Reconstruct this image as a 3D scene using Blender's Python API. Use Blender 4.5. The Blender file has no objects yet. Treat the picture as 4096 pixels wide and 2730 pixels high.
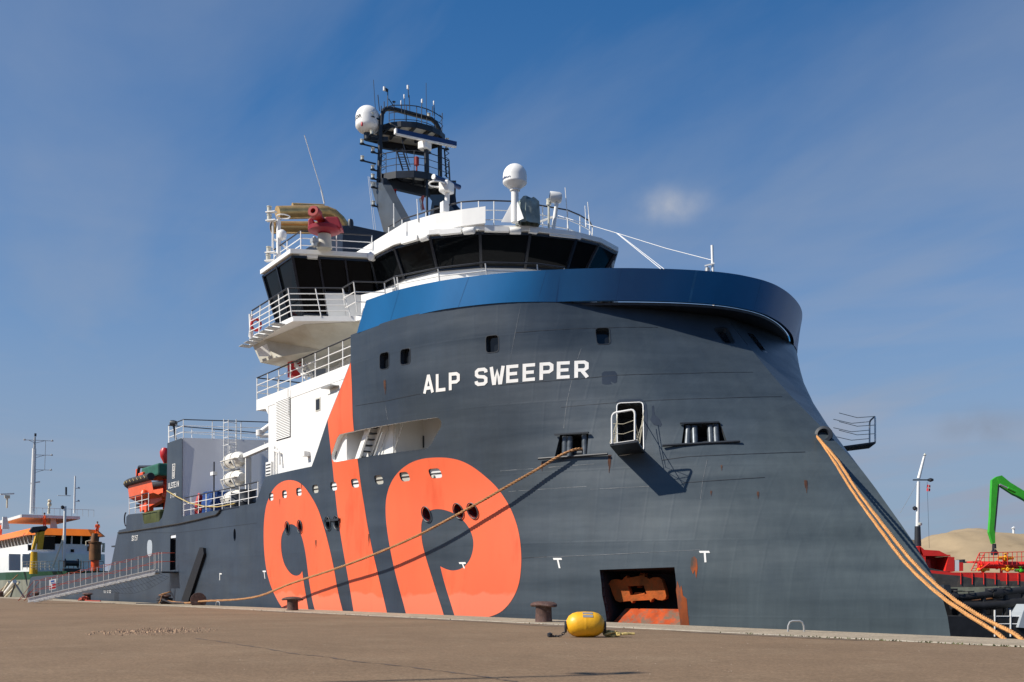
import bpy, bmesh, math, random
from mathutils import Vector, Matrix
from mathutils.geometry import delaunay_2d_cdt
R = math.radians
random.seed(7)
S = bpy.context.scene
COL = S.collection

# ------------------------------------------------------------------ camera, sky, sun, exposure
cam_d = bpy.data.cameras.new('camera')
cam = bpy.data.objects.new('camera', cam_d)
COL.objects.link(cam)
cam.location = (0, 0, 1.0)
cam.rotation_euler = (R(90), 0, R(55.847))
cam_d.sensor_width = 36.0
cam_d.lens = 38.25
cam_d.shift_y = 0.2402
cam_d.clip_start = 0.1
cam_d.clip_end = 6000
S.camera = cam

SUN_EL, SUN_AZ = 42.0, 74.0          # light travels towards azimuth SUN_AZ (from +X towards +Y)
W = bpy.data.worlds.new('World')
S.world = W
W.use_nodes = True
nt = W.node_tree
nt.nodes.clear()
def N(tree, typ, **kw):
    n = tree.nodes.new(typ)
    for k, v in kw.items():
        setattr(n, k, v)
    return n
wo = N(nt, 'ShaderNodeOutputWorld')
bg = N(nt, 'ShaderNodeBackground')
sky = N(nt, 'ShaderNodeTexSky', sky_type='NISHITA')
sky.sun_disc = False
sky.sun_elevation = R(SUN_EL)
# direction to the sun is azimuth SUN_AZ+180 from +X; the sky's rotation is measured from +Y clockwise
sky.sun_rotation = R(90 - (SUN_AZ + 180))
sky.altitude = 0
sky.air_density = 1.0
sky.dust_density = 0.2
sky.ozone_density = 3.0
# thin high cloud: noise on the sky direction, stretched along the horizon
geo = N(nt, 'ShaderNodeTexCoord')
sepd = N(nt, 'ShaderNodeSeparateXYZ')
nt.links.new(geo.outputs['Generated'], sepd.inputs[0])
addz = N(nt, 'ShaderNodeMath', operation='ADD'); addz.inputs[1].default_value = 0.18
nt.links.new(sepd.outputs['Z'], addz.inputs[0])
divx = N(nt, 'ShaderNodeMath', operation='DIVIDE'); divy = N(nt, 'ShaderNodeMath', operation='DIVIDE')
nt.links.new(sepd.outputs['X'], divx.inputs[0]); nt.links.new(addz.outputs[0], divx.inputs[1])
nt.links.new(sepd.outputs['Y'], divy.inputs[0]); nt.links.new(addz.outputs[0], divy.inputs[1])
comb = N(nt, 'ShaderNodeCombineXYZ')
nt.links.new(divx.outputs[0], comb.inputs[0]); nt.links.new(divy.outputs[0], comb.inputs[1])
mapp = N(nt, 'ShaderNodeMapping')
mapp.inputs['Rotation'].default_value = (0, 0, R(38))
mapp.inputs['Scale'].default_value = (0.55, 1.5, 1)
mapp.inputs['Location'].default_value = (3.1, 1.7, 0)
nt.links.new(comb.outputs[0], mapp.inputs[0])
n1 = N(nt, 'ShaderNodeTexNoise'); n1.inputs['Scale'].default_value = 1.0; n1.inputs['Detail'].default_value = 7
n1.inputs['Roughness'].default_value = 0.52; n1.inputs['Distortion'].default_value = 0.35
nt.links.new(mapp.outputs[0], n1.inputs['Vector'])
cr = N(nt, 'ShaderNodeValToRGB')
cr.color_ramp.elements[0].position = 0.47; cr.color_ramp.elements[1].position = 0.80
nt.links.new(n1.outputs['Fac'], cr.inputs[0])
# pale veil that thickens towards the horizon, with the cirrus on top of it
hz = N(nt, 'ShaderNodeValToRGB')
els = hz.color_ramp.elements
els[0].position = 0.0; els[0].color = (0.92, 0.92, 0.92, 1)
els[1].position = 0.55; els[1].color = (0, 0, 0, 1)
for p_, v_ in ((0.12, 0.80), (0.20, 0.56), (0.29, 0.30), (0.41, 0.09)):
    e_ = els.new(p_); e_.color = (v_, v_, v_, 1)
nt.links.new(sepd.outputs['Z'], hz.inputs[0])
mulc = N(nt, 'ShaderNodeMath', operation='MULTIPLY'); mulc.inputs[1].default_value = 0.62
nt.links.new(cr.outputs['Color'], mulc.inputs[0])
addc = N(nt, 'ShaderNodeMath', operation='ADD'); addc.use_clamp = True
nt.links.new(mulc.outputs[0], addc.inputs[0]); nt.links.new(hz.outputs['Color'], addc.inputs[1])
hs = N(nt, 'ShaderNodeMix', data_type='RGBA', blend_type='MULTIPLY'); hs.inputs['Factor'].default_value = 1.0
hs.inputs['B'].default_value = (0.21, 0.74, 1.12, 1)
nt.links.new(sky.outputs[0], hs.inputs['A'])
mixc = N(nt, 'ShaderNodeMix', data_type='RGBA')
mixc.inputs['B'].default_value = (3.02, 3.6, 4.7, 1)
nt.links.new(addc.outputs[0], mixc.inputs['Factor'])
nt.links.new(hs.outputs['Result'], mixc.inputs['A'])
# low bands of stratus near the horizon and two small clouds
mlow = N(nt, 'ShaderNodeMapping'); mlow.inputs['Scale'].default_value = (1.6, 1.6, 15); nt.links.new(geo.outputs['Generated'], mlow.inputs[0])
nlow = N(nt, 'ShaderNodeTexNoise'); nlow.inputs['Scale'].default_value = 1.3; nlow.inputs['Detail'].default_value = 6; nlow.inputs['Roughness'].default_value = .5; nt.links.new(mlow.outputs[0], nlow.inputs['Vector'])
rlow = N(nt, 'ShaderNodeMapRange'); rlow.inputs['From Min'].default_value = .46; rlow.inputs['From Max'].default_value = .72; rlow.inputs['To Max'].default_value = .62; nt.links.new(nlow.outputs['Fac'], rlow.inputs[0])
hlow = N(nt, 'ShaderNodeMapRange'); hlow.inputs['From Min'].default_value = .36; hlow.inputs['From Max'].default_value = .06; nt.links.new(sepd.outputs['Z'], hlow.inputs[0])
flow = N(nt, 'ShaderNodeMath', operation='MULTIPLY'); nt.links.new(rlow.outputs[0], flow.inputs[0]); nt.links.new(hlow.outputs[0], flow.inputs[1])
last = N(nt, 'ShaderNodeMix', data_type='RGBA'); last.inputs['B'].default_value = (4.1, 4.25, 4.95, 1); nt.links.new(flow.outputs[0], last.inputs['Factor']); nt.links.new(mixc.outputs['Result'], last.inputs['A'])
for (cx_, cy_, cz_), rad_, col_, amt_, sc_ in (((-.697, .637, .328), .035, (5.0, 5.2, 5.7, 1), .62, 26), ((-.532, .836, .135), .035, (2.3, 2.6, 3.3, 1), .75, 22)):
    sv_ = N(nt, 'ShaderNodeVectorMath', operation='SUBTRACT'); sv_.inputs[1].default_value = (cx_, cy_, cz_); nt.links.new(geo.outputs['Generated'], sv_.inputs[0])
    sc2 = N(nt, 'ShaderNodeVectorMath', operation='MULTIPLY'); sc2.inputs[1].default_value = (1, 1, 2.2); nt.links.new(sv_.outputs[0], sc2.inputs[0])
    ln = N(nt, 'ShaderNodeVectorMath', operation='LENGTH'); nt.links.new(sc2.outputs[0], ln.inputs[0])
    mk = N(nt, 'ShaderNodeMapRange', interpolation_type='SMOOTHSTEP'); mk.inputs['From Min'].default_value = rad_*1.5; mk.inputs['From Max'].default_value = 0; nt.links.new(ln.outputs['Value'], mk.inputs[0])
    nc = N(nt, 'ShaderNodeTexNoise'); nc.inputs['Scale'].default_value = sc_; nc.inputs['Detail'].default_value = 6; nt.links.new(geo.outputs['Generated'], nc.inputs['Vector'])
    rc_ = N(nt, 'ShaderNodeMapRange'); rc_.inputs['From Min'].default_value = .35; rc_.inputs['From Max'].default_value = .7; rc_.inputs['To Max'].default_value = amt_; nt.links.new(nc.outputs['Fac'], rc_.inputs[0])
    fc = N(nt, 'ShaderNodeMath', operation='MULTIPLY'); nt.links.new(mk.outputs[0], fc.inputs[0]); nt.links.new(rc_.outputs[0], fc.inputs[1])
    mm_ = N(nt, 'ShaderNodeMix', data_type='RGBA'); mm_.inputs['B'].default_value = col_; nt.links.new(fc.outputs[0], mm_.inputs['Factor']); nt.links.new(last.outputs['Result'], mm_.inputs['A']); last = mm_
nt.links.new(last.outputs['Result'], bg.inputs['Color'])
bg.inputs['Strength'].default_value = 0.085
nt.links.new(bg.outputs[0], wo.inputs[0])

sun_d = bpy.data.lights.new('sun', 'SUN')
sun_d.energy = 5.0
sun_d.angle = R(0.53)
sun_d.color = (1.0, 0.94, 0.84)
sun = bpy.data.objects.new('sun', sun_d)
COL.objects.link(sun)
ld = Vector((math.cos(R(SUN_AZ))*math.cos(R(SUN_EL)), math.sin(R(SUN_AZ))*math.cos(R(SUN_EL)), -math.sin(R(SUN_EL))))
sun.rotation_euler = ld.to_track_quat('-Z', 'Y').to_euler()

vs = S.view_settings
vs.view_transform = 'Standard'
vs.look = 'None'
vs.exposure = 0.25
vs.gamma = 1.0
vs.use_curve_mapping = False
S.render.engine = 'CYCLES'
S.cycles.max_bounces = 6

# ------------------------------------------------------------------ materials
def mat(name, col, rough=0.6, metal=0.0, var=0.12, scale=3.0, streak=1.0, bump=0.0, bscale=30.0, col2=None, spec=0.5, wear=None, wscale=1.0, wpos=(0.62, 0.75), coat=0.0):
    """painted / weathered surface: colour varied by noise (streak>1 stretches it vertically), optional second wear colour"""
    m = bpy.data.materials.new(name)
    m.use_nodes = True
    t = m.node_tree
    b = t.nodes['Principled BSDF']
    b.inputs['Roughness'].default_value = rough
    b.inputs['Metallic'].default_value = metal
    b.inputs['Specular IOR Level'].default_value = spec
    b.inputs['Coat Weight'].default_value = coat
    tc = N(t, 'ShaderNodeTexCoord')
    mp = N(t, 'ShaderNodeMapping')
    mp.inputs['Scale'].default_value = (1, 1, 1/streak)
    t.links.new(tc.outputs['Object'], mp.inputs[0])
    nz = N(t, 'ShaderNodeTexNoise')
    nz.inputs['Scale'].default_value = scale
    nz.inputs['Detail'].default_value = 6
    nz.inputs['Roughness'].default_value = 0.6
    t.links.new(mp.outputs[0], nz.inputs['Vector'])
    mx = N(t, 'ShaderNodeMix', data_type='RGBA')
    c2 = col2 or tuple(min(1, c*(1+var)) for c in col)
    c1 = col if col2 else tuple(c*(1-var) for c in col)
    mx.inputs['A'].default_value = (*c1, 1)
    mx.inputs['B'].default_value = (*c2, 1)
    mr = N(t, 'ShaderNodeMapRange')
    mr.inputs['From Min'].default_value = 0.32; mr.inputs['From Max'].default_value = 0.68
    t.links.new(nz.outputs['Fac'], mr.inputs[0])
    t.links.new(mr.outputs[0], mx.inputs['Factor'])
    out = mx.outputs['Result']
    if wear:
        nw = N(t, 'ShaderNodeTexNoise')
        nw.inputs['Scale'].default_value = wscale
        nw.inputs['Detail'].default_value = 8
        nw.inputs['Roughness'].default_value = 0.65
        mp2 = N(t, 'ShaderNodeMapping'); mp2.inputs['Scale'].default_value = (1, 1, 1/streak); mp2.inputs['Location'].default_value = (5, 9, 2)
        t.links.new(tc.outputs['Object'], mp2.inputs[0]); t.links.new(mp2.outputs[0], nw.inputs['Vector'])
        mr2 = N(t, 'ShaderNodeMapRange')
        mr2.inputs['From Min'].default_value = wpos[0]; mr2.inputs['From Max'].default_value = wpos[1]
        t.links.new(nw.outputs['Fac'], mr2.inputs[0])
        m2 = N(t, 'ShaderNodeMix', data_type='RGBA')
        m2.inputs['B'].default_value = (*wear, 1)
        t.links.new(mr2.outputs[0], m2.inputs['Factor']); t.links.new(out, m2.inputs['A'])
        out = m2.outputs['Result']
    t.links.new(out, b.inputs['Base Color'])
    if bump:
        nb = N(t, 'ShaderNodeTexNoise'); nb.inputs['Scale'].default_value = bscale; nb.inputs['Detail'].default_value = 5
        t.links.new(tc.outputs['Object'], nb.inputs['Vector'])
        bp = N(t, 'ShaderNodeBump'); bp.inputs['Strength'].default_value = bump; bp.inputs['Distance'].default_value = 0.02
        t.links.new(nb.outputs['Fac'], bp.inputs['Height'])
        t.links.new(bp.outputs[0], b.inputs['Normal'])
    return m

M = {}
M['hull'] = mat('hull_paint', (0.028, 0.040, 0.058), 0.38, var=0.24, scale=0.28, streak=2.0, wear=(0.046, 0.059, 0.071), wscale=0.3, wpos=(0.42, 0.78))
def hull_weathering(m):
    # paler grey-green tone that grows towards the bow and the waterline, fine vertical run-off streaks, hungry-horse dents
    t = m.node_tree; b = t.nodes['Principled BSDF']; src = b.inputs['Base Color'].links[0].from_socket
    tc = N(t, 'ShaderNodeTexCoord'); sp = N(t, 'ShaderNodeSeparateXYZ'); t.links.new(tc.outputs['Object'], sp.inputs[0])
    gx = N(t, 'ShaderNodeMapRange'); gx.inputs['From Min'].default_value = 22; gx.inputs['From Max'].default_value = 38; t.links.new(sp.outputs['X'], gx.inputs[0])
    gz = N(t, 'ShaderNodeMapRange'); gz.inputs['From Min'].default_value = 11; gz.inputs['From Max'].default_value = 0; gz.inputs['To Min'].default_value = .35; t.links.new(sp.outputs['Z'], gz.inputs[0])
    g = N(t, 'ShaderNodeMath', operation='MULTIPLY'); t.links.new(gx.outputs[0], g.inputs[0]); t.links.new(gz.outputs[0], g.inputs[1])
    mp = N(t, 'ShaderNodeMapping'); mp.inputs['Scale'].default_value = (1.6, 1.6, .07); t.links.new(tc.outputs['Object'], mp.inputs[0])
    nz = N(t, 'ShaderNodeTexNoise'); nz.inputs['Scale'].default_value = 1.6; nz.inputs['Detail'].default_value = 7; nz.inputs['Roughness'].default_value = .65; t.links.new(mp.outputs[0], nz.inputs['Vector'])
    st = N(t, 'ShaderNodeMapRange'); st.inputs['From Min'].default_value = .38; st.inputs['From Max'].default_value = .72; t.links.new(nz.outputs['Fac'], st.inputs[0])
    ad = N(t, 'ShaderNodeMath', operation='MULTIPLY_ADD'); ad.inputs[1].default_value = .12; ad.inputs[2].default_value = .62; t.links.new(st.outputs[0], ad.inputs[0])
    f = N(t, 'ShaderNodeMath', operation='MULTIPLY'); t.links.new(g.outputs[0], f.inputs[0]); t.links.new(ad.outputs[0], f.inputs[1])
    mx = N(t, 'ShaderNodeMix', data_type='RGBA'); mx.inputs['B'].default_value = (.096, .119, .118, 1); t.links.new(f.outputs[0], mx.inputs['Factor']); t.links.new(src, mx.inputs['A'])
    # mottled sheen put into colour and roughness as bands along the waterlines
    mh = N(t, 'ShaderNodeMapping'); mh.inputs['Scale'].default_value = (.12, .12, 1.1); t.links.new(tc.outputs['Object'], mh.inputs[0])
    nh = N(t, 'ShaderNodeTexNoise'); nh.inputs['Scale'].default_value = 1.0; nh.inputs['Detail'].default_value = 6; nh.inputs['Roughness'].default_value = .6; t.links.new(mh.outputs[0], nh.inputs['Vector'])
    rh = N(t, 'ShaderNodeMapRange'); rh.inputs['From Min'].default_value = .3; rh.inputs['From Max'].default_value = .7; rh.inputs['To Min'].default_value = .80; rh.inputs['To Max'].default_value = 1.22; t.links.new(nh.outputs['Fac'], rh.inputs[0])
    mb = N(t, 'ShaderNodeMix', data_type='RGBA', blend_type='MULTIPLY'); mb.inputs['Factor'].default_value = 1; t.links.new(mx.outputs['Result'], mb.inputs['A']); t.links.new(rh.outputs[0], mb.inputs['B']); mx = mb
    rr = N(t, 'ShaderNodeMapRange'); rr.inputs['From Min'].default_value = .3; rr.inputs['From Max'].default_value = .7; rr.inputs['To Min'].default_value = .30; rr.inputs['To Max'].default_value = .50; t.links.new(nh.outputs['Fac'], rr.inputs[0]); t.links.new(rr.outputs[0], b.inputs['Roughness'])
    m2 = N(t, 'ShaderNodeMix', data_type='RGBA', blend_type='MULTIPLY'); m2.inputs['Factor'].default_value = 1
    s2 = N(t, 'ShaderNodeMapRange'); s2.inputs['From Min'].default_value = .3; s2.inputs['From Max'].default_value = .7; s2.inputs['To Min'].default_value = .93; s2.inputs['To Max'].default_value = 1.07; t.links.new(nz.outputs['Fac'], s2.inputs[0])
    t.links.new(mx.outputs['Result'], m2.inputs['A']); t.links.new(s2.outputs[0], m2.inputs['B']); t.links.new(m2.outputs['Result'], b.inputs['Base Color'])
    nb = N(t, 'ShaderNodeTexNoise'); nb.inputs['Scale'].default_value = 0.55; nb.inputs['Detail'].default_value = 3; t.links.new(tc.outputs['Object'], nb.inputs['Vector'])
    br = N(t, 'ShaderNodeTexBrick'); br.inputs['Scale'].default_value = 1; br.inputs['Brick Width'].default_value = 0.8; br.inputs['Row Height'].default_value = 2.6; br.inputs['Mortar Size'].default_value = .06; br.inputs['Mortar Smooth'].default_value = 1.0
    cb = N(t, 'ShaderNodeCombineXYZ'); t.links.new(sp.outputs['X'], cb.inputs[0]); t.links.new(sp.outputs['Z'], cb.inputs[1]); t.links.new(cb.outputs[0], br.inputs['Vector'])
    hm = N(t, 'ShaderNodeMath', operation='MULTIPLY_ADD'); hm.inputs[1].default_value = .06; t.links.new(br.outputs['Fac'], hm.inputs[0]); t.links.new(nb.outputs['Fac'], hm.inputs[2])
    bp = N(t, 'ShaderNodeBump'); bp.inputs['Strength'].default_value = .35; bp.inputs['Distance'].default_value = .06; t.links.new(hm.outputs[0], bp.inputs['Height']); t.links.new(bp.outputs[0], b.inputs['Normal'])
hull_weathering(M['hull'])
M['hull_dark'] = mat('dark_steel_paint', (0.022, 0.027, 0.035), 0.5, var=0.3, scale=2)
M['orange'] = mat('orange_paint', (0.80, 0.128, 0.044), 0.5, var=0.09, scale=0.5, streak=4, wear=(0.68, 0.080, 0.020), wscale=0.7, wpos=(0.55, 0.72), bump=0.06, bscale=0.9)
def faded_foot(m, z0, col, f):
    # paint rubbed pale below a fender line
    t = m.node_tree; b = t.nodes['Principled BSDF']; src = b.inputs['Base Color'].links[0].from_socket
    tc = N(t, 'ShaderNodeTexCoord'); sp = N(t, 'ShaderNodeSeparateXYZ'); t.links.new(tc.outputs['Object'], sp.inputs[0])
    nz = N(t, 'ShaderNodeTexNoise'); nz.inputs['Scale'].default_value = .8; nz.inputs['Detail'].default_value = 4; t.links.new(tc.outputs['Object'], nz.inputs['Vector'])
    ma = N(t, 'ShaderNodeMath', operation='MULTIPLY_ADD'); ma.inputs[1].default_value = .9; t.links.new(nz.outputs['Fac'], ma.inputs[0]); t.links.new(sp.outputs['Z'], ma.inputs[2])
    mr = N(t, 'ShaderNodeMapRange'); mr.inputs['From Min'].default_value = z0+.45; mr.inputs['From Max'].default_value = z0+.35; mr.inputs['To Max'].default_value = f; t.links.new(ma.outputs[0], mr.inputs[0])
    mx = N(t, 'ShaderNodeMix', data_type='RGBA'); mx.inputs['B'].default_value = (*col, 1); t.links.new(mr.outputs[0], mx.inputs['Factor']); t.links.new(src, mx.inputs['A']); t.links.new(mx.outputs['Result'], b.inputs['Base Color'])
faded_foot(M['orange'], 0.75, (0.84, 0.22, 0.12), .6)
M['blue'] = mat('blue_paint', (0.005, 0.120, 0.315), 0.36, var=0.10, scale=0.5, streak=2, wear=(0.012, 0.14, 0.32), wscale=0.6, bump=0.05, bscale=0.9)
M['white'] = mat('white_paint', (0.80, 0.79, 0.76), 0.45, var=0.04, scale=1.2, streak=3, wear=(0.68, 0.64, 0.55), wscale=1.2, wpos=(0.62, 0.85))
M['lettering'] = mat('white_lettering', (0.82, 0.80, 0.76), 0.5, var=0.05, scale=2, wear=(0.6, 0.45, 0.28), wscale=1.5, wpos=(0.62, 0.8))
M['black'] = mat('black_void', (0.006, 0.006, 0.008), 0.6, var=0.2)
M['mast_leg'] = mat('mast_leg_paint', (0.062, 0.074, 0.088), 0.4, var=0.15, scale=1)
M['mast'] = mat('mast_paint', (0.012, 0.015, 0.021), 0.4, var=0.3, scale=2)
M['steel_grey'] = mat('grey_casing_paint', (0.36, 0.40, 0.44), 0.5, var=0.06, scale=0.7, streak=2)
M['rust'] = mat('rust', (0.36, 0.088, 0.012), 0.9, var=0.3, scale=2.5, wear=(0.58, 0.10, 0.010), wscale=2, wpos=(0.42, 0.62), bump=0.5, bscale=12)
M['red'] = mat('red_paint', (0.52, 0.015, 0.018), 0.4, var=0.12, scale=2)
M['rope'] = mat('rope_fibre', (0.36, 0.18, 0.075), 0.9, var=0.3, scale=14, bump=0.6, bscale=60)
M['asphalt'] = mat('asphalt', (0.200, 0.134, 0.082), 0.95, var=0.12, scale=0.3, wear=(0.245, 0.172, 0.108), wscale=0.5, wpos=(0.5, 0.8), bump=0.35, bscale=55, spec=0.2)
def speckle(m, scale, lo, hi, amt):
    t = m.node_tree; b = t.nodes['Principled BSDF']; src = b.inputs['Base Color'].links[0].from_socket
    tc = N(t, 'ShaderNodeTexCoord'); nz = N(t, 'ShaderNodeTexNoise'); nz.inputs['Scale'].default_value = scale; nz.inputs['Detail'].default_value = 3; nz.inputs['Roughness'].default_value = 0.7
    t.links.new(tc.outputs['Object'], nz.inputs['Vector'])
    mr = N(t, 'ShaderNodeMapRange'); mr.inputs['From Min'].default_value = 0.3; mr.inputs['From Max'].default_value = 0.7; mr.inputs['To Min'].default_value = lo; mr.inputs['To Max'].default_value = hi
    t.links.new(nz.outputs['Fac'], mr.inputs[0])
    mx = N(t, 'ShaderNodeMix', data_type='RGBA', blend_type='MULTIPLY'); mx.inputs['Factor'].default_value = amt
    t.links.new(src, mx.inputs['A']); t.links.new(mr.outputs[0], mx.inputs['B']); t.links.new(mx.outputs['Result'], b.inputs['Base Color'])
speckle(M['asphalt'], 22, 0.68, 1.32, 1.0)
speckle(M['asphalt'], 5.0, 0.88, 1.12, 1.0)
M['capping'] = mat('quay_capping', (0.34, 0.275, 0.195), 0.95, var=0.2, scale=1.0, wear=(0.29, 0.24, 0.18), wscale=2.5, wpos=(0.5, 0.7), bump=0.5, bscale=20, spec=0.25)
speckle(M['capping'], 14, 0.7, 1.3, 1.0)
M['quay_wall'] = mat('quay_wall_concrete', (0.2, 0.18, 0.15), 0.9, var=0.3, scale=0.8, streak=4)
M['glass'] = mat('dark_glass', (0.004, 0.005, 0.006), 0.05, var=0.1, spec=0.1)

def water_mat():
    m = mat('harbour_water', (0.012, 0.022, 0.026), 0.06, var=0.2, scale=0.1)
    t = m.node_tree; b = t.nodes['Principled BSDF']
    tc = N(t, 'ShaderNodeTexCoord'); nb = N(t, 'ShaderNodeTexNoise'); nb.inputs['Scale'].default_value = 0.9; nb.inputs['Detail'].default_value = 6
    bp = N(t, 'ShaderNodeBump'); bp.inputs['Strength'].default_value = 0.5; bp.inputs['Distance'].default_value = 0.15
    t.links.new(tc.outputs['Object'], nb.inputs['Vector']); t.links.new(nb.outputs['Fac'], bp.inputs['Height']); t.links.new(bp.outputs[0], b.inputs['Normal'])
    return m
M['water'] = water_mat()

# ------------------------------------------------------------------ mesh builder and object helpers
class MB:
    def __init__(s): s.v = []; s.f = []; s.sm = []
    def add(s, vs, fs, smooth=False):
        o = len(s.v); s.v += [tuple(v) for v in vs]
        for f in fs: s.f.append([i+o for i in f]); s.sm.append(smooth)
        return s
    def quad(s, a, b, c, d): return s.add([a, b, c, d], [(0, 1, 2, 3)])
    def box(s, c, size, rz=0.0, m=None):
        x, y, z = [k/2 for k in size]
        vs = [Vector((sx*x, sy*y, sz*z)) for sz in (-1, 1) for sx, sy in ((-1, -1), (1, -1), (1, 1), (-1, 1))]
        if m is None: m = Matrix.Rotation(rz, 3, 'Z')
        vs = [m @ v + Vector(c) for v in vs]
        return s.add(vs, [(3, 2, 1, 0), (4, 5, 6, 7), (0, 1, 5, 4), (1, 2, 6, 5), (2, 3, 7, 6), (3, 0, 4, 7)])
    def span(s, x0, x1, y0, y1, z0, z1): return s.box(((x0+x1)/2, (y0+y1)/2, (z0+z1)/2), (abs(x1-x0), abs(y1-y0), abs(z1-z0)))
    def frame(s, p0, p1, up=(0, 0, 1)):
        d = (Vector(p1)-Vector(p0)); L = d.length; d.normalize(); u = Vector(up)
        if abs(d.dot(u)) > 0.98: u = Vector((1, 0, 0))
        x = u.cross(d).normalized(); y = d.cross(x)
        return d, x, y
    def beam(s, p0, p1, w, h, up=(0, 0, 1)):
        d, x, y = s.frame(p0, p1, up); vs = []
        for p in (Vector(p0), Vector(p1)):
            for a, b in ((-1, -1), (1, -1), (1, 1), (-1, 1)): vs.append(p+x*a*w/2+y*b*h/2)
        return s.add(vs, [(3, 2, 1, 0), (4, 5, 6, 7), (0, 1, 5, 4), (1, 2, 6, 5), (2, 3, 7, 6), (3, 0, 4, 7)])
    def tube(s, p0, p1, r, n=8, r1=None, caps=True):
        r1 = r if r1 is None else r1
        d, x, y = s.frame(p0, p1); vs = []
        for p, q in ((Vector(p0), r), (Vector(p1), r1)):
            for k in range(n):
                a = 2*math.pi*k/n; vs.append(p+x*math.cos(a)*q+y*math.sin(a)*q)
        s.add(vs, [(k, (k+1) % n, n+(k+1) % n, n+k) for k in range(n)], True)
        if caps: s.add(vs, [tuple(range(n))[::-1], tuple(range(n, 2*n))])
        return s
    def path(s, pts, r, n=6, closed=False, rf=None):
        P = [Vector(p) for p in pts]; m = len(P); vs = []; px = None
        for i, p in enumerate(P):
            a = P[(i-1) % m] if (closed or i > 0) else p; b = P[(i+1) % m] if (closed or i < m-1) else p
            d = (b-a).normalized()
            if px is None:
                u = Vector((0, 0, 1)) if abs(d.z) < 0.95 else Vector((1, 0, 0)); x = u.cross(d).normalized()
            else:
                x = (px-d*px.dot(d)).normalized()
            px = x; y = d.cross(x); q = rf(i/(m-1)) if rf else r
            for k in range(n):
                t = 2*math.pi*k/n; vs.append(p+x*math.cos(t)*q+y*math.sin(t)*q)
        fs = []
        for i in range(m if closed else m-1):
            j = (i+1) % m
            fs += [(i*n+k, i*n+(k+1) % n, j*n+(k+1) % n, j*n+k) for k in range(n)]
        s.add(vs, fs, True)
        if not closed: s.add(vs, [tuple(range(n))[::-1], tuple(range((m-1)*n, m*n))])
        return s
    def lathe(s, prof, c, n=24, axis=(0, 0, 1), smooth=True):
        """prof: (radius, height along axis) pairs"""
        ax = Vector(axis).normalized(); u = Vector((1, 0, 0)) if abs(ax.x) < 0.9 else Vector((0, 1, 0))
        x = ax.cross(u).normalized(); y = ax.cross(x); c = Vector(c); vs = []
        for r, z in prof:
            for k in range(n):
                a = 2*math.pi*k/n; vs.append(c+ax*z+x*math.cos(a)*r+y*math.sin(a)*r)
        m = len(prof)
        s.add(vs, [(i*n+k, i*n+(k+1) % n, (i+1)*n+(k+1) % n, (i+1)*n+k) for i in range(m-1) for k in range(n)], smooth)
        if prof[0][0] > 1e-6: s.add(vs, [tuple(range(n))[::-1]])
        if prof[-1][0] > 1e-6: s.add(vs, [tuple(range((m-1)*n, m*n))])
        return s
    def prism(s, poly, z0, z1):
        n = len(poly); vs = [(p[0], p[1], z0) for p in poly]+[(p[0], p[1], z1) for p in poly]
        return s.add(vs, [tuple(range(n))[::-1], tuple(range(n, 2*n))]+[(k, (k+1) % n, n+(k+1) % n, n+k) for k in range(n)])
    def extrude(s, poly3, vec):
        n = len(poly3); v = Vector(vec); vs = [Vector(p) for p in poly3]+[Vector(p)+v for p in poly3]
        return s.add(vs, [tuple(range(n))[::-1], tuple(range(n, 2*n))]+[(k, (k+1) % n, n+(k+1) % n, n+k) for k in range(n)])
    def loft(s, rows, closed=False, smooth=False):
        n = len(rows[0]); vs = [p for r in rows for p in r]; fs = []
        for i in range(len(rows)-1):
            for k in range(n if closed else n-1):
                fs.append((i*n+k, i*n+(k+1) % n, (i+1)*n+(k+1) % n, (i+1)*n+k))
        return s.add(vs, fs, smooth)
    def build(s, name, m, parent=None, fix=True, bevel=0.0):
        o = Vector((0, 0, 0)); p = parent
        while p is not None: o += p.location; p = p.parent
        me = bpy.data.meshes.new(name)
        me.from_pydata([tuple(Vector(v)-o) for v in s.v], [], s.f)
        me.materials.append(M[m] if isinstance(m, str) else m)
        me.polygons.foreach_set('use_smooth', s.sm)
        if fix:
            bm = bmesh.new(); bm.from_mesh(me)
            bmesh.ops.remove_doubles(bm, verts=bm.verts, dist=1e-5)
            bmesh.ops.recalc_face_normals(bm, faces=bm.faces)
            bm.to_mesh(me); bm.free()
        ob = bpy.data.objects.new(name, me); COL.objects.link(ob)
        if parent is not None: ob.parent = parent
        if any(s.sm):
            try: me.set_sharp_from_angle(angle=R(40))
            except Exception: pass
        if bevel:
            b = ob.modifiers.new('bevel', 'BEVEL'); b.width = bevel; b.segments = 2; b.limit_method = 'ANGLE'
        return ob

def tag(o, label=None, cat=None, group=None, kind=None):
    if label: o['label'] = label
    if cat: o['category'] = cat
    if group: o['group'] = group
    if kind: o['kind'] = kind
    return o
def thing(name, loc, label, cat, group=None):
    e = bpy.data.objects.new(name, None); COL.objects.link(e); e.location = loc
    e.empty_display_size = 0.3
    return tag(e, label, cat, group)
def copy_tree(o, parent=None):
    q = o.copy(); COL.objects.link(q)
    if parent is not None: q.parent = parent
    for ch in list(o.children): copy_tree(ch, q)
    return q
def lerp(a, b, t): return tuple(x+(y-x)*t for x, y in zip(a, b))
def arc(c, r, a0, a1, n, z=None):
    return [(c[0]+r*math.cos(R(a0+(a1-a0)*k/n)), c[1]+r*math.sin(R(a0+(a1-a0)*k/n)))+(() if z is None else (z,)) for k in range(n+1)]

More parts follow.
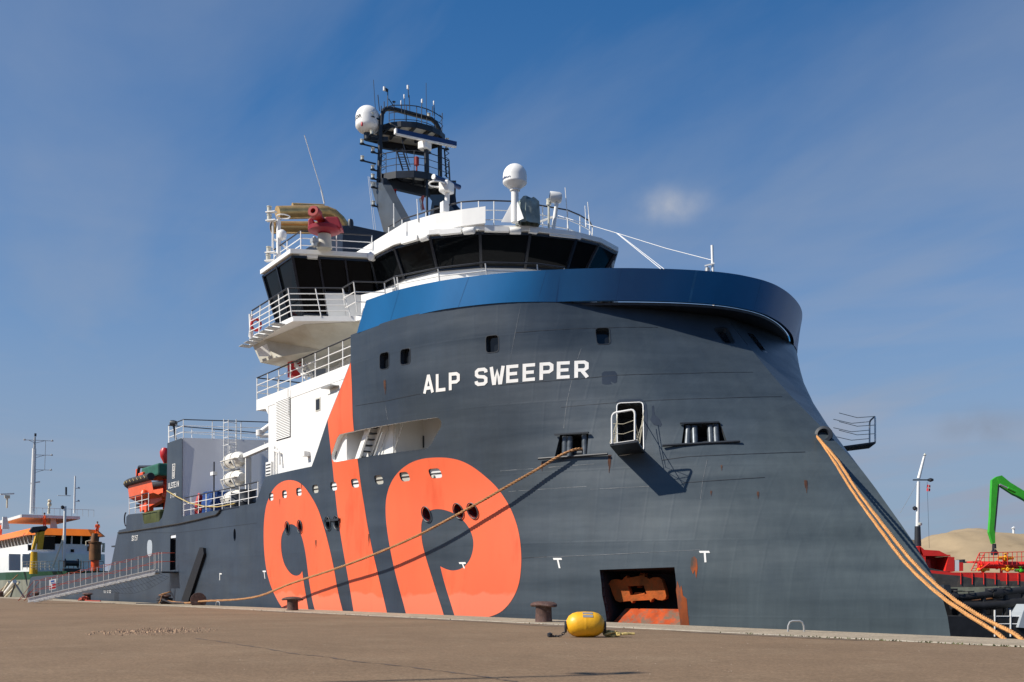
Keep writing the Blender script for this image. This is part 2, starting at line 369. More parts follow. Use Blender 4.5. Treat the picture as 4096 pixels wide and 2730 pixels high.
# ------------------------------------------------------------------ hull form of the tug
YC = 30.6
HB = 10.4
X_AFT = -58.0
WL = {
 -3.0: (-20.3, [(0,0),(1.9,1.55),(5,3.8),(9,6.1),(13,7.9),(18,9.4),(23,10.2),(28,10.4),(37.7,10.4)]),
 0.0: (-20.65, [(0,0),(1.8,1.6),(5,4.0),(9,6.3),(13,8.0),(18,9.4),(23,10.2),(28,10.4),(37.35,10.4)]),
 4.35: (-23.4, [(0,0),(1.2,1.6),(3,3.5),(6,5.7),(9,7.3),(13,8.8),(17,9.7),(21,10.2),(25,10.4),(34.6,10.4)]),
 8.5: (-27.6, [(0,0),(.6,1.7),(1.8,3.9),(3.4,5.8),(5.5,7.6),(8,9.0),(11,9.9),(14,10.3),(17,10.4),(30.4,10.4)]),
 11.66: (-30.5, [(0,0),(.28,1.3),(.7,3.2),(1.45,5.2),(2.4,6.9),(3.2,7.9),(4.4,8.8),(6.0,9.6),(8.8,10.25),(11.8,10.4),(27.5,10.4)]),
}
def _pchip(xs, ys, x):
    n = len(xs)
    if x <= xs[0]: return ys[0]
    if x >= xs[-1]: return ys[-1]
    h = [xs[i+1]-xs[i] for i in range(n-1)]
    d = [(ys[i+1]-ys[i])/h[i] for i in range(n-1)]
    m = [d[0]]
    for i in range(1, n-1):
        if d[i-1]*d[i] <= 0: m.append(0.0)
        else:
            w1 = 2*h[i]+h[i-1]; w2 = h[i]+2*h[i-1]
            m.append((w1+w2)/(w1/d[i-1]+w2/d[i]))
    m.append(d[-1])
    i = 0
    while x > xs[i+1]: i += 1
    t = (x-xs[i])/h[i]
    return ((1+2*t)*(1-t)**2*ys[i] + t*(1-t)**2*h[i]*m[i] + t*t*(3-2*t)*ys[i+1] + t*t*(t-1)*h[i]*m[i+1])
NU = 80
def _resample(z):
    xs0, tab = WL[z]
    pts = []
    ds = [p[0] for p in tab]; bs = [p[1] for p in tab]
    # parameter: fine polyline (b and d both smooth), smooth by chord parameter
    ch = [0.0]
    for i in range(1, len(tab)):
        ch.append(ch[-1] + ((ds[i]-ds[i-1])**2+(bs[i]-bs[i-1])**2)**.5)
    fine = []
    for k in range(401):
        c = ch[-1]*k/400
        fine.append((xs0-_pchip(ch, ds, c), _pchip(ch, bs, c)))
    L = [0.0]
    for i in range(1, 401):
        L.append(L[-1]+((fine[i][0]-fine[i-1][0])**2+(fine[i][1]-fine[i-1][1])**2)**.5)
    out = []; j = 0
    for k in range(NU+1):
        w = L[-1]*k/NU
        while j < 399 and L[j+1] < w: j += 1
        t = (w-L[j])/max(1e-9, L[j+1]-L[j])
        out.append((fine[j][0]+t*(fine[j+1][0]-fine[j][0]), fine[j][1]+t*(fine[j+1][1]-fine[j][1])))
    return out
_ZS = sorted(WL)
_WP = [_resample(z) for z in _ZS]
_cache = {}
def waterline(z):
    """points (X, half breadth) from the stem going aft at height z"""
    k = round(z, 3)
    if k not in _cache:
        zz = min(max(z, _ZS[0]), _ZS[-1])
        _cache[k] = [(_pchip(_ZS, [w[i][0] for w in _WP], zz), _pchip(_ZS, [w[i][1] for w in _WP], zz)) for i in range(NU+1)]
    return _cache[k]
def hull(u, z):
    """u: metres along the shell, 0 where the curved fore body starts, 40 at the stem; returns X, half breadth"""
    if u <= 0: return X_AFT+u, HB
    w = (40.0-min(u, 40.0))/40.0*NU
    i = min(int(w), NU-1); t = w-i
    a = waterline(z)
    return a[i][0]+t*(a[i+1][0]-a[i][0]), a[i][1]+t*(a[i+1][1]-a[i][1])
def u_of_x(X, z):
    if X <= X_AFT: return X-X_AFT
    a = waterline(z)
    lo, hi = 0, NU
    if X >= a[0][0]: return 40.0
    while hi-lo > 1:
        m = (lo+hi)//2
        if a[m][0] > X: lo = m
        else: hi = m
    t = (a[lo][0]-X)/max(1e-9, a[lo][0]-a[hi][0])
    return 40.0-(lo+t)/NU*40.0

def shell(u, z, off=0.0, side=1):
    """point on the shell plating, off metres outside it; side 1 starboard, -1 port"""
    X, b = hull(u, z)
    if off:
        e = 0.15
        xa, ba = hull(u-e, z); xb, bb = hull(min(u+e, 40), z)
        xc, bc = hull(u, z-e); xd, bd = hull(u, z+e)
        t1 = Vector((xb-xa, -(bb-ba), 0)); t2 = Vector((xd-xc, -(bd-bc), 2*e))
        n = t1.cross(t2)
        if n.length < 1e-9: n = Vector((1, 0, 0))
        n.normalize()
        if n.y > 0.2 or (abs(n.y) <= 0.2 and n.x < 0): n = -n
        X += n.x*off; b -= n.y*off; z += n.z*off
    return (X, YC-side*b, z)
def in_poly(p, poly):
    x, y = p; c = False; j = len(poly)-1
    for i in range(len(poly)):
        xi, yi = poly[i]; xj, yj = poly[j]
        if (yi > y) != (yj > y) and x < (xj-xi)*(y-yi)/(yj-yi)+xi: c = not c
        j = i
    return c
def resample(poly, step):
    out = []
    for i in range(len(poly)):
        a = poly[i]; b = poly[(i+1) % len(poly)]; L = math.hypot(b[0]-a[0], b[1]-a[1]); n = max(1, int(L/step+0.999))
        out += [lerp(a, b, k/n) for k in range(n)]
    return out
def patch2d(outer, holes=(), step=0.7):
    """triangulate a flat region (u, z) with holes and grid points; returns verts, tris"""
    polys = [resample(p, step) for p in [outer]+list(holes)]
    vs = []; ed = []
    for p in polys:
        o = len(vs); vs += [Vector(q) for q in p]; ed += [(o+k, o+(k+1) % len(p)) for k in range(len(p))]
    x0, x1 = min(p[0] for p in outer), max(p[0] for p in outer); y0, y1 = min(p[1] for p in outer), max(p[1] for p in outer)
    bps = [v for v in vs]
    cell = {}
    for v in bps: cell.setdefault((int(v.x//step), int(v.y//step)), []).append(v)
    nx = int((x1-x0)/step); ny = int((y1-y0)/step)
    for i in range(1, nx+1):
        for j in range(1, ny+1):
            q = (x0+(i-0.5)*step, y0+(j-0.5)*step)
            if not in_poly(q, outer) or any(in_poly(q, h) for h in holes): continue
            ci, cj = int(q[0]//step), int(q[1]//step)
            if any((v.x-q[0])**2+(v.y-q[1])**2 < (0.35*step)**2 for a in (-1, 0, 1) for b in (-1, 0, 1) for v in cell.get((ci+a, cj+b), ())): continue
            vs.append(Vector(q))
    r = delaunay_2d_cdt(vs, ed, [], 0, 1e-5)
    tv = [(v.x, v.y) for v in r[0]]; tf = []
    for f in r[2]:
        c = (sum(tv[i][0] for i in f)/3, sum(tv[i][1] for i in f)/3)
        if in_poly(c, outer) and not any(in_poly(c, h) for h in holes): tf.append(tuple(f))
    return tv, tf
def shell_patch(outer, holes=(), step=0.7, off=0.0, side=1, mb=None):
    tv, tf = patch2d(outer, holes, step)
    mb = mb or MB()
    return mb.add([shell(u, z, off, side) for u, z in tv], tf, True)
def rim(mb, poly, depth, off=0.0, side=1, step=0.4):
    p = resample(poly, step); n = len(p)
    vs = [shell(u, z, off, side) for u, z in p]+[shell(u, z, off-depth, side) for u, z in p]
    return mb.add(vs, [(k, (k+1) % n, n+(k+1) % n, n+k) for k in range(n)])
def rrect(q, rad=0.2, n=4):
    """rounded quad from four corners in 2D, rad = share of the shorter side"""
    out = []
    for i in range(4):
        p = q[i]; a = q[i-1]; b = q[(i+1) % 4]
        la = math.dist(p, a); lb = math.dist(p, b); r = rad*min(la, lb)
        s0 = lerp(p, a, r/la); s1 = lerp(p, b, r/lb)
        for k in range(n+1):
            t = k/n; out.append(tuple((1-t)**2*s0[j]+2*t*(1-t)*p[j]+t*t*s1[j] for j in (0, 1)))
    return out
def oval(c, ru, rz, n=20): return [(c[0]+ru*math.cos(2*math.pi*k/n), c[1]+rz*math.sin(2*math.pi*k/n)) for k in range(n)]
def text_mesh(txt, bold=0.0):
    """flat triangles of a word, normalised to its own box: x 0..1, y 0..1"""
    cu = bpy.data.curves.new('lettering', 'FONT'); cu.body = txt; cu.offset = bold; cu.resolution_u = 3
    ob = bpy.data.objects.new('lettering', cu); COL.objects.link(ob)
    dg = bpy.context.evaluated_depsgraph_get(); ev = ob.evaluated_get(dg); me = ev.to_mesh()
    vs = [(v.co.x, v.co.y) for v in me.vertices]; fs = [tuple(p.vertices) for p in me.polygons]
    ev.to_mesh_clear(); bpy.data.objects.remove(ob); bpy.data.curves.remove(cu)
    x0, x1 = min(v[0] for v in vs), max(v[0] for v in vs); y0, y1 = min(v[1] for v in vs), max(v[1] for v in vs)
    return [((x-x0)/(x1-x0), (y-y0)/(y1-y0)) for x, y in vs], fs
GLYPH = {
 'A': [[(.06, 0), (.33, .93), (.39, .93), (.66, 0)], [(.19, .28), (.53, .28)]], 'L': [[(.09, 1), (.09, .085), (.66, .085)]],
 'P': [[(.09, 0), (.09, .915), (.5, .915), (.63, .82), (.63, .55), (.5, .45), (.09, .45)]], 'R': [[(.09, 0), (.09, .915), (.5, .915), (.63, .82), (.63, .55), (.5, .45), (.09, .45)], [(.36, .45), (.66, 0)]],
 'S': [[(.65, .72), (.63, .83), (.53, .915), (.2, .915), (.09, .82), (.09, .63), (.2, .53), (.53, .48), (.64, .38), (.64, .18), (.53, .085), (.2, .085), (.09, .17), (.07, .28)]],
 'W': [[(.05, 1), (.19, .05), (.24, .05), (.385, .72), (.53, .05), (.58, .05), (.72, 1)]], 'E': [[(.66, .915), (.09, .915), (.09, .085), (.66, .085)], [(.09, .5), (.6, .5)]],
 'U': [[(.09, 1), (.09, .2), (.2, .085), (.5, .085), (.62, .2), (.62, 1)]], 'T': [[(.02, .915), (.7, .915)], [(.36, .9), (.36, 0)]], 'I': [[(.36, 0), (.36, 1)]], 'N': [[(.09, 0), (.09, 1)], [(.12, .95), (.6, .05)], [(.63, 0), (.63, 1)]],
 'X': [[(.06, 0), (.66, 1)], [(.06, 1), (.66, 0)]], '-': [[(.15, .48), (.57, .48)]], 'B': [[(.09, .085), (.09, .915), (.5, .915), (.61, .82), (.61, .6), (.5, .5), (.09, .5)], [(.5, .5), (.63, .4), (.63, .18), (.52, .085), (.09, .085)]],
 'O': [[(.2, .915), (.52, .915), (.63, .82), (.63, .18), (.52, .085), (.2, .085), (.09, .18), (.09, .82), (.2, .915)]], '1': [[(.2, .8), (.38, .95), (.38, 0)]], '5': [[(.62, .915), (.12, .915), (.1, .55), (.5, .55), (.63, .45), (.63, .18), (.5, .085), (.09, .085)]],
 '7': [[(.08, .915), (.62, .915), (.28, 0)]], '0': [[(.2, .915), (.52, .915), (.63, .82), (.63, .18), (.52, .085), (.2, .085), (.09, .18), (.09, .82), (.2, .915)]]}
def stroke_letters(txt, w=.17):
    """block letters from mitred strokes; each glyph in a .72 wide, 1 high cell; returns a list of (verts, faces), x 0..1 over the word"""
    n = len(txt); pitch = .90; tot = pitch*(n-1)+.72; out = []
    for i, ch in enumerate(txt):
        if ch == ' ': continue
        vs, fs = [], []
        for pl in GLYPH[ch]:
            m = len(pl); closed = pl[0] == pl[-1]
            for j, p in enumerate(pl):
                a = Vector(pl[j-1]) if j else (Vector(pl[-2]) if closed else None); b = Vector(pl[j+1]) if j < m-1 else (Vector(pl[1]) if closed else None); p = Vector(p)
                d1 = (p-a).normalized() if a else (b-p).normalized(); d2 = (b-p).normalized() if b else d1
                n1 = Vector((-d1.y, d1.x)); n2 = Vector((-d2.y, d2.x)); mm = (n1+n2).normalized(); k = min(1.6, 1/max(.35, mm.dot(n1)))
                vs += [p+mm*w/2*k, p-mm*w/2*k]
            o = len(vs)-2*m
            fs += [(o+2*j, o+2*j+1, o+2*j+3, o+2*j+2) for j in range(m-1)]
        out.append(([((v.x+pitch*i)/tot, v.y) for v in vs], fs))
    return out
def bilin(q, s, t):
    """q: bottom left, bottom right, top right, top left"""
    return lerp(lerp(q[0], q[1], s), lerp(q[3], q[2], s), t)
# ------------------------------------------------------------------ setting
g = MB(); g.add([(-3000, -3000, -2.6), (3000, -3000, -2.6), (3000, 3000, -2.6), (-3000, 3000, -2.6)], [(0, 1, 2, 3)])
tag(g.build('water', 'water'), kind='structure')
QE = 19.472
q = MB(); q.span(-420, 260, -140, QE-2.36, -6, 0)
quay = tag(q.build('quay', 'asphalt'), kind='structure')
random.seed(3)
x = -420.0
while x < 200:
    L = 7.2; b = MB(); b.span(x+0.012, x+L-0.012, QE-2.345, QE, -1.2, 0.014+random.uniform(-0.004, 0.004)); x += L
    if -118 < x < 2: b.build('capping_stone', 'capping', quay, bevel=0.012)
    else:
        b.build('capping_stone', 'capping', quay)
w = MB(); w.span(-420, 260, QE-0.9, QE-0.1, -6, -1.21); w.build('quay_wall', 'quay_wall', quay)

# ------------------------------------------------------------------ the tug
tug = thing('tug_ship', (-60, YC, 0), 'dark blue grey ocean tug with orange lettering and blue bow band moored at the quay', 'ship')
logo = {
 'a': [(10.21, -0.785), (8.579, -0.033), (7.657, 0.592), (7.018, 1.235), (6.616, 1.976), (6.426, 2.941), (6.522, 4.078), (6.888, 4.936), (7.362, 5.345), (8.041, 5.779), (8.931, 6.017), (9.894, 6.09), (10.795, 6.023), (11.516, 5.869), (12.152, 5.577), (12.627, 5.179), (13.072, 4.748), (13.412, 4.25), (13.767, 3.441), (14.025, 2.648), (14.218, 1.944), (14.442, 0.787), (14.827, -0.086), (15.099, -0.648), (12.586, -0.718), (12.228, -0.07), (11.991, 0.38), (11.856, 0.858), (11.734, 1.339), (11.677, 1.822), (11.6, 2.469), (11.46, 3.041), (11.246, 3.457), (10.87, 3.801), (10.312, 3.975), (9.868, 3.953), (9.398, 3.823), (8.948, 3.545), (8.762, 3.213), (8.735, 2.706), (8.933, 2.195), (9.326, 1.853), (9.827, 1.598), (10.37, 1.51), (10.829, 1.564), (11.103, 1.732), (11.17, 1.261), (11.342, 0.615), (11.573, -0.057), (11.891, -0.737)],
 'l': [(18.812, 10.513), (15.689, 8.343), (15.572, 7.421), (15.368, 6.495), (15.13, 5.492), (15.028, 4.559), (15.111, 3.468), (15.231, 2.387), (15.403, 1.319), (15.675, -0.086), (15.857, -0.628), (18.228, -0.604), (18.04, -0.118), (17.725, 1.016), (17.545, 1.969), (17.427, 2.785), (17.351, 3.983), (17.359, 5.189), (17.734, 6.45), (18.108, 7.631), (18.578, 9.181)],
 'p': [(19.393, -0.575), (19.248, -0.119), (18.882, 1.052), (18.732, 1.951), (18.695, 2.896), (18.756, 3.699), (18.923, 4.353), (19.156, 4.781), (19.66, 5.263), (20.369, 5.653), (21.261, 5.951), (22.143, 6.086), (23.011, 6.086), (23.784, 6.018), (24.374, 5.874), (24.863, 5.603), (25.269, 5.204), (25.597, 4.815), (25.801, 4.402), (25.964, 3.96), (26.014, 3.36), (25.956, 2.834), (25.791, 2.182), (25.608, 1.663), (25.386, 1.144), (25.087, 0.69), (24.7, 0.297), (24.256, -0.003), (23.48, -0.201), (22.949, -0.357), (22.158, -0.509), (22.037, -0.159), (21.86, 0.334), (21.704, 0.879), (21.612, 1.359), (21.58, 1.807), (21.843, 1.701), (22.158, 1.629), (22.541, 1.659), (22.867, 1.771), (23.189, 1.99), (23.452, 2.29), (23.632, 2.624), (23.697, 2.927), (23.643, 3.269), (23.438, 3.584), (23.106, 3.838), (22.673, 3.995), (22.246, 4.07), (21.827, 4.054), (21.472, 3.943), (21.188, 3.742), (20.985, 3.467), (20.826, 2.905), (20.817, 2.483), (20.879, 1.99), (20.989, 1.432), (21.148, 0.74), (21.472, -0.169), (21.589, -0.522)],
}
def smooth(poly, it=2):
    # corner-cutting that leaves sharp corners alone
    for _ in range(it):
        out = []; n = len(poly)
        sharp = []
        for i in range(n):
            a, b, c = Vector(poly[i-1]), Vector(poly[i]), Vector(poly[(i+1) % n])
            sharp.append((b-a).length < 1e-6 or (c-b).length < 1e-6 or (b-a).angle(c-b) > R(42))
        for i in range(n):
            j = (i+1) % n; p, q = poly[i], poly[j]
            out.append(p if sharp[i] else lerp(p, q, .25))
            if not sharp[j]: out.append(lerp(p, q, .75))
        poly = out
    return poly
logo = {k_: smooth(v_) for k_, v_ in logo.items()}
# outline of the starboard side in (u, z)
aft_edge = [(19.136, 11.651), (18.806, 10.56), (15.63, 8.35), (13.105, 6.485), (7.016, 6.491), (5.446, 5.259), (-6.965, 5.214), (-6.916, 9.909), (-9.873, 9.928), (-9.979, 6.944), (-10.245, 6.327), (-10.593, 5.751), (-10.999, 5.373), (-11.629, 5.148), (-12.89, 5.137), (-14.929, 5.153), (-15.168, 5.383), (-15.379, 5.884), (-17.069, 5.953), (-18.826, 5.989), (-19.383, 5.861), (-19.449, 5.051), (-21.336, 5.008), (-21.751, 4.718), (-23.664, 2.342), (-24.1, 2.116), (-49.596, 2.013), (-52.592, 1.965), (-53.52, 1.79), (-55.418, 0.076), (-56.32, -0.819)]
outline = [(-51.5, -3), (40, -3)]+[(40, -3+14.66*k/24) for k in range(1, 25)]+[(u_of_x(-31-11*k/20, 11.66), 11.66) for k in range(0, 21)]+aft_edge
big = [(16.694, 7.601), (16.827, 7.607), (18.134, 7.608), (21.266, 7.593), (23.987, 7.593), (24.164, 7.577), (24.26, 7.523), (24.287, 7.42), (24.227, 7.31), (24.097, 7.182), (23.54, 6.845), (23.196, 6.617), (22.898, 6.461), (22.751, 6.447), (20.757, 6.455), (17.746, 6.456), (15.727, 6.468), (15.517, 6.498), (15.414, 6.626), (15.444, 6.796), (15.7, 7.001), (16.371, 7.478)]
doors = {'boarding_door': [(32.538, 7.607), (33.601, 7.615), (32.502, 5.767), (31.406, 5.658)]}
rollers = [[(29.532, 6.528), (30.744, 6.53), (30.23, 5.778), (28.856, 5.768)], [(34.669, 6.751), (36.077, 6.784), (35.828, 6.055), (34.088, 6.011)]]
wins = [rrect(w_, 0.25) for w_ in [[(21.57, 10.489), (22.299, 10.473), (22.032, 9.825), (21.326, 9.852)], [(23.191, 10.423), (23.843, 10.409), (23.599, 9.828), (22.947, 9.837)], [(28.11, 10.423), (28.695, 10.429), (28.459, 9.809), (27.874, 9.802)], [(33.067, 10.566), (33.702, 10.596), (33.437, 9.942), (32.863, 9.922)], [(38.829, 10.852), (39.608, 10.964), (39.414, 10.237), (38.806, 10.178)], [(40, 10.9), (40, 11.007), (40, 10.226), (40, 10.203)]]]
ports = [oval(c_[0], c_[1], c_[2]) for c_ in [((9.733, 3.808), 0.235, 0.28), ((11.231, 3.802), 0.235, 0.28), ((14.115, 3.821), 0.235, 0.28), ((14.935, 3.816), 0.235, 0.28), ((21.484, 3.886), 0.235, 0.28), ((23.334, 3.932), 0.235, 0.28), ((24.085, 3.914), 0.235, 0.28)]]
freeing = [rrect([(c_[0]-0.31*k_, c_[1]-0.19), (c_[0]+0.31*k_, c_[1]-0.19), (c_[0]+0.31*k_, c_[1]+0.19), (c_[0]-0.31*k_, c_[1]+0.19)], 0.45) for c_, k_ in [((7.743, 5.425), 1), ((9.562, 5.436), 1), ((11.376, 5.432), 1), ((13.179, 5.442), 1), ((15.04, 5.435), 1), ((16.978, 5.442), 1), ((18.896, 5.454), 1), ((20.747, 5.461), 1), ((22.691, 5.469), 1.15)]]
pocket = [(28.901, 1.608), (31.731, 1.679), (31.559, 0.891), (31.49, -0.5), (28.695, -0.553), (28.795, -0.122), (28.756, 0.7)]
hatch = [(-9.269, 4.182), (-8.139, 4.192), (-8.189, 2.047), (-9.347, 2.023)]
porthole = oval((2.152, 3.758), 0.2, 0.34)
door_q = doors['boarding_door']; doors['boarding_door'] = rrect(door_q, .16)
holes = [big, doors['boarding_door']]+rollers+wins+ports+freeing+[pocket, hatch, porthole]
hs_ = shell_patch(outline, holes, 0.75)
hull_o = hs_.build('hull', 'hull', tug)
for h_ in holes: rim(MB(), h_, 0.24).build('opening_rim', 'white' if h_ is big else 'hull', hull_o)
pm = MB()
ol2 = [(-51.5, -3), (40, -3)]+[(40, -3+14.66*k/24) for k in range(1, 25)]+[(u_of_x(-31-11*k/20, 11.66), 11.66) for k in range(0, 21)]+aft_edge
shell_patch(ol2, (), 1.2, 0, -1, pm)
pm.build('port_side_plating', 'hull', tug)
for k_ in 'alp':
    hl = [h_ for h_ in [big]+ports+freeing if any(in_poly(p_, logo[k_]) for p_ in h_)]
    shell_patch(logo[k_], hl, 0.5, 0.008).build('painted_letter', 'orange', hull_o)
def shell_text(txt, q, m, parent, off=0.012, w=.17, name='painted_character'):
    for vs, fs in stroke_letters(txt, w):
        MB().add([shell(*bilin(q, x, y), off) for x, y in vs], fs).build(name, m, parent, fix=False)
shell_text('ALP', [(23.907, 8.563), (25.978, 8.546), (26.281, 9.192), (24.229, 9.254)], 'lettering', hull_o, 0.012, .19)
shell_text('SWEEPER', [(26.788, 8.588), (31.92, 8.649), (32.214, 9.288), (27.089, 9.245)], 'lettering', hull_o, 0.012, .19)

# blue bulwark band round the bow
BT = [(0, 0), (.015, .5), (.12, 1.2), (.52, 2.4), (1.24, 3.85), (2.1, 5.2), (3.08, 6.4), (4.26, 7.6), (5.6, 8.65), (7.28, 9.6), (9.4, 10.3), (11.2, 10.55)]
def band(dx, sc):
    ch = [0.0]
    for i in range(1, len(BT)): ch.append(ch[-1]+math.dist(BT[i], BT[i-1]))
    pts = []
    for k in range(61):
        c_ = ch[-1]*k/60; pts.append((-28.98-dx-_pchip(ch, [p[0] for p in BT], c_), _pchip(ch, [p[1] for p in BT], c_)*sc))
    return [(x_, YC-b_) for x_, b_ in pts[::-1]]+[(x_, YC+b_) for x_, b_ in pts[1:]]
b0, b1 = band(0.4, 0.987), band(0, 1.0)
def fit_hull(pts):
    out = []
    for x_, y_ in pts:
        if x_ < -30.4:
            b_ = max(abs(y_-YC), hull(u_of_x(x_, 11.66), 11.66)[1]+.05); y_ = YC+(b_ if y_ > YC else -b_)
        out.append((x_, y_))
    return out
b0 = [(x_-.75*min(1, max(0, (-36-x_)/4)), y_) for x_, y_ in fit_hull(b0)]
bb = MB()
bb.loft([[(*p, 11.62) for p in b0], [(*p, 12.72) for p in b1], [(p[0]-0.12 if abs(p[1]-YC) < 9 else p[0], YC+(p[1]-YC)*0.985, 12.72) for p in b1], [(p[0]-0.12 if abs(p[1]-YC) < 9 else p[0], YC+(p[1]-YC)*0.985, 11.62) for p in b0]], smooth=True)
blue_o = bb.build('blue_bulwark', 'blue', tug)
M['blue_seam'] = mat('blue_seam', (0.004, 0.075, 0.21), 0.5); M['blue_pale'] = mat('pale_blue_stripe', (0.02, 0.16, 0.36), 0.5)
for i_, w_, m_ in ((8, .012, 'blue_seam'), (20, .012, 'blue_seam'), (31, .012, 'blue_seam'), (41, .012, 'blue_seam'), (51, .09, 'blue_pale'), (62, .012, 'blue_seam')):
    p0, p1, q0, q1 = Vector((*b0[i_], 11.635)), Vector((*b1[i_], 12.71)), Vector((*b0[i_+1], 11.635)), Vector((*b1[i_+1], 12.71))
    e0, e1 = (q0-p0).normalized(), (q1-p1).normalized(); n_ = Vector((e0.y, -e0.x, 0))*.006
    MB().quad(p0+e0*.02+n_, p0+e0*(.02+w_)+n_, p1+e1*(.02+w_)+n_, p1+e1*.02+n_).build('bulwark_seam', m_, blue_o)
fd = MB(); fd.prism([(p[0]-.1, YC+(p[1]-YC)*.97) for p in b0[::2]], 11.5, 11.6); fd.build('foredeck', 'hull_dark', tug)
# ------------------------------------------------------------------ fittings set in the shell
M['pane_dark'] = mat('window_glass', (0.010, 0.012, 0.015), 0.08, var=0.1)
M['roller'] = mat('roller_steel', (0.085, 0.10, 0.115), 0.4, metal=.3, var=.3, scale=6, wear=(.3, .3, .28), wscale=5, wpos=(.62, .8))
M['chain_pale'] = mat('pale_chain', (0.42, 0.38, 0.28), 0.7, var=.2)
M['rubber_black'] = mat('chafed_chain', (0.02, 0.018, 0.018), .8)
M['rust_sill'] = mat('rusty_sill', (0.42, 0.060, 0.008), 0.9, var=0.3, scale=2.5, wear=(0.16, 0.105, 0.07), wscale=1.6, wpos=(0.46, 0.58), bump=.5, bscale=12)
M['red_dark'] = mat('red_pipe_paint', (0.22, 0.010, 0.010), 0.6, var=0.2)
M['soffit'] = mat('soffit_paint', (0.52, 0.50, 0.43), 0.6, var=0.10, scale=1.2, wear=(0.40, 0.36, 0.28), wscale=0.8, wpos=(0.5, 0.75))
M['dark_interior'] = mat('dark_interior', (0.02, 0.02, 0.022), 0.8)
M['galv'] = mat('galvanised_steel', (0.42, 0.42, 0.41), 0.45, metal=0.4, var=0.15, scale=6)
M['rail_dark'] = mat('rail_rubber', (0.02, 0.022, 0.028), 0.5)
M['gold'] = mat('bronze_exhaust', (0.80, 0.50, 0.19), 0.27, metal=0.55, var=0.18, scale=2.5, wear=(0.12, 0.07, 0.04), wscale=1.4, wpos=(0.6, 0.8))
M['navy'] = mat('navy_scanner_paint', (0.006, 0.03, 0.12), 0.35, var=0.1)
M['lamp_glass'] = mat('lamp_glass', (0.62, 0.6, 0.5), 0.15, var=0.1)
M['monitor_red'] = mat('monitor_red', (0.36, 0.024, 0.018), 0.4, var=0.12, scale=2.5, wear=(0.45, 0.03, 0.03), wscale=2)
M['shroud_red'] = mat('shroud_red', (0.27, 0.006, 0.02), 0.55, var=0.08)
M['casing_white'] = mat('casing_paint', (0.72, 0.74, 0.77), 0.5, var=0.05, scale=0.7, streak=2)
M['mullion'] = mat('navy_mullion_paint', (0.006, 0.009, 0.017), 0.35)
M['rust_faint'] = mat('faint_rust', (0.10, 0.038, 0.018), 0.9, var=0.3, scale=6)
M['rust_stain'] = mat('rust_stain', (0.30, 0.062, 0.010), 0.9, var=0.4, scale=1.5, streak=3, wear=(0.07, 0.055, 0.045), wscale=1.2, wpos=(0.50, 0.62))
M['repaint'] = mat('repaint_patch', (0.021, 0.030, 0.046), 0.38, var=.1)
M['tarp'] = mat('grey_green_tarp', (0.26, 0.31, 0.29), 0.85, var=0.3, scale=3)

for w_ in wins:
    wp = shell_patch(w_, (), 0.5, -0.2).build('window', 'pane_dark', hull_o)
    fm = MB()
    big_w = [(w_[0][0]+0, 0)]
    cx = sum(p[0] for p in w_)/len(w_); cz = sum(p[1] for p in w_)/len(w_)
    ring = [(cx+(p[0]-cx)*1.1, cz+(p[1]-cz)*1.08) for p in w_]
    n_ = len(w_)
    a_ = [shell(*p, 0.012) for p in ring]; b_ = [shell(*p, 0.012) for p in w_]; c_ = [shell(*p, 0) for p in ring]
    fm.add(a_+b_+c_, [(k, (k+1) % n_, n_+(k+1) % n_, n_+k) for k in range(n_)]+[(k, (k+1) % n_, 2*n_+(k+1) % n_, 2*n_+k) for k in range(n_)])
    fm.build('window_frame', 'hull_dark', hull_o)
# one window seen edge-on on the port bow
pw = shell_patch([(38.3, 10.1), (38.9, 10.1), (38.9, 10.95), (38.3, 10.95)], (), 0.3, 0.01, -1).build('window', 'pane_dark', hull_o)
for i_, p_ in enumerate(ports):
    cu, cz = sum(p[0] for p in p_)/len(p_), sum(p[1] for p in p_)/len(p_)
    red_ = i_ in (1, 4, 5, 6)
    k = MB(); rim(k, p_, 0.75, -0.02); shell_patch(p_, (), 0.4, -0.75, 1, k)
    k.build('mooring_port', 'red_dark' if red_ else 'dark_interior', hull_o)
    k = MB(); n_ = len(p_)
    ring = [shell(cu+(p[0]-cu)*1.09, cz+(p[1]-cz)*1.09, 0.05) for p in p_]
    k.path(ring, 0.022, 6, closed=True); k.build('port_lip', 'hull_dark', hull_o)
for i_, p_ in enumerate(freeing):
    k = MB(); shell_patch(p_, (), 0.3, -0.07, 1, k)
    fo = k.build('freeing_port', 'soffit' if i_ in (3, 6, 7) else 'white', hull_o)
    cu, cz = sum(p[0] for p in p_)/len(p_), sum(p[1] for p in p_)/len(p_)
    k = MB(); k.tube(shell(cu-0.35, cz, -0.05), shell(cu+0.35, cz, -0.05), 0.02); k.build('port_bar', 'rail_dark', hull_o)
k = MB(); shell_patch(porthole, (), 0.3, -0.22, 1, k); k.build('porthole', 'pane_dark', hull_o)
k = MB(); shell_patch(hatch, (), 0.5, -0.9, 1, k); rim(k, hatch, 0.9, -0.02); k.build('gangway_opening', 'dark_interior', hull_o)
k = MB(); shell_patch(rrect([(-14.248, 3.002), (-13.118, 2.992), (-13.061, 4.043), (-14.248, 4.069)], 0.45), (), 0.4, 0.012, 1, k); k.build('oval_plate', 'steel_grey', hull_o)
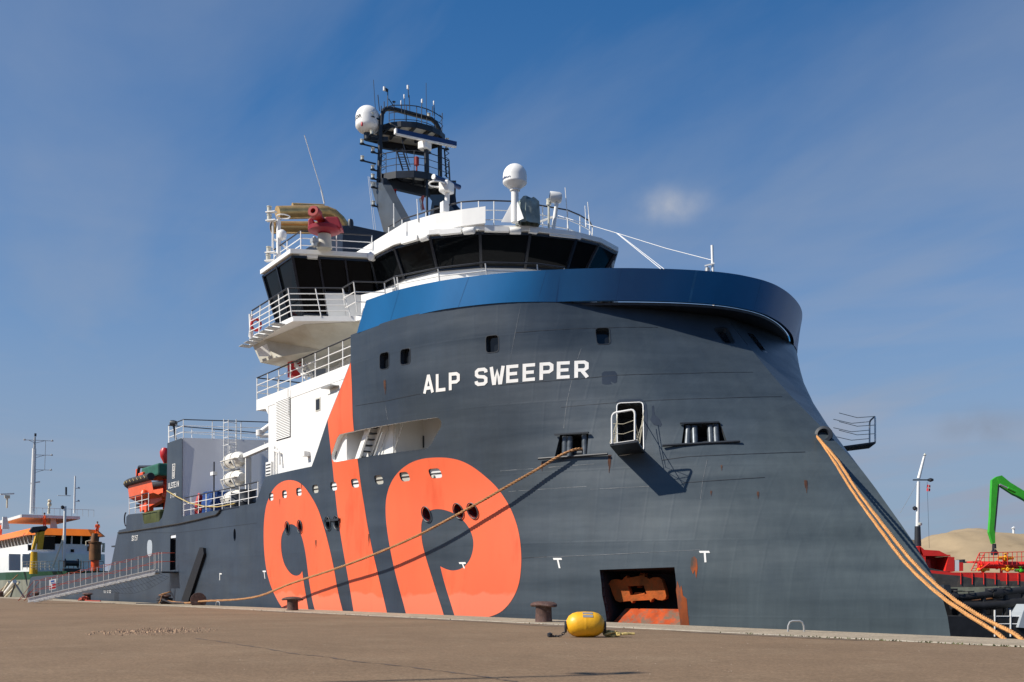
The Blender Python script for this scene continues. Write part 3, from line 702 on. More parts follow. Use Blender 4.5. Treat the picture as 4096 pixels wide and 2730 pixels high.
# roller fairleads with ledges
led = [[[(-32.433, 23.166, 5.696), (-30.12, 24.545, 5.735)], [(-31.9, 23.507, 6.543), (-30.816, 24.233, 6.555)]], [[(-28.593, 25.761, 5.955), (-26.757, 27.705, 6.053)], [(-28.38, 26.395, 6.758), (-27.521, 27.452, 6.789)]]]
rol = [[[(29.689, 6.494), (29.242, 5.784)], [(29.889, 6.483), (29.45, 5.774)], [(30.523, 6.504), (30.104, 5.778)]], [[(34.802, 6.711), (34.299, 6.015)], [(35.033, 6.706), (34.609, 6.028)], [(35.661, 6.723), (35.227, 6.045)], [(35.891, 6.748), (35.438, 6.051)]]]
for q_, (l_, r_) in enumerate(zip(led, rol)):
    k = MB(); shell_patch(rollers[q_], (), 0.5, -0.8, 1, k); rim(k, rollers[q_], 0.8, -0.02)
    fl = k.build('roller_fairlead', 'dark_interior', hull_o)
    for a_, b_ in r_:
        k = MB(); k.tube(shell(*a_, -0.12), shell(*b_, -0.12), 0.115, 14); k.build('roller', 'roller', hull_o)
    k = MB(); k.tube(shell(r_[0][1][0], r_[0][1][1]+.12, -.3), shell(r_[-1][1][0], r_[-1][1][1]+.12, -.3), 0.1, 12); k.build('roller', 'hull_dark', hull_o)
    k = MB()
    for j_, e_ in enumerate(l_): (k.tube(Vector(e_[0]), Vector(e_[1]), .045, 8) if j_ == 0 else k.beam(e_[0], e_[1], 0.1, 0.05))
    k.build('fairlead_ledge', 'hull_dark', hull_o)
# boarding door, its folded-down platform and hoop rail
k = MB(); shell_patch(doors['boarding_door'], (), 0.5, -1.2, 1, k); rim(k, doors['boarding_door'], 1.2, -0.03)
k.build('boarding_doorway', 'dark_interior', hull_o)
df = [shell(p[0], p[1], 0.02) for p in door_q]; dr_ = [shell(p[0], p[1], 0.02) for p in doors['boarding_door']]
k = MB(); k.path(dr_, 0.022, 6, closed=True); k.build('door_frame', 'white', hull_o)
pb = [(-29.894, 24.843, 5.661), (-29.137, 25.406, 5.73)]; po_l, po_r = (-28.96, 23.70, 5.83), (-28.20, 24.26, 5.92)
k = MB(); pv = [Vector(pb[0]), Vector(pb[1]), Vector(po_r), Vector(po_l)]
k.extrude(pv, (0, 0, 0.07)); plat = k.build('boarding_platform', 'hull_dark', hull_o)
k = MB(); k.extrude([v+Vector((0, 0, 0.072)) for v in pv], (0, 0, 0.02)); k.build('platform_deck', 'white', hull_o)
hp_ = [(-29.12, 23.95, 5.952), (-29.12, 23.95, 6.946), (-29.087, 23.998, 7.057), (-28.724, 24.533, 7.09), (-28.688, 24.587, 7.004), (-28.682, 24.595, 6.022)]
hl0, hr0 = Vector(po_l)+Vector((.06, .04, 0)), Vector(po_r)+Vector((-.06, -.04, 0)); hz_ = Vector((0, 0, 1))
hoop = [hl0+hz_*.08, hl0+hz_*.95]+[hl0.lerp(hr0, .16*(1-math.cos(R(t))))+hz_*(.95+.17*math.sin(R(t))) for t in (30, 60, 90)]+[hr0.lerp(hl0, .16*(1-math.cos(R(t))))+hz_*(.95+.17*math.sin(R(t))) for t in (90, 60, 30)]+[hr0+hz_*.95, hr0+hz_*.08]
k = MB(); k.path(hoop, 0.035, 8); k.build('platform_hoop', 'white', hull_o)
k = MB()
for z_ in (0.42, 0.76):
    a_ = hoop[0]+Vector((0, 0, z_-.08)); b_ = hoop[-1]+Vector((0, 0, z_-.08))
    k.path([a_, lerp(a_, b_, .5)[:2]+(a_.z-.03,), b_], 0.012, 5)
    k.path([b_, tuple(Vector(lerp(b_, df[2], .5))-Vector((0, 0, .15))), tuple(Vector(df[2])+Vector((0, 0, 1.0+z_*.6)))], 0.012, 5)
    k.path([a_, tuple(Vector(lerp(a_, df[3], .5))-Vector((0, 0, .1))), tuple(Vector(df[3])+Vector((0, 0, 1.0+z_*.6)))], 0.012, 5)
k.path([pv[2]+Vector((0, 0, .1)), tuple(Vector(lerp(df[1], df[2], .35)))], 0.014, 5)
k.path([pv[3]+Vector((0, 0, .1)), tuple(Vector(lerp(df[0], df[3], .35)))], 0.014, 5)
k.build('safety_chain', 'chain_pale', hull_o)
# the same platform folded out on the port side, seen past the stem
mp_ = lambda p: Vector((p[0], 2*YC-p[1], p[2]+.9))
k = MB(); k.extrude([mp_(v) for v in pv], (0, 0, .07)); k.build('boarding_platform', 'hull_dark', hull_o)
k = MB(); k.path([mp_(v) for v in hoop], .035, 8); k.build('platform_hoop', 'white', hull_o)
k = MB()
for z_ in (.4, .75, 1.1):
    for o_, d_ in ((hoop[0], df[3]), (hoop[-1], df[2])):
        a_ = mp_(o_)+Vector((0, 0, z_-.08)); b_ = mp_(d_)+Vector((0, 0, z_+.3)); k.path([a_, a_.lerp(b_, .5)-Vector((0, 0, .12)), b_], .014, 5)
k.build('safety_chain', 'chain_pale', hull_o)
# anchor pocket
k = MB(); shell_patch(pocket, (), 0.6, -1.8, 1, k); rim(k, pocket, 1.8, -0.02); pk = k.build('anchor_pocket', 'dark_interior', hull_o)
k = MB(); shell_patch([(31.54, 0.891), (31.671, 1.217), (31.691, 0.963), (31.772, 1.053), (31.739, 0.71), (31.845, 0.603), (31.798, 0.135), (31.806, -0.477), (31.499, -0.482), (31.485, 0.348)], (), 0.3, 0.006, 1, k)
k.build('rust_streak', 'rust_stain', hull_o)
k = MB(); shell_patch([(32.285, 1.649), (32.453, 1.993), (32.587, 2.046), (32.625, 1.937), (32.537, 1.647), (32.365, 1.287), (32.407, 1.576), (32.301, 1.432)], (), 0.3, 0.005, 1, k); k.build('rust_streak', 'rust_stain', hull_o)
sl = [(28.695, -0.553), (31.49, -0.5)]
k = MB(); k.add([shell(*sl[0], .0), shell(*sl[1], 0.0), shell(sl[1][0]-.1, sl[1][1]+.75, -.9), shell(sl[0][0]+.5, sl[0][1]+.8, -.9)], [(0, 1, 2, 3)])
k.add([shell(sl[0][0]+.5, sl[0][1]+.8, -.9), shell(sl[1][0]-.1, sl[1][1]+.75, -.9), shell(sl[1][0]-.1, sl[1][1]+.75, -1.75), shell(sl[0][0]+.5, sl[0][1]+.8, -1.75)], [(0, 1, 2, 3)])
k.build('pocket_sill', 'rust_sill', hull_o)
# bow fairlead where the double rope leaves the stem
bfl = (-25.393, 30.408, 6.318)
k = MB(); k.lathe([(.05, -.3), (.25, -.1), (.32, .0), (.3, .1), (.2, .12), (.16, .03), (.14, -.3)], bfl, 20, axis=(0.55, -0.75, 0.2)); k.build('bow_fairlead', 'hull_dark', hull_o)
# thin weld seams and scuffs on the plating
M['seam'] = mat('seam_paint', (0.018, 0.023, 0.031), 0.6)
M['roller'] = mat('roller_steel', (0.085, 0.10, 0.115), 0.4, metal=.3, var=.3, scale=6, wear=(.3, .3, .28), wscale=5, wpos=(.62, .8))
M['scuff'] = mat('scuff_paint', (0.20, 0.21, 0.22), 0.7, var=.4, scale=3)
for a_ in [[(27.982, 8.543), (31.31, 8.591), (33.152, 8.696), (35.756, 8.735), (39.625, 8.944)], [(30.189, 7.561), (32.07, 7.625), (36.826, 7.751), (39.946, 7.918)], [(33.003, 5.442), (33.995, 5.536), (36.832, 5.597), (38.671, 5.654)], [(29.511, 10.461), (33.082, 10.572), (36.345, 10.707)], [(33.327, 4.602), (36.777, 4.748)], [(18.694, 8.632), (21.357, 8.55), (24.027, 8.586)], [(-21.336, 4.837), (-7.811, 4.279), (-0.715, 4.246), (6.433, 4.234)], [(25.777, 2.071), (27.04, 2.111)]]:
    pts = []; k = MB()
    for i_ in range(len(a_)-1):
        for j_ in range(8): pts.append(lerp(a_[i_], a_[i_+1], j_/8))
    for i_ in range(len(pts)-1):
        (u0, z0), (u1, z1) = pts[i_], pts[i_+1]
        k.add([shell(u0, z0-.008, .009), shell(u1, z1-.008, .009), shell(u1, z1+.008, .009), shell(u0, z0+.008, .009)], [(0, 1, 2, 3)])
    k.build('weld_seam', 'seam', hull_o)
for a_ in [[(30.2, 11.546), (28.905, 9.533)], [(32.158, 9.832), (31.773, 9.354)], [(31.183, 8.569), (30.47, 7.642), (29.846, 6.775)], [(34.68, 5.415), (34.087, 4.654), (33.708, 4.025)], [(26.103, 5.36), (27.668, 5.36)], [(28.36, 5.376), (30.316, 5.407)], [(26.106, 4.567), (29.595, 4.609)], [(29.686, 4.494), (32.044, 4.518)], [(25.899, 2.07), (27.169, 2.098), (29.106, 2.135), (32.864, 2.262)], [(21.159, 8.352), (21.025, 7.781)]]:
    k = MB()
    for i_ in range(len(a_)-1):
        for j_ in range(6):
            (u0, z0), (u1, z1) = lerp(a_[i_], a_[i_+1], j_/6), lerp(a_[i_], a_[i_+1], (j_+1)/6)
            w_ = random.uniform(.002, .009)
            if abs(u1-u0) > abs(z1-z0): k.add([shell(u0, z0-w_, .006), shell(u1, z1-w_, .006), shell(u1, z1+w_, .006), shell(u0, z0+w_, .006)], [(0, 1, 2, 3)])
            else: k.add([shell(u0-w_, z0, .006), shell(u1-w_, z1, .006), shell(u1+w_, z1, .006), shell(u0+w_, z0, .006)], [(0, 1, 2, 3)])
    k.build('paint_scuff', 'scuff', hull_o)
# tug push marks: white T shapes
for q_ in [[(27.141, 2.017), (27.501, 2.012), (27.321, 2.014), (27.3, 1.678)], [(32.814, 2.19), (33.165, 2.185), (32.988, 2.188), (32.881, 1.833)], [(22.635, 1.923), (22.985, 1.919), (22.81, 1.921), (22.852, 1.717)], [(6.17, 1.781), (6.597, 1.776), (6.36, 1.779), (6.448, 1.412)], [(-0.301, 1.72), (0.048, 1.716), (-0.26, 1.72), (-0.26, 1.37)]]:
    k = MB(); a_, b_, c_, d_ = q_; t_ = 0.035
    k.add([shell(a_[0], a_[1]-t_, .01), shell(b_[0], b_[1]-t_, .01), shell(b_[0], b_[1]+t_, .01), shell(a_[0], a_[1]+t_, .01)], [(0, 1, 2, 3)])
    k.add([shell(c_[0]-t_, c_[1]-t_, .01), shell(c_[0]+t_, c_[1]-t_, .01), shell(d_[0]+t_, d_[1], .01), shell(d_[0]-t_, d_[1], .01)], [(0, 1, 2, 3)])
    k.build('push_mark', 'lettering', hull_o)
# repainted patches of fresher paint
for q_ in [[(32.352, 8.377), (32.537, 8.792), (32.683, 8.854), (33.115, 8.854), (33.156, 8.75), (32.989, 8.428), (32.83, 8.341), (32.459, 8.341)], [(33.852, 7.457), (33.945, 7.482), (33.764, 7.138), (33.836, 6.976), (33.81, 6.764), (33.698, 6.672), (33.477, 6.748), (33.458, 6.934), (33.651, 7.114)], [(33.678, 7.651), (33.69, 7.516), (33.186, 6.627), (32.839, 6.221), (32.802, 6.222)], [(32.508, 7.651), (32.706, 7.752), (33.595, 7.745), (33.702, 7.645)]]:
    k = MB(); shell_patch(q_, (), .3, .007, 1, k); k.build('repaint_patch', 'repaint', hull_o)
# chafed chain hanging along the aft bulwark edge
k = MB(); k.path([(-79.336, 20.14, 4.828), (-76.501, 20.14, 4.799), (-73.833, 20.14, 4.797), (-71.607, 20.14, 4.791), (-69.492, 20.14, 4.794), (-67.478, 20.14, 4.797), (-65.56, 20.14, 4.799), (-63.73, 20.14, 4.832), (-61.983, 20.14, 4.87), (-60.862, 20.14, 4.907), (-59.773, 20.14, 4.943), (-58.715, 20.14, 4.963), (-58.26, 20.14, 5.092), (-57.993, 20.14, 5.23)], .05, 6); k.build('bulwark_chain', 'rubber_black', hull_o)
# small rust runs
for q_ in [(37.671, 4.516, 0.07, 0.35), (35.815, 4.174, 0.05, 0.2), (34.202, 4.257, 0.04, 0.14), (35.049, 5.153, 0.04, 0.16), (31.036, 5.571, 0.08, 0.5), (28.142, 5.502, 0.05, 0.25), (21.497, 9.265, 0.1, 0.45), (11.75, 5.729, 0.05, 0.25), (12.755, 3.04, 0.12, 0.3), (8.907, 5.163, 0.05, 0.3), (17.36, 3.122, 0.08, 0.4)]:
    k = MB(); u_, z_, w_, h_ = q_
    X0_ = hull(u_, z_)[0]
    P0_ = Vector(shell(u_, z_)); T0_ = (Vector(shell(min(u_+.2, 40), z_))-Vector(shell(u_-.2, z_))); T0_.z = 0; T0_.normalize()
    def sv(dx, dz):
        lo, hi = u_-4, min(40, u_+4)          # water runs straight down the plate: keep the place along the plate constant
        for _ in range(24):
            md = (lo+hi)/2
            if (Vector(shell(md, z_+dz))-P0_).dot(T0_) < dx: lo = md
            else: hi = md
        return shell(lo, z_+dz, .012)
    for j_ in range(3):
        v_ = (j_-1)*w_*.55; a_ = w_*(.28, .42, .22)[j_]; t_ = h_*(.5, 1, .7)[j_]
        k.add([sv(v_-a_*.5, h_*.25), sv(v_+a_*.5, h_*.3), sv(v_+a_*.6, 0), sv(v_+a_*.25, -t_), sv(v_-a_*.15, -t_*1.05), sv(v_-a_*.6, -t_*.3)], [tuple(range(6))])
    k.build('rust_run', 'rust_faint', hull_o)
# dark sliding fender on the side, stern texts
fe = [(-3.195, 3.253), (-2.598, 3.199), (-2.488, 2.872), (-5.327, 0.089), (-6.574, 0.203), (-3.756, 2.757)]
k = MB(); n_ = len(fe); k.add([shell(*p, .16) for p in fe]+[shell(*p, -.05) for p in fe], [tuple(range(n_))]+[(i, (i+1) % n_, n_+(i+1) % n_, n_+i) for i in range(n_)]); k.build('side_fender', 'black', hull_o)
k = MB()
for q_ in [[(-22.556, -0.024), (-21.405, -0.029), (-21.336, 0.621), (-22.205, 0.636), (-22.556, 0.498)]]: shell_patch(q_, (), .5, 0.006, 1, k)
k.build('stern_recess_shade', 'hull_dark', hull_o)  # flat dark patch on the plating, the recess's shade put into its colour
shell_text('SX157', [(-17.923, 4.131), (-16.447, 4.131), (-16.385, 4.479), (-17.859, 4.494)], 'lettering', hull_o, 0.02, .15)
shell_text('TO 5150', [(-25.544, 0.557), (-23.448, 0.557), (-23.448, 0.761), (-25.544, 0.746)], 'lettering', hull_o, 0.02, .15)
shell_text('ULSTEIN', [(-9.609, 7.062), (-7.485, 7.05), (-7.485, 7.403), (-9.609, 7.417)], 'lettering', hull_o, 0.02, .15)
shell_text('X-BOW', [(-9.178, 6.461), (-8.063, 6.483), (-8.063, 6.715), (-9.178, 6.708)], 'lettering', hull_o, 0.02, .15)
em = [(-8.829, 7.637), (-8.342, 7.628), (-8.202, 8.5), (-8.777, 8.515)]
k = MB()
def em_quad(s0, t0, s1, t1):
    k.add([shell(*bilin(em, s0, t0), .02), shell(*bilin(em, s1, t0), .02), shell(*bilin(em, s1, t1), .02), shell(*bilin(em, s0, t1), .02)], [(0, 1, 2, 3)])
for r_ in ((0, 0, 1, .035), (0, .965, 1, 1), (0, .035, .13, .965), (.87, .035, 1, .965), (.3, .12, .7, .17), (.3, .17, .42, .44), (.58, .17, .7, .44), (.3, .5, .7, .55), (.28, .55, .4, .72), (.6, .55, .72, .72)): em_quad(*r_)
k.add([shell(*bilin(em, .5, .9), .02), shell(*bilin(em, .25, .76), .02), shell(*bilin(em, .36, .73), .02), shell(*bilin(em, .5, .83), .02), shell(*bilin(em, .64, .73), .02), shell(*bilin(em, .75, .76), .02)], [(0, 1, 2, 3), (0, 3, 4, 5)])
k.build('painted_emblem', 'lettering', hull_o)

# ------------------------------------------------------------------ decks and casing
k = MB(); k.span(-82, -43.5, 20.35, YC*2-20.35, 3.9, 4.0); k.build('main_deck', 'hull_dark', tug)
k = MB(); k.span(-109, -82.01, 20.35, YC*2-20.35, 1.5, 1.6); k.build('aft_deck', 'hull_dark', tug)
k = MB(); k.span(-109.3, -109.1, 20.3, YC*2-20.3, -3, 1.5); k.build('transom', 'hull', tug)
cas = [(-64.98, 20.22, 9.918), (-67.94, 20.22, 9.937)]
cz_ = 9.93
cp = [(cas[0][0], 20.24), (cas[0][0]+1.9, 24.95), (cas[0][0]+3.2, YC), (cas[0][0]+1.9, 2*YC-24.95), (cas[0][0], 2*YC-20.24), (cas[1][0], 2*YC-20.24), (cas[1][0], 20.24)]
k = MB(); k.prism(cp, 4.0, cz_); k.build('winch_casing', 'casing_white', tug)

# ------------------------------------------------------------------ railings
def railing(name, base, top, nr, parent, r=0.024, spacing=1.5, post_r=0.028, dark_top=True, posts=True, m='white'):
    """base / top: matching polylines; nr rails below the top one"""
    k = MB(); B = [Vector(p) for p in base]; T = [Vector(p) for p in top]
    for j in range(1, nr+1):
        f_ = j/(nr+1)
        k.path([b.lerp(t, f_) for b, t in zip(B, T)], r, 5)
    if posts:
        for i in range(len(B)-1):
            n_ = max(1, round((B[i+1]-B[i]).length/spacing))
            for j in range(n_+(1 if i == len(B)-2 else 0)):
                k.tube(B[i].lerp(B[i+1], j/n_), T[i].lerp(T[i+1], j/n_), post_r, 5, caps=False)
    if not dark_top: k.path(T, r*1.3, 6)
    o = k.build(name, m, parent)
    if dark_top:
        k = MB(); k.path(T, r*1.4, 6); k.build('handrail', 'rail_dark', o if parent is tug else parent)
    return o
def up(pts, h): return [(p[0], p[1], p[2]+h) for p in pts]
cb = [(p[0], p[1], cz_) for p in cp[:4]]
railing('casing_railing', [(cas[1][0], 20.3, cz_), (cas[0][0], 20.3, cz_), cb[1], cb[2]], up([(cas[1][0], 20.3, cz_), (cas[0][0], 20.3, cz_), cb[1], cb[2]], 1.1), 2, tug)
railing('casing_railing', [(cas[1][0]+.1, 20.3, cz_), (cas[1][0]+.1, 26, cz_), (cas[1][0]+.1, 33, cz_)], up([(cas[1][0]+.1, 20.3, cz_), (cas[1][0]+.1, 26, cz_), (cas[1][0]+.1, 33, cz_)], 1.1), 2, tug)
# caged ladder on the casing front
k = MB(); lx = [(-63.989, 22.477, 8.983), (-63.719, 23.152, 9.002)]
for a_ in lx:
    k.tube((a_[0]+.15, a_[1]-.1, 5), (a_[0]+.15, a_[1]-.1, 11.1), .03, 6)
mid_ = lerp(lx[0], lx[1], .5)
for z_ in (9.5, 9.95, 10.4, 10.85): k.path([(lx[0][0]+.15, lx[0][1]-.1, z_), (mid_[0]+.7, mid_[1]-.4, z_), (lx[1][0]+.15, lx[1][1]-.1, z_)], .022, 5)
k.tube((mid_[0]+.7, mid_[1]-.4, 8.6), (mid_[0]+.7, mid_[1]-.4, 11), .022, 5)
k.tube((mid_[0]+.15, mid_[1]-.1, 8), (mid_[0]+.15, mid_[1]-.1, 9.5), .03, 5)
for j in range(16): k.tube((lx[0][0]+.15, lx[0][1]-.1, 5.2+.3*j), (lx[1][0]+.15, lx[1][1]-.1, 5.2+.3*j), .015, 4)
k.build('caged_ladder', 'white', tug)
cl = [(-66.64, 20.194, 11.004), (-66.542, 20.339, 10.069)]
k = MB(); k.lathe([(.02, -.25), (.16, -.2), (.2, 0), (.18, .15)], cl[0], 10, axis=(-.6, -.6, .1)); k.path([cl[0], lerp(cl[0], cl[1], .5), (cl[1][0], cl[1][1], cz_)], .07, 8); k.build('deck_floodlight', 'hull_dark', tug)
# main deck rail at the bulwark top forward of the casing
mr_b = [(-65.287, 20.3, 5.636), (-58.714, 20.3, 5.56), (-52.798, 20.3, 5.317)]
mr = [(cas[0][0]+.05, 20.32, 5.2), (-58.2, 20.32, 5.2), (-52.9, 20.32, 5.22)]
railing('deck_railing', mr, up(mr, 1.12), 2, tug, spacing=1.3)

# ------------------------------------------------------------------ deckhouse
HZ = 10.65
k = MB(); k.span(-52.25, -43.0, 20.62, 2*YC-20.62, 8.9, HZ-.26)
k.span(-52.25, -45.1, 20.62, 22.2, 4.0, 8.899); k.span(-52.25, -45.1, 22.201, 2*YC-20.62, 4.0, 8.899)
house = k.build('deckhouse', 'white', tug)
k = MB(); k.span(-53.86, -41.9, 20.6, 2*YC-20.6, HZ-.55, HZ); k.build('house_deck_edge', 'white', house)
for y_ in (20.6, 23.5):
    k = MB(); k.extrude([(-53.8, y_, HZ-.551), (-52.26, y_, HZ-.551), (-52.26, y_, HZ-.95), (-52.6, y_, HZ-.62)], (0, .25, 0)); k.build('deck_bracket', 'white', house)
# louvre panel with separate slats
lq = [(-51.159, 20.62, 10.187), (-49.421, 20.62, 10.219), (-51.144, 20.62, 8.241), (-49.377, 20.62, 8.287)]
lx0, lx1, lz0, lz1 = lq[0][0], lq[1][0], min(lq[2][2], lq[3][2]), lq[0][2]
k = MB(); k.span(lx0, lx1, 20.6, 20.62, lz0, lz1); k.build('louvre_recess', 'hull_dark', house)
slm = None
ns_ = 24
for j in range(ns_):
    z_ = lz0+(lz1-lz0)*(j+.5)/ns_
    if slm is None:
        k = MB(); k.add([(lx0-.03, 20.565, z_-.02), (lx1+.03, 20.565, z_-.02), (lx1+.03, 20.595, z_+.035), (lx0-.03, 20.595, z_+.035), (lx0-.03, 20.555, z_-.005), (lx1+.03, 20.555, z_-.005), (lx1+.03, 20.585, z_+.05), (lx0-.03, 20.585, z_+.05)], [(0, 1, 2, 3), (4, 5, 6, 7), (0, 1, 5, 4), (2, 3, 7, 6), (0, 3, 7, 4), (1, 2, 6, 5)])
        slm = k.build('louvre_slat', 'white', house); z00 = z_
    else:
        o_ = slm.copy(); COL.objects.link(o_); o_.location.z = slm.location.z+(z_-z00)
k = MB(); lp = [(-49.455, 20.5, 10.568), (-49.455, 20.5, 9.3)]
k.tube(lp[0], lp[1], .03, 6); k.build('standpipe', 'white', house)
for q_ in [[(-46.388, 20.62, 9.111), (-46, 20.62, 9.058), (-46, 20.62, 9.594)], [(-45.052, 20.62, 9.128), (-44.681, 20.62, 9.093), (-44.681, 20.62, 9.609)]]:
    k = MB(); k.span(q_[0][0], q_[1][0], 20.585, 20.62, q_[0][2], q_[2][2]); k.build('window', 'pane_dark', house)
    k = MB(); k.span(q_[0][0]-.06, q_[1][0]+.06, 20.6, 20.618, q_[0][2]-.06, q_[2][2]+.06); k.build('window_frame', 'soffit', house)
k = MB(); sh = (-44.461, 20.62, 9.873)
k.box((sh[0], 20.42, sh[2]), (1.0, .45, .05)); k.build('spray_hood', 'galv', house)
k = MB()
fq = [(-47.239, 20.62, 7.183), (-51.144, 20.62, 7.246), (-50.49, 20.62, 7.496), (-51.896, 20.62, 6.807)]
k.box((fq[0][0], 20.47, fq[0][2]), (.3, .3, .22)); k.build('wall_lamp', 'white', house); k = MB(); k.tube((fq[1][0], 20.5, fq[1][2]-.9), (fq[1][0], 20.5, fq[1][2]+.7), .06, 8); k.path([(fq[1][0], 20.5, fq[1][2]+.5), (fq[2][0], 20.47, fq[2][2]+.1), (fq[2][0]+.1, 20.47, fq[2][2]-.5)], .07, 8)
k.build('vent_pipe', 'white', house); k = MB(); k.box((fq[3][0], 20.54, fq[3][2]), (.7, .14, .9)); k.build('vent_box', 'white', house)
k = MB()
for j in range(5): k.span(fq[3][0]-.28, fq[3][0]+.28, 20.455, 20.469, fq[3][2]-.36+.16*j, fq[3][2]-.30+.16*j)
k.build('vent_grille', 'hull_dark', house)
# interior seen through the long side opening: lit panel, inner wall, forward bulkhead, sloping stair
k = MB(); k.span(-45.09, -42.95, 20.5, 20.58, 5.4, 9.6); k.build('inner_panel', 'white', house)
k = MB(); k.span(-42.94, -40.2, 21.3, 21.36, 5.4, 9.6); k.build('inner_wall', 'white', house)
k = MB(); k.span(-40.19, -36.9, 22.7, 22.8, 5.4, 9.6); k.build('inner_wall', 'white', house)
k = MB(); k.span(-43.02, -42.95, 20.581, 21.3, 5.4, 9.6); k.build('inner_corner', 'white', house)
k = MB(); k.span(-40.2, -40.12, 21.361, 22.7, 5.4, 9.6); k.build('inner_corner', 'white', house)
k = MB(); k.span(-36.9, -36.8, 22.0, 22.8, 5.4, 9.6); k.build('inner_bulkhead', 'white', house)
k = MB(); k.span(-43.0, -37.2, 21.5, 22.8, 5.3, 5.4); k.build('side_deck', 'soffit', house)
k = MB(); k.span(-43.0, -36.9, 21.5, 22.8, 9.61, 9.7); k.build('side_deck_ceiling', 'soffit', house)
for x_ in (-43.75,):
    k = MB(); k.beam((x_-.45, 20.49, 6.3), (x_+.35, 20.49, 8.4), .03, .02); k.build('panel_joint', 'hull_dark', house)
k = MB(); dq = [(-40.519, 22.7, 6.875), (-40.053, 22.7, 6.853), (-40.053, 22.7, 7.377)]
k.span(dq[0][0], dq[1][0], 22.66, 22.7, dq[0][2], dq[2][2]); k.build('inner_door', 'hull_dark', house)
sL = [(-42.461, 20.78, 6.503), (-41.489, 20.78, 7.676)]; sR = [(-43.086, 22.3, 6.834), (-42.126, 22.3, 7.932)]
dz_ = sL[1][2]-sL[0][2]; dx_ = sL[1][0]-sL[0][0]
sR = [(sL[0][0]+.12, 21.22, sL[0][2]), (sL[1][0]+.12, 21.22, sL[1][2])]
stair = []
k = MB(); e_ = Vector((dx_, 0, dz_)).normalized()
for s_ in (sL, sR):
    k.beam(Vector(s_[0])-e_*.8, Vector(s_[1])+e_*.8, .08, .3, up=(-dz_, 0, dx_))
so = k.build('stair_stringer', 'white', house)
for j in range(-2, 9):
    t_ = (j+.3)/5.0; c_ = Vector(lerp(sL[0], sL[1], t_)); k = MB(); k.box((c_.x+.06, (sL[0][1]+21.22)/2, c_.z), (.28, 21.22-sL[0][1]-.08, .05)); k.build('stair_tread', 'hull_dark', house)
k = MB()
for x_ in (sL[0][0]-.35, sL[0][0]+.95):
    k.beam((x_, 20.72, 5.6), (x_+dx_*1.5, 20.72, 5.6+dz_*1.5), .04, .04)
    k.tube((x_+1.3, 21.2, 6.2), (x_+1.3+dx_*1.2, 21.2, 6.2+dz_*1.4), .025, 6)
k.build('stair_handrail', 'galv', house)

hb = [(-53.9, 22.9, HZ), (-53.9, 20.65, HZ), (-42.2, 20.65, HZ)]
railing('house_railing', [(-53.9, 30, HZ)]+hb, up([(-53.9, 30, HZ)]+hb, 1.15), 2, tug, spacing=1.45)
# recessed block between the house deck and the bridge
k = MB(); k.prism([(-51.5, 23.4), (-44.0, 23.4), (-41.5, 24.5), (-40.0, 27), (-40, 34), (-41.5, 36.7), (-44, 37.8), (-51.5, 37.8)], HZ, 13.1); k.build('bridge_support', 'white', tug)
# inclined ladder and red locker under the wing
li = [(-51.003, 21.258, 12.338), (-48.988, 21.28, 11.077), (-50.999, 21.665, 12.56), (-49.045, 21.596, 11.154)]
k = MB(); k.beam(li[0], li[1], .06, .22); k.beam(li[2], li[3], .06, .22)
for j in range(10): k.beam(lerp(li[0], li[1], (j+.5)/10), lerp(li[2], li[3], (j+.5)/10), .2, .04)
k.build('inclined_ladder', 'white', tug)
rb = (-50.747, 21.373, 11.837)
k = MB(); k.box(rb, (.55, .5, .85)); k.build('red_locker', 'red', tug, bevel=.02)

# ------------------------------------------------------------------ bridge: wing, wheelhouse, roof
def mirror(pts): return [(p[0], 2*YC-p[1]) for p in pts]
RP = [(-51.5, 20.08), (-47.65, 19.97), (-46.2, 23.3), (-43.9, 23.36), (-41.75, 23.97), (-39.97, 25.43), (-38.85, 27.3), (-38.3, 29.4)]   # roof edge in plan
RB = [(-51.1, 20.75), (-48.05, 20.7), (-46.7, 23.95), (-44.2, 24.05), (-42.25, 24.65), (-40.7, 25.95), (-39.7, 27.6), (-39.2, 29.5)]   # window foot in plan
full = RP+[(-38.35, 30.7), (-38.95, 32.2), (-41.0, 33.6), (-43.0, 35.2), (-44.6, 36.6), (-46.2, 37.9), (-47.65, 41.23), (-51.5, 41.12)]
foot = RB+[(-39.25, 30.5), (-39.8, 31.8), (-41.6, 33.0), (-43.5, 34.6), (-45.1, 36.0), (-46.7, 37.25), (-48.05, 40.5), (-51.1, 40.45)]
ZT, ZB = 16.42, 15.17
zfoot = [13.75, 13.9, ZB, ZB, ZB, ZB, ZB, ZB]; zfoot = zfoot+zfoot[::-1]
bridge = None
k = MB(); k.prism([(p[0]*1.0, YC+(p[1]-YC)*.985) for p in foot], 13.1, 13.75)
kk = []
n_ = len(foot)
for i in range(n_-1):
    a, b, c, d = foot[i], foot[i+1], full[i+1], full[i]
    zz0, zz1 = zfoot[i], zfoot[i+1]
    if zz0 > 13.95 or zz1 > 13.95:
        k.quad((a[0], a[1], 13.35), (b[0], b[1], 13.35), (b[0], b[1], ZB-.02), (a[0], a[1], ZB-.02))
bridge = k.build('wheelhouse', 'white', tug)
k = MB(); inner = [(p[0]-.5, YC+(p[1]-YC)*.93) for p in foot]; k.prism(inner, 13.4, 16.3); k.build('wheelhouse_interior', 'black', bridge)
def wpt(i, t, v, off=0.0):
    zf = zfoot[i]+(zfoot[i+1]-zfoot[i])*t if (zfoot[i] > 13.95) == (zfoot[i+1] > 13.95) else (ZB if i not in (1, n_-3) else None)
    return None
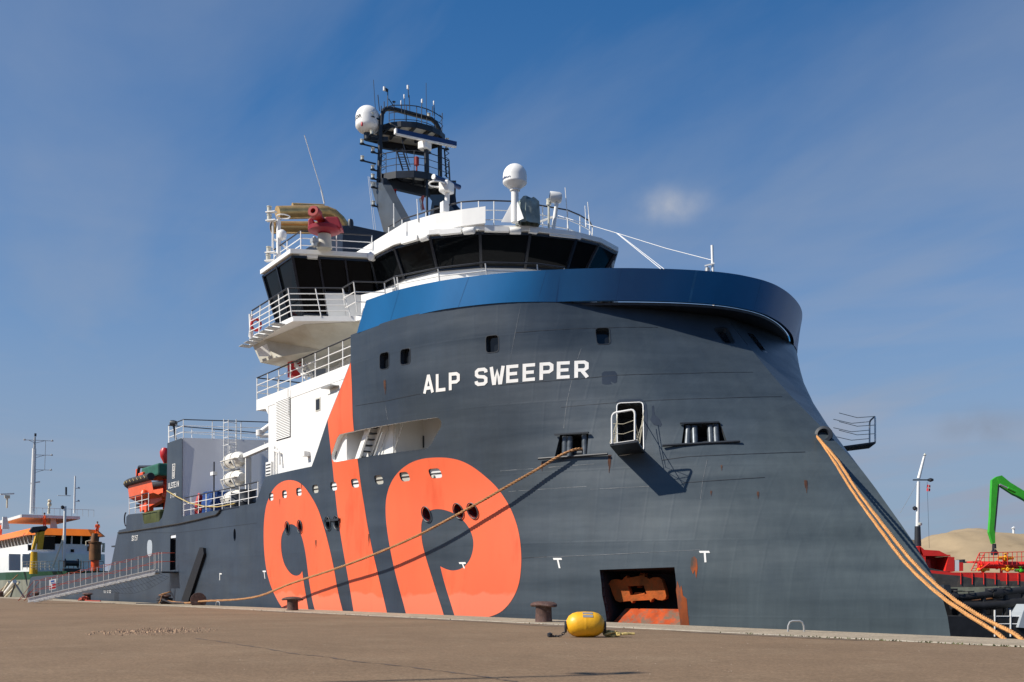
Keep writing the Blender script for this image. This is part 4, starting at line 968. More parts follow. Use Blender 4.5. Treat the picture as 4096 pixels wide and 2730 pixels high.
for i in range(n_-1):
    zi = zfoot[i]
    if i in (0, n_-2): za, zb = 13.75, 13.75
    elif i in (1, n_-3): za, zb = 13.85, 13.85
    else: za, zb = ZB, ZB
    L_ = math.dist(full[i], full[i+1]); nsub = 3 if i in (1, n_-3) else (2 if i in (0, n_-2) else 1)
    def pt(t, v, o=0.0):
        f_ = (ZT-(za+(ZT-za)*v))/(ZT-13.75)
        lo = Vector((*lerp(full[i], full[i+1], t), ZT)); hi = Vector((*lerp(foot[i], foot[i+1], t), 13.75))
        if i not in (0, 1, n_-2, n_-3): hi.z = ZB; f_ = 1-v
        p = lo.lerp(hi, f_)
        d_ = Vector((full[i+1][1]-full[i][1], -(full[i+1][0]-full[i][0]), 0)).normalized()
        if d_.dot(p-Vector((-46, YC, p.z))) < 0: d_ = -d_
        return p+d_*o
    for s_ in range(nsub):
        t0, t1 = s_/nsub, (s_+1)/nsub
        g_ = 0.06/L_
        v0 = 0.0
        if i == 1 and s_ >= 1: v0 = (14.86-13.85)/(ZT-13.85)
        if i == n_-3 and s_ <= 1: v0 = (14.86-13.85)/(ZT-13.85)
        k = MB(); k.quad(pt(t0+g_, v0+.02), pt(t1-g_, v0+.02), pt(t1-g_, .97), pt(t0+g_, .97)); k.build('window_pane', 'glass', bridge)
        k = MB()
        k.beam(pt(t0, v0, .03), pt(t0, 1, .03), .12 if s_ == 0 else .08, .12, up=pt(t0, 0, 1)-pt(t0, 0))
        k.beam(pt(t0, .985, .02), pt(t1, .985, .02), .08, .1)
        k.beam(pt(t0, v0+.01, .02), pt(t1, v0+.01, .02), .08, .07)
        k.build('window_mullion', 'mullion', bridge)
        if v0 > 0:
            k = MB(); k.quad(pt(t0, 0, .03), pt(t1, 0, .03), pt(t1, v0, .03), pt(t0, v0, .03)); k.build('wing_panel', 'white', bridge)
# wheelhouse inside is plain black; posts close the aft wing corners
k = MB(); k.beam((full[0][0], full[0][1]+.05, ZT), (foot[0][0], foot[0][1], 13.75), .14, .2); k.beam((full[-1][0], full[-1][1], ZT), (foot[-1][0], foot[-1][1], 13.75), .14, .2); k.build('corner_post', 'mast', bridge)
k = MB(); k.prism(full, 16.43, 16.495); roof = k.build('roof_soffit', 'soffit', bridge)
def grow(poly, d):
    c = (-46, YC); out = []
    for p in poly:
        v = Vector((p[0]-c[0], p[1]-c[1])); out.append(tuple(Vector(c)+v*(1+d/v.length)))
    return out
RG = [(p[0]+(.12 if p[0] > -48 else -.1), p[1]-.15) for p in RP]; RG = RG+[(p[0]+(.1 if p[0] > -48 else -.1), p[1]+.1) for p in full[8:]]
k = MB(); k.prism(RG, 16.497, 16.70); k.build('roof', 'white', bridge)
k = MB()
ri = [(p[0]-.55, p[1]+.5) for p in RG[1:len(RP)]]; 
k.build('roof_gutter', 'white', bridge) if k.v else None
# raised platform on the roof with its bright curved front
rp_ = [(-43.245, 23.512, 16.7), (-41.504, 24.091, 16.7), (-40.356, 24.767, 16.7), (-39.478, 25.398, 16.7)]
ptop = [(p[0], p[1]) for p in rp_]
k = MB(); k.prism([(-51, ptop[0][1]+.2), (-47.6, ptop[0][1]+.1)]+ptop+[(ptop[-1][0]-1.2, ptop[-1][1]+.5), (-51, ptop[-1][1]+.5)], 16.70, 17.42); k.build('roof_platform', 'white', bridge)
# roof-edge light boxes and floodlights
for q_, w_ in [((-47.518, 20.534, 16.42), 0.55), ((-47.317, 20.83, 16.42), 0.5), ((-40.799, 24.452, 16.45), 1.6), ((-40.137, 24.973, 16.45), 0.5), ((-39.408, 25.935, 16.45), 1.7), ((-39.007, 26.639, 16.45), 0.5), ((-38.68, 27.348, 16.45), 0.6), ((-42.766, 23.542, 16.45), 1.6), ((-41.999, 23.841, 16.45), 0.5), ((-38.426, 28.874, 16.45), 2.4)]:
    i_ = min(range(len(RG)-1), key=lambda j: (Vector(RG[j])+Vector(RG[j+1])-2*Vector(q_[:2])).length)
    d_ = (Vector(RG[i_+1])-Vector(RG[i_])).normalized(); a_ = math.atan2(d_.y, d_.x)
    k = MB()
    if w_ > .58: k.box((q_[0], q_[1], 16.5), (w_*.62, .22, .2), a_)
    else: k.lathe([(.13, -.25), (.15, -.22), (.15, .22), (.13, .25)], (q_[0], q_[1], 16.46), 14, axis=(d_.x, d_.y, 0))
    k.build('roof_light', 'white', bridge)
k = MB(); q_ = (-45.919, 23.229, 16.5); k.lathe([(.0, -.12), (.2, -.1), (.22, .1), (.18, .14), (0, .16)], q_, 18, axis=(.3, -.9, 0)); k.build('roof_light', 'white', bridge)
k = MB(); q_ = (-39.587, 32.686, 16.6)
for j in range(4): k.lathe([(.02, -.12), (.1, -.08), (.13, .08), (.02, .1)], (q_[0]-.05-.08*j, q_[1]-.12+.05*j, 16.55-.2*j), 10, axis=(.8, .3, -.2))
k.build('deck_floodlight', 'galv', bridge)
# walkway round the bridge front and wing, with grating, soffit and rails
WK = [(-52.6, 19.75), (-51.0, 19.4), (-46.55, 19.55), (-44.95, 21.9), (-43.2, 22.3), (-41.0, 22.8), (-39.0, 24.3), (-37.8, 26.5), (-37.3, 29.5)]
wk2 = WK+mirror(WK)[::-1]
k = MB(); k.prism(wk2, 13.1, 13.32); walk = k.build('bridge_walkway', 'white', tug)
dk = [(-49.568, 19.084, 11.95), (-49.958, 20.371, 11.95), (-47.924, 20.535, 11.95), (-46.144, 20.491, 11.95)]
top_ = [(-52.5, 19.9, 13.09), (-50.9, 19.9, 13.09), (-46.8, 20.2, 13.09), (-44.9, 22.1, 13.09), (-43.2, 23.2, 13.09)]
k = MB()
A_ = Vector(dk[0]); B_ = Vector(dk[1]); C_ = Vector(dk[2]); D_ = Vector(dk[3])
k.add([top_[0], top_[1], top_[2], top_[3], top_[4], (-52.0, 20.1, 12.2), (-50.3, 20.15, 12.15), (-48.2, 21.6, 12.35), (-46.5, 23.0, 12.5), (-45.2, 23.5, 12.7), (-52.3, 22.5, 12.1), (-50.6, 23.4, 12.1), (-52.6, 23.5, 13.09)],
 [(0, 1, 6, 5), (1, 2, 7, 6), (2, 3, 8, 7), (3, 4, 9, 8), (5, 6, 11, 10), (6, 7, 11), (7, 8, 11), (8, 9, 11), (0, 5, 10, 12)])
k.build('wing_soffit', 'soffit', walk)
k = MB(); k.span(-52.6, -50.95, 19.3, 19.42, 12.0, 12.75); eb = [(-51.055, 19.513, 12.639), (-50.738, 19.982, 12.903), (-50.632, 20.138, 12.776), (-50.593, 20.195, 12.622), (-50.978, 19.627, 12.279)]
k = MB(); k.extrude(eb, (.4, .6, 0)); k.build('wing_end_box', 'white', walk)
# open grating under the wing side
for j in range(7):
    a_ = lerp((-51.9, 19.42, 12.85), (-47.2, 19.3, 13.05), j/6.5)
    k = MB(); k.box((a_[0]+.25, a_[1]-.2, a_[2]), (.5, .55, .04)); k.build('grating_panel', 'galv', walk)
wb = [(-47.71, 18.823, 13.32), (-46.569, 19.579, 13.32), (-46.05, 19.664, 13.32), (-44.646, 21.286, 13.32)]
wr = [(-51.6, 19.35, 13.3), (-46.6, 19.5, 13.3), (-45.05, 21.7, 13.3)]
wt = [(-51.517, 19.474, 14.6), (-46.667, 19.349, 14.6), (-45.301, 21.423, 14.6)]
railing('wing_railing', wr, wt, 4, tug, spacing=1.15, r=.026)
wt2 = [(-45.115, 21.333, 14.55), (-43.902, 21.286, 14.55), (-43.23, 22.457, 14.55), (-42.032, 22.456, 14.55), (-41.135, 21.838, 14.2), (-38.985, 22.739, 14.2), (-37.23, 23.94, 14.2), (-36.186, 25.778, 14.2), (-36.012, 27.034, 14.2)]
wb2 = [(p[0]-.25, p[1]+.3, 13.3) for p in wt2]
railing('walkway_railing', wb2, wt2, 2, tug, spacing=1.6, dark_top=True)
# grey-green weather screen seen behind the walkway rail
sc = [(-45.113, 21.586, 13.4), (-43.109, 22.331, 13.4)]
k = MB(); k.add([(-45.2, 22.3, 13.33), (-43.3, 22.9, 13.33), (-43.3, 22.9, 14.4), (-45.2, 22.3, 14.4), (-45.2, 22.35, 13.33), (-43.3, 22.95, 13.33), (-43.3, 22.95, 14.4), (-45.2, 22.35, 14.4)], [(0, 1, 2, 3), (4, 5, 6, 7), (2, 3, 7, 6), (0, 3, 7, 4), (1, 2, 6, 5)]); k.build('weather_screen', 'white', tug)
# white vertical fender post and lifebuoy rack at the wing tip
fp = [(-51.946, 19.574, 14.53), (-51.919, 19.615, 13.016)]
k = MB(); k.beam(fp[0], fp[1], .16, .12); k.build('wing_fender', 'white', walk)
for x_, y_, r_ in ((155, 640, .24), (200, 790, .3)):
    pass
lbq = [(-51.373, 19.635, 13.902), (-51.286, 19.763, 13.35)]
k = MB(); c_ = lbq[0]; k.path([(c_[0]+.1*math.cos(R(a)), c_[1]+.2*math.cos(R(a)), c_[2]+.27*math.sin(R(a))) for a in range(0, 360, 24)], .07, 8, closed=True); tag(k.build('lifebuoy', 'red'), 'red lifebuoy on the outer end of the bridge wing', 'lifebuoy')
k = MB(); c_ = lbq[1]; k.box((c_[0], c_[1]+.2, c_[2]), (.7, .25, .16)); k.build('wing_step', 'red', walk)
# roof rails
rr = [(-49.082, 20.45, 17.6), (-46.935, 20.401, 17.6), (-45.957, 23.671, 17.9)]
wrb = [(-51.2, 20.5, 16.70), (-47.8, 20.45, 16.70), (-46.5, 23.5, 16.70)]
railing('wing_roof_railing', wrb, up(wrb, 1.0), 2, tug, spacing=1.5)
cr_t = [(-45.63, 23.942, 17.95), (-44.335, 23.955, 17.95), (-42.88, 24.391, 17.95), (-41.88, 24.653, 17.95), (-40.888, 25.044, 17.95), (-40.342, 25.594, 17.95), (-39.955, 26.144, 17.95), (-39.468, 27.031, 17.95), (-39.269, 28.286, 17.95), (-39.09, 29.534, 17.95), (-39.325, 30.421, 17.95), (-39.692, 31.265, 17.95), (-40.249, 31.874, 17.95)]
cr_b = [(p[0], p[1], 16.70) for p in cr_t]
railing('roof_railing', cr_b, cr_t, 2, tug, spacing=1.7)
# ------------------------------------------------------------------ roof gear
k = MB(); b_ = (-38.714, 26.414, 16.7); zt_ = (-38.787, 26.414, 18.061)[2]; zc = (-38.787, 26.414, 19.215)[2]
rad_ = 0.517
k.tube((b_[0], b_[1], 16.70), (b_[0], b_[1], zt_), .16, 14)
for a_ in (0, 120, 240): k.extrude([(b_[0]+.12*math.cos(R(a_)), b_[1]+.12*math.sin(R(a_)), 16.70), (b_[0]+.6*math.cos(R(a_)), b_[1]+.6*math.sin(R(a_)), 16.70), (b_[0]+.12*math.cos(R(a_)), b_[1]+.12*math.sin(R(a_)), 17.6)], (.03, .03, 0))
dome = k.build('radome_post', 'white', tug)
H_ = zc-zt_
k = MB(); k.lathe([(.22, 0), (rad_*.42, H_*.06), (rad_*.95, H_*.25), (rad_, H_*.285), (rad_*1.01, H_*.3), (rad_, H_*.33), (rad_, H_*.55)]+[(max(.001, rad_*math.cos(R(t))), H_*.55+H_*.45*math.sin(R(t))) for t in (15, 30, 45, 58, 70, 80, 90)], (b_[0], b_[1], zt_), 32); k.build('radome', 'white', tug)
def wrap_text(txt, c, r, a0, a1, z0, z1, m, parent):
    vs, fs = text_mesh(txt, .02)
    k = MB(); k.add([(c[0]+r*math.cos(R(a0+(a1-a0)*x)), c[1]+r*math.sin(R(a0+(a1-a0)*x)), z0+(z1-z0)*y) for x, y in vs], fs); return k.build('dome_lettering', m, parent, fix=False)
cam_a = math.degrees(math.atan2(-b_[1], -b_[0]))
wrap_text('Intellian', b_, rad_+.012, cam_a-112, cam_a-22, zt_+H_*.36, zt_+H_*.45, 'navy', dome)
# searchlight
b_ = (-38.703, 28.449, 16.7); q_ = (-38.632, 28.554, 18.177)
k = MB(); k.tube((b_[0], b_[1], 16.70), (b_[0]+.1, b_[1]+.12, q_[2]-.24), .09, 10); k.beam((b_[0]-.9, b_[1]-1.0, 16.9), (b_[0], b_[1], q_[2]-.85), .08, .08); sl_ = k.build('searchlight_post', 'white', tug)
k = MB(); k.lathe([(.2, .28), (.245, .28), (.25, .2), (.25, -.14), (.19, -.24), (.02, -.27)], q_, 22, axis=(-.45, -.88, .08)); k.build('searchlight', 'white', sl_)
k = MB(); k.lathe([(.001, .285), (.2, .285)], q_, 22, axis=(-.45, -.88, .08)); k.build('searchlight_lens', 'pane_dark', sl_)
k = MB(); k.tube((b_[0]-.12, b_[1]-.15, 16.70), (b_[0]-.12, b_[1]-.15, q_[2]-.35), .05, 8); k.lathe([(.03, 0), (.12, .03), (.1, .22), (.12, .28), (.04, .33)], (b_[0]-.12, b_[1]-.15, q_[2]-.35), 12); k.build('signal_lamp', 'lamp_glass', sl_)
# radar on white post
d_ = 48.348
g_ = [(-41.643, 24.735, 17.6), (-41.619, 24.77, 18.577), (-41.643, 24.735, 18.747)]
k = MB(); k.tube((g_[0][0], g_[0][1], 17.6), g_[1], .11, 10); k.box((g_[0][0], g_[0][1]-.1, g_[0][2]+.25), (.28, .3, .45)); rp2 = k.build('radar_post', 'white', tug)
k = MB(); k.box(g_[2], (.5, .62, .5), R(30)); k.build('radar_gearbox', 'white', rp2, bevel=.08)
s0 = [(-41.396, 23.955, 18.981), (-41.835, 25.523, 18.981)]
k = MB(); k.tube(s0[0], s0[1], .11, 12); k.build('radar_scanner', 'navy', rp2)
k = MB(); e_ = (Vector(s0[0])-Vector(s0[1])).normalized(); k.tube(Vector(s0[0]), Vector(s0[0])+e_*.05, .115, 12); k.build('scanner_end_cap', 'white', rp2)
k = MB(); k.path([(g_[0][0]+.35*math.cos(R(t*18)), g_[0][1]-.5+.35*math.sin(R(t*18)), g_[0][2]+1.2) for t in range(20)], .035, 6, closed=True); k.build('loop_aerial', 'white', rp2)
# whip aerials on the roof
for q_ in [[(-38.375, 29.047, 16.7), (-38.458, 28.925, 18.643)], [(-38.454, 30.099, 17.128), (-38.485, 30.053, 18.07)], [(-38.37, 30.223, 17.342), (-38.418, 30.152, 18.242)], [(-38.769, 26.442, 16.7), (-38.778, 26.428, 18.638)], [(-43.286, 22.976, 17.128), (-43.293, 22.966, 18.177)], [(-42.446, 23.743, 17.296), (-42.477, 23.697, 18.276)]]:
    k = MB(); k.tube(q_[0], lerp(q_[0], q_[1], .35), .035, 6); k.tube(lerp(q_[0], q_[1], .35), q_[1], .02, 5); k.build('whip_aerial', 'white', tug)
# shrouded instrument under tarpaulin: its own thing
c_ = (-38.757, 27.123, 16.7)
tc_ = thing('covered_compass', c_, 'bundle under a grey green tarpaulin on the bridge roof beside the white radome post', 'covered equipment')
rows = []
for i in range(9):
    t_ = i/8; r_ = (.40+.06*(1-t_)) if t_ < .85 else .40*(1-((t_-.85)/.15)**2*.35)
    rows.append([(c_[0]+(r_+.05*math.sin(7*a*math.pi/14+i*.4))*math.copysign(abs(math.cos(a*math.pi/14))**.6, math.cos(a*math.pi/14)), c_[1]+(r_+.06*math.sin(9*a*math.pi/14+1))*math.copysign(abs(math.sin(a*math.pi/14))**.6, math.sin(a*math.pi/14)), 16.72+1.12*t_+.08*math.sin(a*.9)*t_) for a in range(28)])
k = MB(); k.loft(rows, closed=True, smooth=True); k.add(rows[-1], [tuple(range(28))], True); k.build('tarpaulin', 'tarp', tc_)
# aerial wire with its stays to the bow jackstaff
jb = [(-30.928, 30.6, 13.372), (-31.062, 30.6, 14.464)]
k = MB(); k.tube((jb[0][0], YC, 11.5), jb[1], .055, 10); k.beam((jb[0][0], YC, jb[0][2]+.35), (-31.187, 30.324, 13.639), .05, .05); js = k.build('jackstaff', 'white', tug)
k = MB(); q_ = (-31.128, 30.412, 13.509); k.tube((q_[0], q_[1], q_[2]+.15), q_, .02, 5); k.lathe([(.02, .08), (.09, .05), (.1, -.1), (.02, -.12)], q_, 10); k.build('bow_lamp', 'galv', js)
st = [(-39.427, 29.258, 17.75), (-36.469, 30.204, 16.338), (-31.096, 30.6, 13.894), (-30.044, 26.991, 12.7)]
k = MB(); k.path([st[0], st[1], lerp(st[1], st[2], .55)[:2]+(lerp(st[1], st[2], .55)[2]-.05,), st[2]], .014, 5); k.path([st[1], st[3]], .014, 5); k.path([Vector(st[1])+Vector((0, .06, 0)), Vector(st[3])+Vector((.05, .12, 0))], .012, 5); k.build('aerial_wire', 'white', js)

M['navy_casing'] = mat('navy_casing_paint', (0.010, 0.014, 0.024), .4)
# fire monitor with red shroud on the wing roof
fz = 50.529
fb = (-46.705, 21.158, 16.7)
fm_ = [(-46.705, 21.158, 17.366), (-46.705, 21.158, 17.522), (-46.755, 21.084, 17.966)]; mz = (-45.981, 20.265, 18.097)
k = MB(); k.tube((fb[0], fb[1], 16.70), fm_[0], .36, 18, r1=.3); mon = k.build('monitor_pedestal', 'soffit', tug)
k = MB(); k.lathe([(.3, .04), (.56, .06), (.74, .14), (.76, .3), (.7, .34), (.2, .34)], fm_[0], 26); k.build('monitor_shroud', 'shroud_red', mon)
sd = Vector(mz)-Vector(fm_[2]); a_ = math.atan2(sd.y, sd.x)
for lobe in [[(-46.818, 20.368, 17.562), (-46.809, 20.381, 17.981), (-46.741, 20.482, 18.065), (-46.679, 20.573, 17.981), (-46.648, 20.619, 17.849), (-46.642, 20.628, 17.562)], [(-46.388, 21.002, 17.562), (-46.382, 21.011, 18.03), (-46.345, 21.066, 18.087), (-46.047, 21.504, 18.091), (-45.998, 21.577, 17.959), (-45.936, 21.668, 17.562)]]:
    k = MB(); k.extrude(lobe, Vector((-math.sin(0.975), math.cos(0.975), 0))*.8); k.build('monitor_shroud', 'shroud_red', mon, bevel=.06)
k = MB(); e_ = sd.normalized(); L_ = sd.length; k.tube(Vector(fm_[2])-e_*.5, Vector(mz)-e_*.45, .2, 18, r1=.17)
k.lathe([(.19, -.5), (.27, -.45), (.28, -.1), (.24, 0), (.12, 0), (.11, -.4)], mz, 20, axis=e_); k.tube(fm_[0], fm_[2], .22, 14); k.build('monitor_barrel', 'monitor_red', mon)
k = MB(); k.lathe([(.001, -.2), (.115, -.2)], mz, 16, axis=e_); k.build('monitor_bore', 'black', mon)
k = MB(); p_ = (-46.595, 20.607, 16.84)
k.lathe([(.02, -.22), (.14, -.15), (.16, .1), (.06, .3)], p_, 12); k.box((p_[0], p_[1], 16.95), (.3, .3, .2)); k.build('roof_fitting', 'galv', mon)
# exhausts
XE = -57.0
ex = [[(-57, 23.02, 21.675), (-57, 25.499, 22.199), (-57, 25.939, 22.257), (-57, 26.352, 22.187), (-57, 26.738, 21.933), (-57, 27.097, 21.508)], [(-58, 23.113, 21.152), (-58, 26.304, 21.716)], [(-60, 25.148, 23.388), (-60, 27.149, 23.703)]]
k = MB(); k.path(ex[0], .36, 20); k.build('exhaust_pipe', 'gold', tug)
k = MB(); k.path(ex[1], .35, 20); k.build('exhaust_pipe', 'gold', tug)
k = MB(); k.path(ex[2], .13, 14); k.build('exhaust_pipe', 'gold', tug)
k = MB()
for e_ in (ex[1],):
    a_ = Vector(e_[0]); d_ = (a_-Vector(e_[1])).normalized(); k.lathe([(.001, .012), (.29, .012)], a_, 18, axis=d_)
k.build('exhaust_mouth', 'black', tug)
cf = [(-51.5, 24.352, 19.703), (-51.5, 24.946, 19.813), (-51.5, 26.714, 19.915)]
k = MB(); k.extrude([(-51.5, cf[0][1], 13), (-51.5, cf[2][1]+1.2, 13), (-51.5, cf[2][1]+1.2, cf[2][2]-.12), (-51.5, cf[1][1], cf[1][2]), (-51.5, cf[0][1], cf[0][2])], (-6.5, 0, 0)); k.build('funnel_casing', 'navy_casing', tug)
k = MB(); q_ = (-51.6, 24.843, 19.921); k.lathe([(.16, -.3), (.16, .05), (.12, .2), (.001, .26)], q_, 14); k.build('casing_vent', 'mast', tug)
# long whip aerial beside the exhausts
wq = [(-56, 25.369, 22.352), (-56, 25.186, 23.041), (-56, 24.176, 25.878)]
k = MB(); k.tube(wq[0], wq[1], .045, 6); k.tube(wq[1], wq[2], .026, 5); k.build('whip_aerial', 'white', tug)
# signal post on the wing tip
zz = 53.27
def wp_(x, y): return None
P_ = {'t': (-50.502, 20.445, 18.98), 'b': (-50.502, 20.445, 16.92), 't2': (-50.659, 20.212, 18.863), 'b2': (-50.659, 20.212, 17.505), 'br0': (-50.62, 20.271, 18.02), 'br1': (-50.12, 21.007, 17.388), 'r': (-50.37, 20.639, 19.133), 'd': (-50.41, 20.581, 18.208)}
k = MB(); k.beam(P_['b'], P_['t'], .17, .2); k.tube(P_['b2'], P_['t2'], .05, 8); k.tube(P_['br0'], P_['br1'], .055, 8)
k.path([(P_['r'][0]+.32*math.cos(R(18*t)), P_['r'][1]+.32*math.sin(R(18*t)), P_['r'][2]) for t in range(20)], .03, 6, closed=True)
sp = k.build('signal_post', 'white', tug)
k = MB(); k.lathe([(.02, -.26), (.2, -.16), (.24, .05), (.2, .2), (.1, .27), (.001, .29)], P_['d'], 18); k.build('radome', 'white', sp)
for q_ in [(-50.754, 20.073, 19.496), (-50.754, 20.073, 19.086), (-50.771, 20.048, 17.517), (-50.784, 20.028, 17.119)]:
    k = MB(); k.lathe([(.09, -.13), (.11, -.11), (.11, .09), (.13, .1), (.13, .14), (.05, .17)], q_, 12); k.build('signal_lamp', 'lamp_glass', sp)
    k = MB(); k.beam((q_[0]-.1, q_[1]-.1, q_[2]-.16), (q_[0]+.3, q_[1]+.22, q_[2]-.16), .25, .05); k.build('lamp_bracket', 'white', sp)

# ------------------------------------------------------------------ mast
XM = -54.0
mast = MB().tube((XM, YC-2.2, 10), (XM, YC-2.2, 12), .1).build('mast', 'mast', tug)
fin = [(-54.841, 27.6, 23.717), (-53.878, 27.6, 23.335), (-53.39, 27.6, 23.157), (-51.077, 27.6, 20.496), (-50.879, 27.6, 19.819), (-50.879, 27.6, 19.009), (-52.731, 27.6, 19.488), (-53.269, 27.6, 20.577)]
k = MB(); k.extrude(fin, (.15, .45, 0)); k.build('mast_leg', 'mast_leg', mast)
pole = [(-54, 27.71, 23.395), (-54, 27.789, 24.938), (-54, 27.82, 26.28), (-54, 27.915, 27.208)]
arch = [(-54, 27.963, 27.333), (-54, 28.058, 27.498), (-54, 28.233, 27.612), (-54, 28.648, 27.686), (-54, 29.456, 27.699), (-54, 30.441, 27.708), (-54, 31.074, 27.716), (-54, 31.377, 27.555), (-54, 31.579, 27.282), (-54, 31.647, 26.888), (-54, 31.63, 26.087), (-54, 31.647, 24.568)]
k = MB(); k.path(pole, .13, 10); k.path(arch, .13, 10); k.build('mast_arch', 'mast', mast)
pleg = [(-55.801, 31.8, 24.082), (-55.44, 31.8, 24.393), (-54.029, 31.8, 24.199), (-53.173, 31.8, 24.11), (-53.23, 31.8, 23.257), (-53.117, 31.8, 22.702), (-52.336, 31.8, 22.016), (-53.286, 31.8, 22.228), (-54.435, 31.8, 23.055), (-54.935, 31.8, 23.2), (-55.053, 31.8, 22.58), (-55.47, 31.8, 22.698), (-55.202, 31.8, 23.546)]
k = MB(); k.extrude(pleg, (.2, .3, 0)); k.build('mast_leg', 'mast', mast)
def platform(front, rear, zt, zb, name):
    ol = [(p[0], p[1]) for p in front]+[(p[0], p[1]) for p in rear]
    k = MB(); k.prism(ol, zt-.06, zt-.02); pl = k.build(name, 'soffit', mast)
    k = MB()
    for i in range(len(ol)):
        a, b = ol[i], ol[(i+1) % len(ol)]
        k.beam((*a, (zt+zb)/2), (*b, (zt+zb)/2), .08, zt-zb)
    k.build('platform_rim', 'mast', mast)
    c0 = lerp(rear[0], rear[-1], .5)
    k = MB()
    for i in range(1, len(front)-1): k.beam((front[i][0], front[i][1], zt-.16), (lerp(rear[-1], rear[0], i/(len(front)-1))[0], lerp(rear[-1], rear[0], i/(len(front)-1))[1], zt-.16), .1, .2)
    m0, m1 = lerp(front[0], rear[-1], .45), lerp(front[-1], rear[0], .45)
    k.beam((m0[0], m0[1], zt-.17), (m1[0], m1[1], zt-.17), .1, .21)
    k.build('platform_rib', 'mast', mast)
    return pl
f1 = [(-53.748, 27.691, 23.75), (-53.376, 27.844, 23.75), (-52.833, 28.186, 23.75), (-52.208, 28.952, 23.75), (-52.021, 29.645, 23.75), (-52.141, 30.525, 23.75), (-52.36, 31.28, 23.75)]
r1 = [(-53.476, 31.609, 23.35), (-54.101, 30.831, 23.35), (-53.922, 28.287, 23.35), (-53.55, 27.62, 23.35)]
platform(f1, r1, 23.75, 23.38, 'lower_platform')
f2 = [(-54.495, 28.267, 26.9), (-53.986, 28.48, 26.9), (-53.531, 28.878, 26.9), (-53.158, 29.641, 26.9), (-53.146, 30.616, 26.9), (-53.377, 31.249, 26.9), (-53.733, 31.778, 26.9)]
r2 = [(-54.736, 32.044, 26.55), (-55.903, 31.514, 26.55), (-56.217, 29.991, 26.55), (-56.356, 29.133, 26.55), (-56.366, 28.091, 26.55), (-56.005, 27.863, 26.55)]
platform(f2, r2, 26.9, 26.6, 'upper_platform')
k = MB(); bq = [(-53.427, 27.619, 23.2), (-53.395, 30.561, 23.2)]; k.beam(bq[0], bq[1], .3, .45); k.build('cross_beam', 'mast', mast)
k = MB(); bq = [(-56.071, 28.986, 26.45), (-55.6, 31.514, 26.45)]; k.beam(bq[0], bq[1], .25, .35); k.build('cross_beam', 'mast', mast)
railing('platform_railing', f1, up(f1, 1.1), 2, mast, spacing=.9, m='mast', dark_top=False, r=.02, post_r=.022)
ft = [(-54.634, 28.693, 28.1), (-54.368, 28.876, 28.1), (-53.97, 29.439, 28.1), (-53.762, 29.978, 28.1), (-53.753, 30.632, 28.1), (-53.912, 31.225, 28.1), (-54.229, 31.9, 28.1)]
railing('platform_railing', [(p[0], p[1], 26.9) for p in ft], ft, 2, mast, spacing=1.2, m='mast', dark_top=False, r=.02, post_r=.022)
# zigzag climbing bars beside both legs
zz1 = [(-53.9, 27.879, 25.095), (-53.9, 28.101, 25.018), (-53.9, 27.879, 24.841), (-53.9, 28.101, 24.763), (-53.9, 27.879, 24.587), (-53.9, 28.101, 24.508), (-53.9, 27.879, 24.332), (-53.9, 28.101, 24.253), (-53.9, 27.879, 24.078), (-53.9, 32.183, 24.533), (-53.9, 31.894, 24.654), (-53.9, 32.183, 24.898), (-53.9, 31.894, 25.017), (-53.9, 32.183, 25.262), (-53.9, 31.894, 25.381), (-53.9, 32.183, 25.626), (-53.9, 31.894, 25.744), (-53.9, 32.183, 25.991), (-53.9, 31.894, 26.108), (-53.9, 31.555, 28.06), (-53.9, 31.775, 27.894), (-53.9, 31.555, 27.621), (-53.9, 31.775, 27.454), (-53.9, 31.555, 27.183)]
for z_, r_ in ((zz1[:9], .018), (zz1[9:19], .03), (zz1[19:], .018)):
    k = MB(); k.path(z_, r_, 4); k.build('climbing_bars', 'mast', mast)
lat = [(-53.9, 31.877, 26.11), (-53.9, 32.013, 24.556), (-53.9, 32.166, 25.47), (-53.9, 32.235, 24.368)]
for p_, q_ in ((lat[0], lat[1]), (lat[2], lat[3])):
    k = MB(); k.tube(p_, q_, .05, 6); k.build('mast_stay', 'mast', mast)
# ladder between the platforms
lq_ = [[(-53.61, 28.6, 25.337), (-53.403, 28.905, 24.141)], [(-53.419, 28.882, 25.337), (-53.213, 29.187, 24.141)]]
k = MB()
for a_, b_ in lq_: k.beam(a_, b_, .07, .09)
for j in range(9): k.tube(lerp(*lq_[0], (j+.4)/9), lerp(*lq_[1], (j+.4)/9), .016, 4)
l3 = [(-53.427, 28.87, 25.819), (-53.173, 29.245, 24.34)]
k.tube(l3[0], l3[1], .025, 5); k.build('mast_ladder', 'mast', mast)
# main radar on its post
pq = [(-52.12, 29.718, 21.3), (-52.128, 29.706, 23.797), (-52.136, 29.695, 25.031), (-52.144, 29.683, 25.037), (-52.191, 29.614, 25.233)]
k = MB(); k.tube(pq[0], pq[1], .07, 8); k.tube(pq[1], pq[3], .14, 12); k.build('radar_post', 'mast', mast)
k = MB(); k.box(pq[4], (.55, .6, .42), R(25)); k.build('radar_gearbox', 'white', mast, bevel=.06)
s0 = [(-52.063, 27.775, 25.57), (-51.733, 31.334, 25.57)]
k = MB(); k.beam(s0[0], s0[1], .22, .24); k.build('radar_scanner', 'navy', mast)
k = MB(); k.beam(Vector(s0[0])-Vector((0, 0, .15)), Vector(s0[1])-Vector((0, 0, .15)), .2, .07); e_ = (Vector(s0[0])-Vector(s0[1])).normalized(); k.beam(Vector(s0[0]), Vector(s0[0])+e_*.08, .25, .27); k.build('scanner_window', 'white', mast)
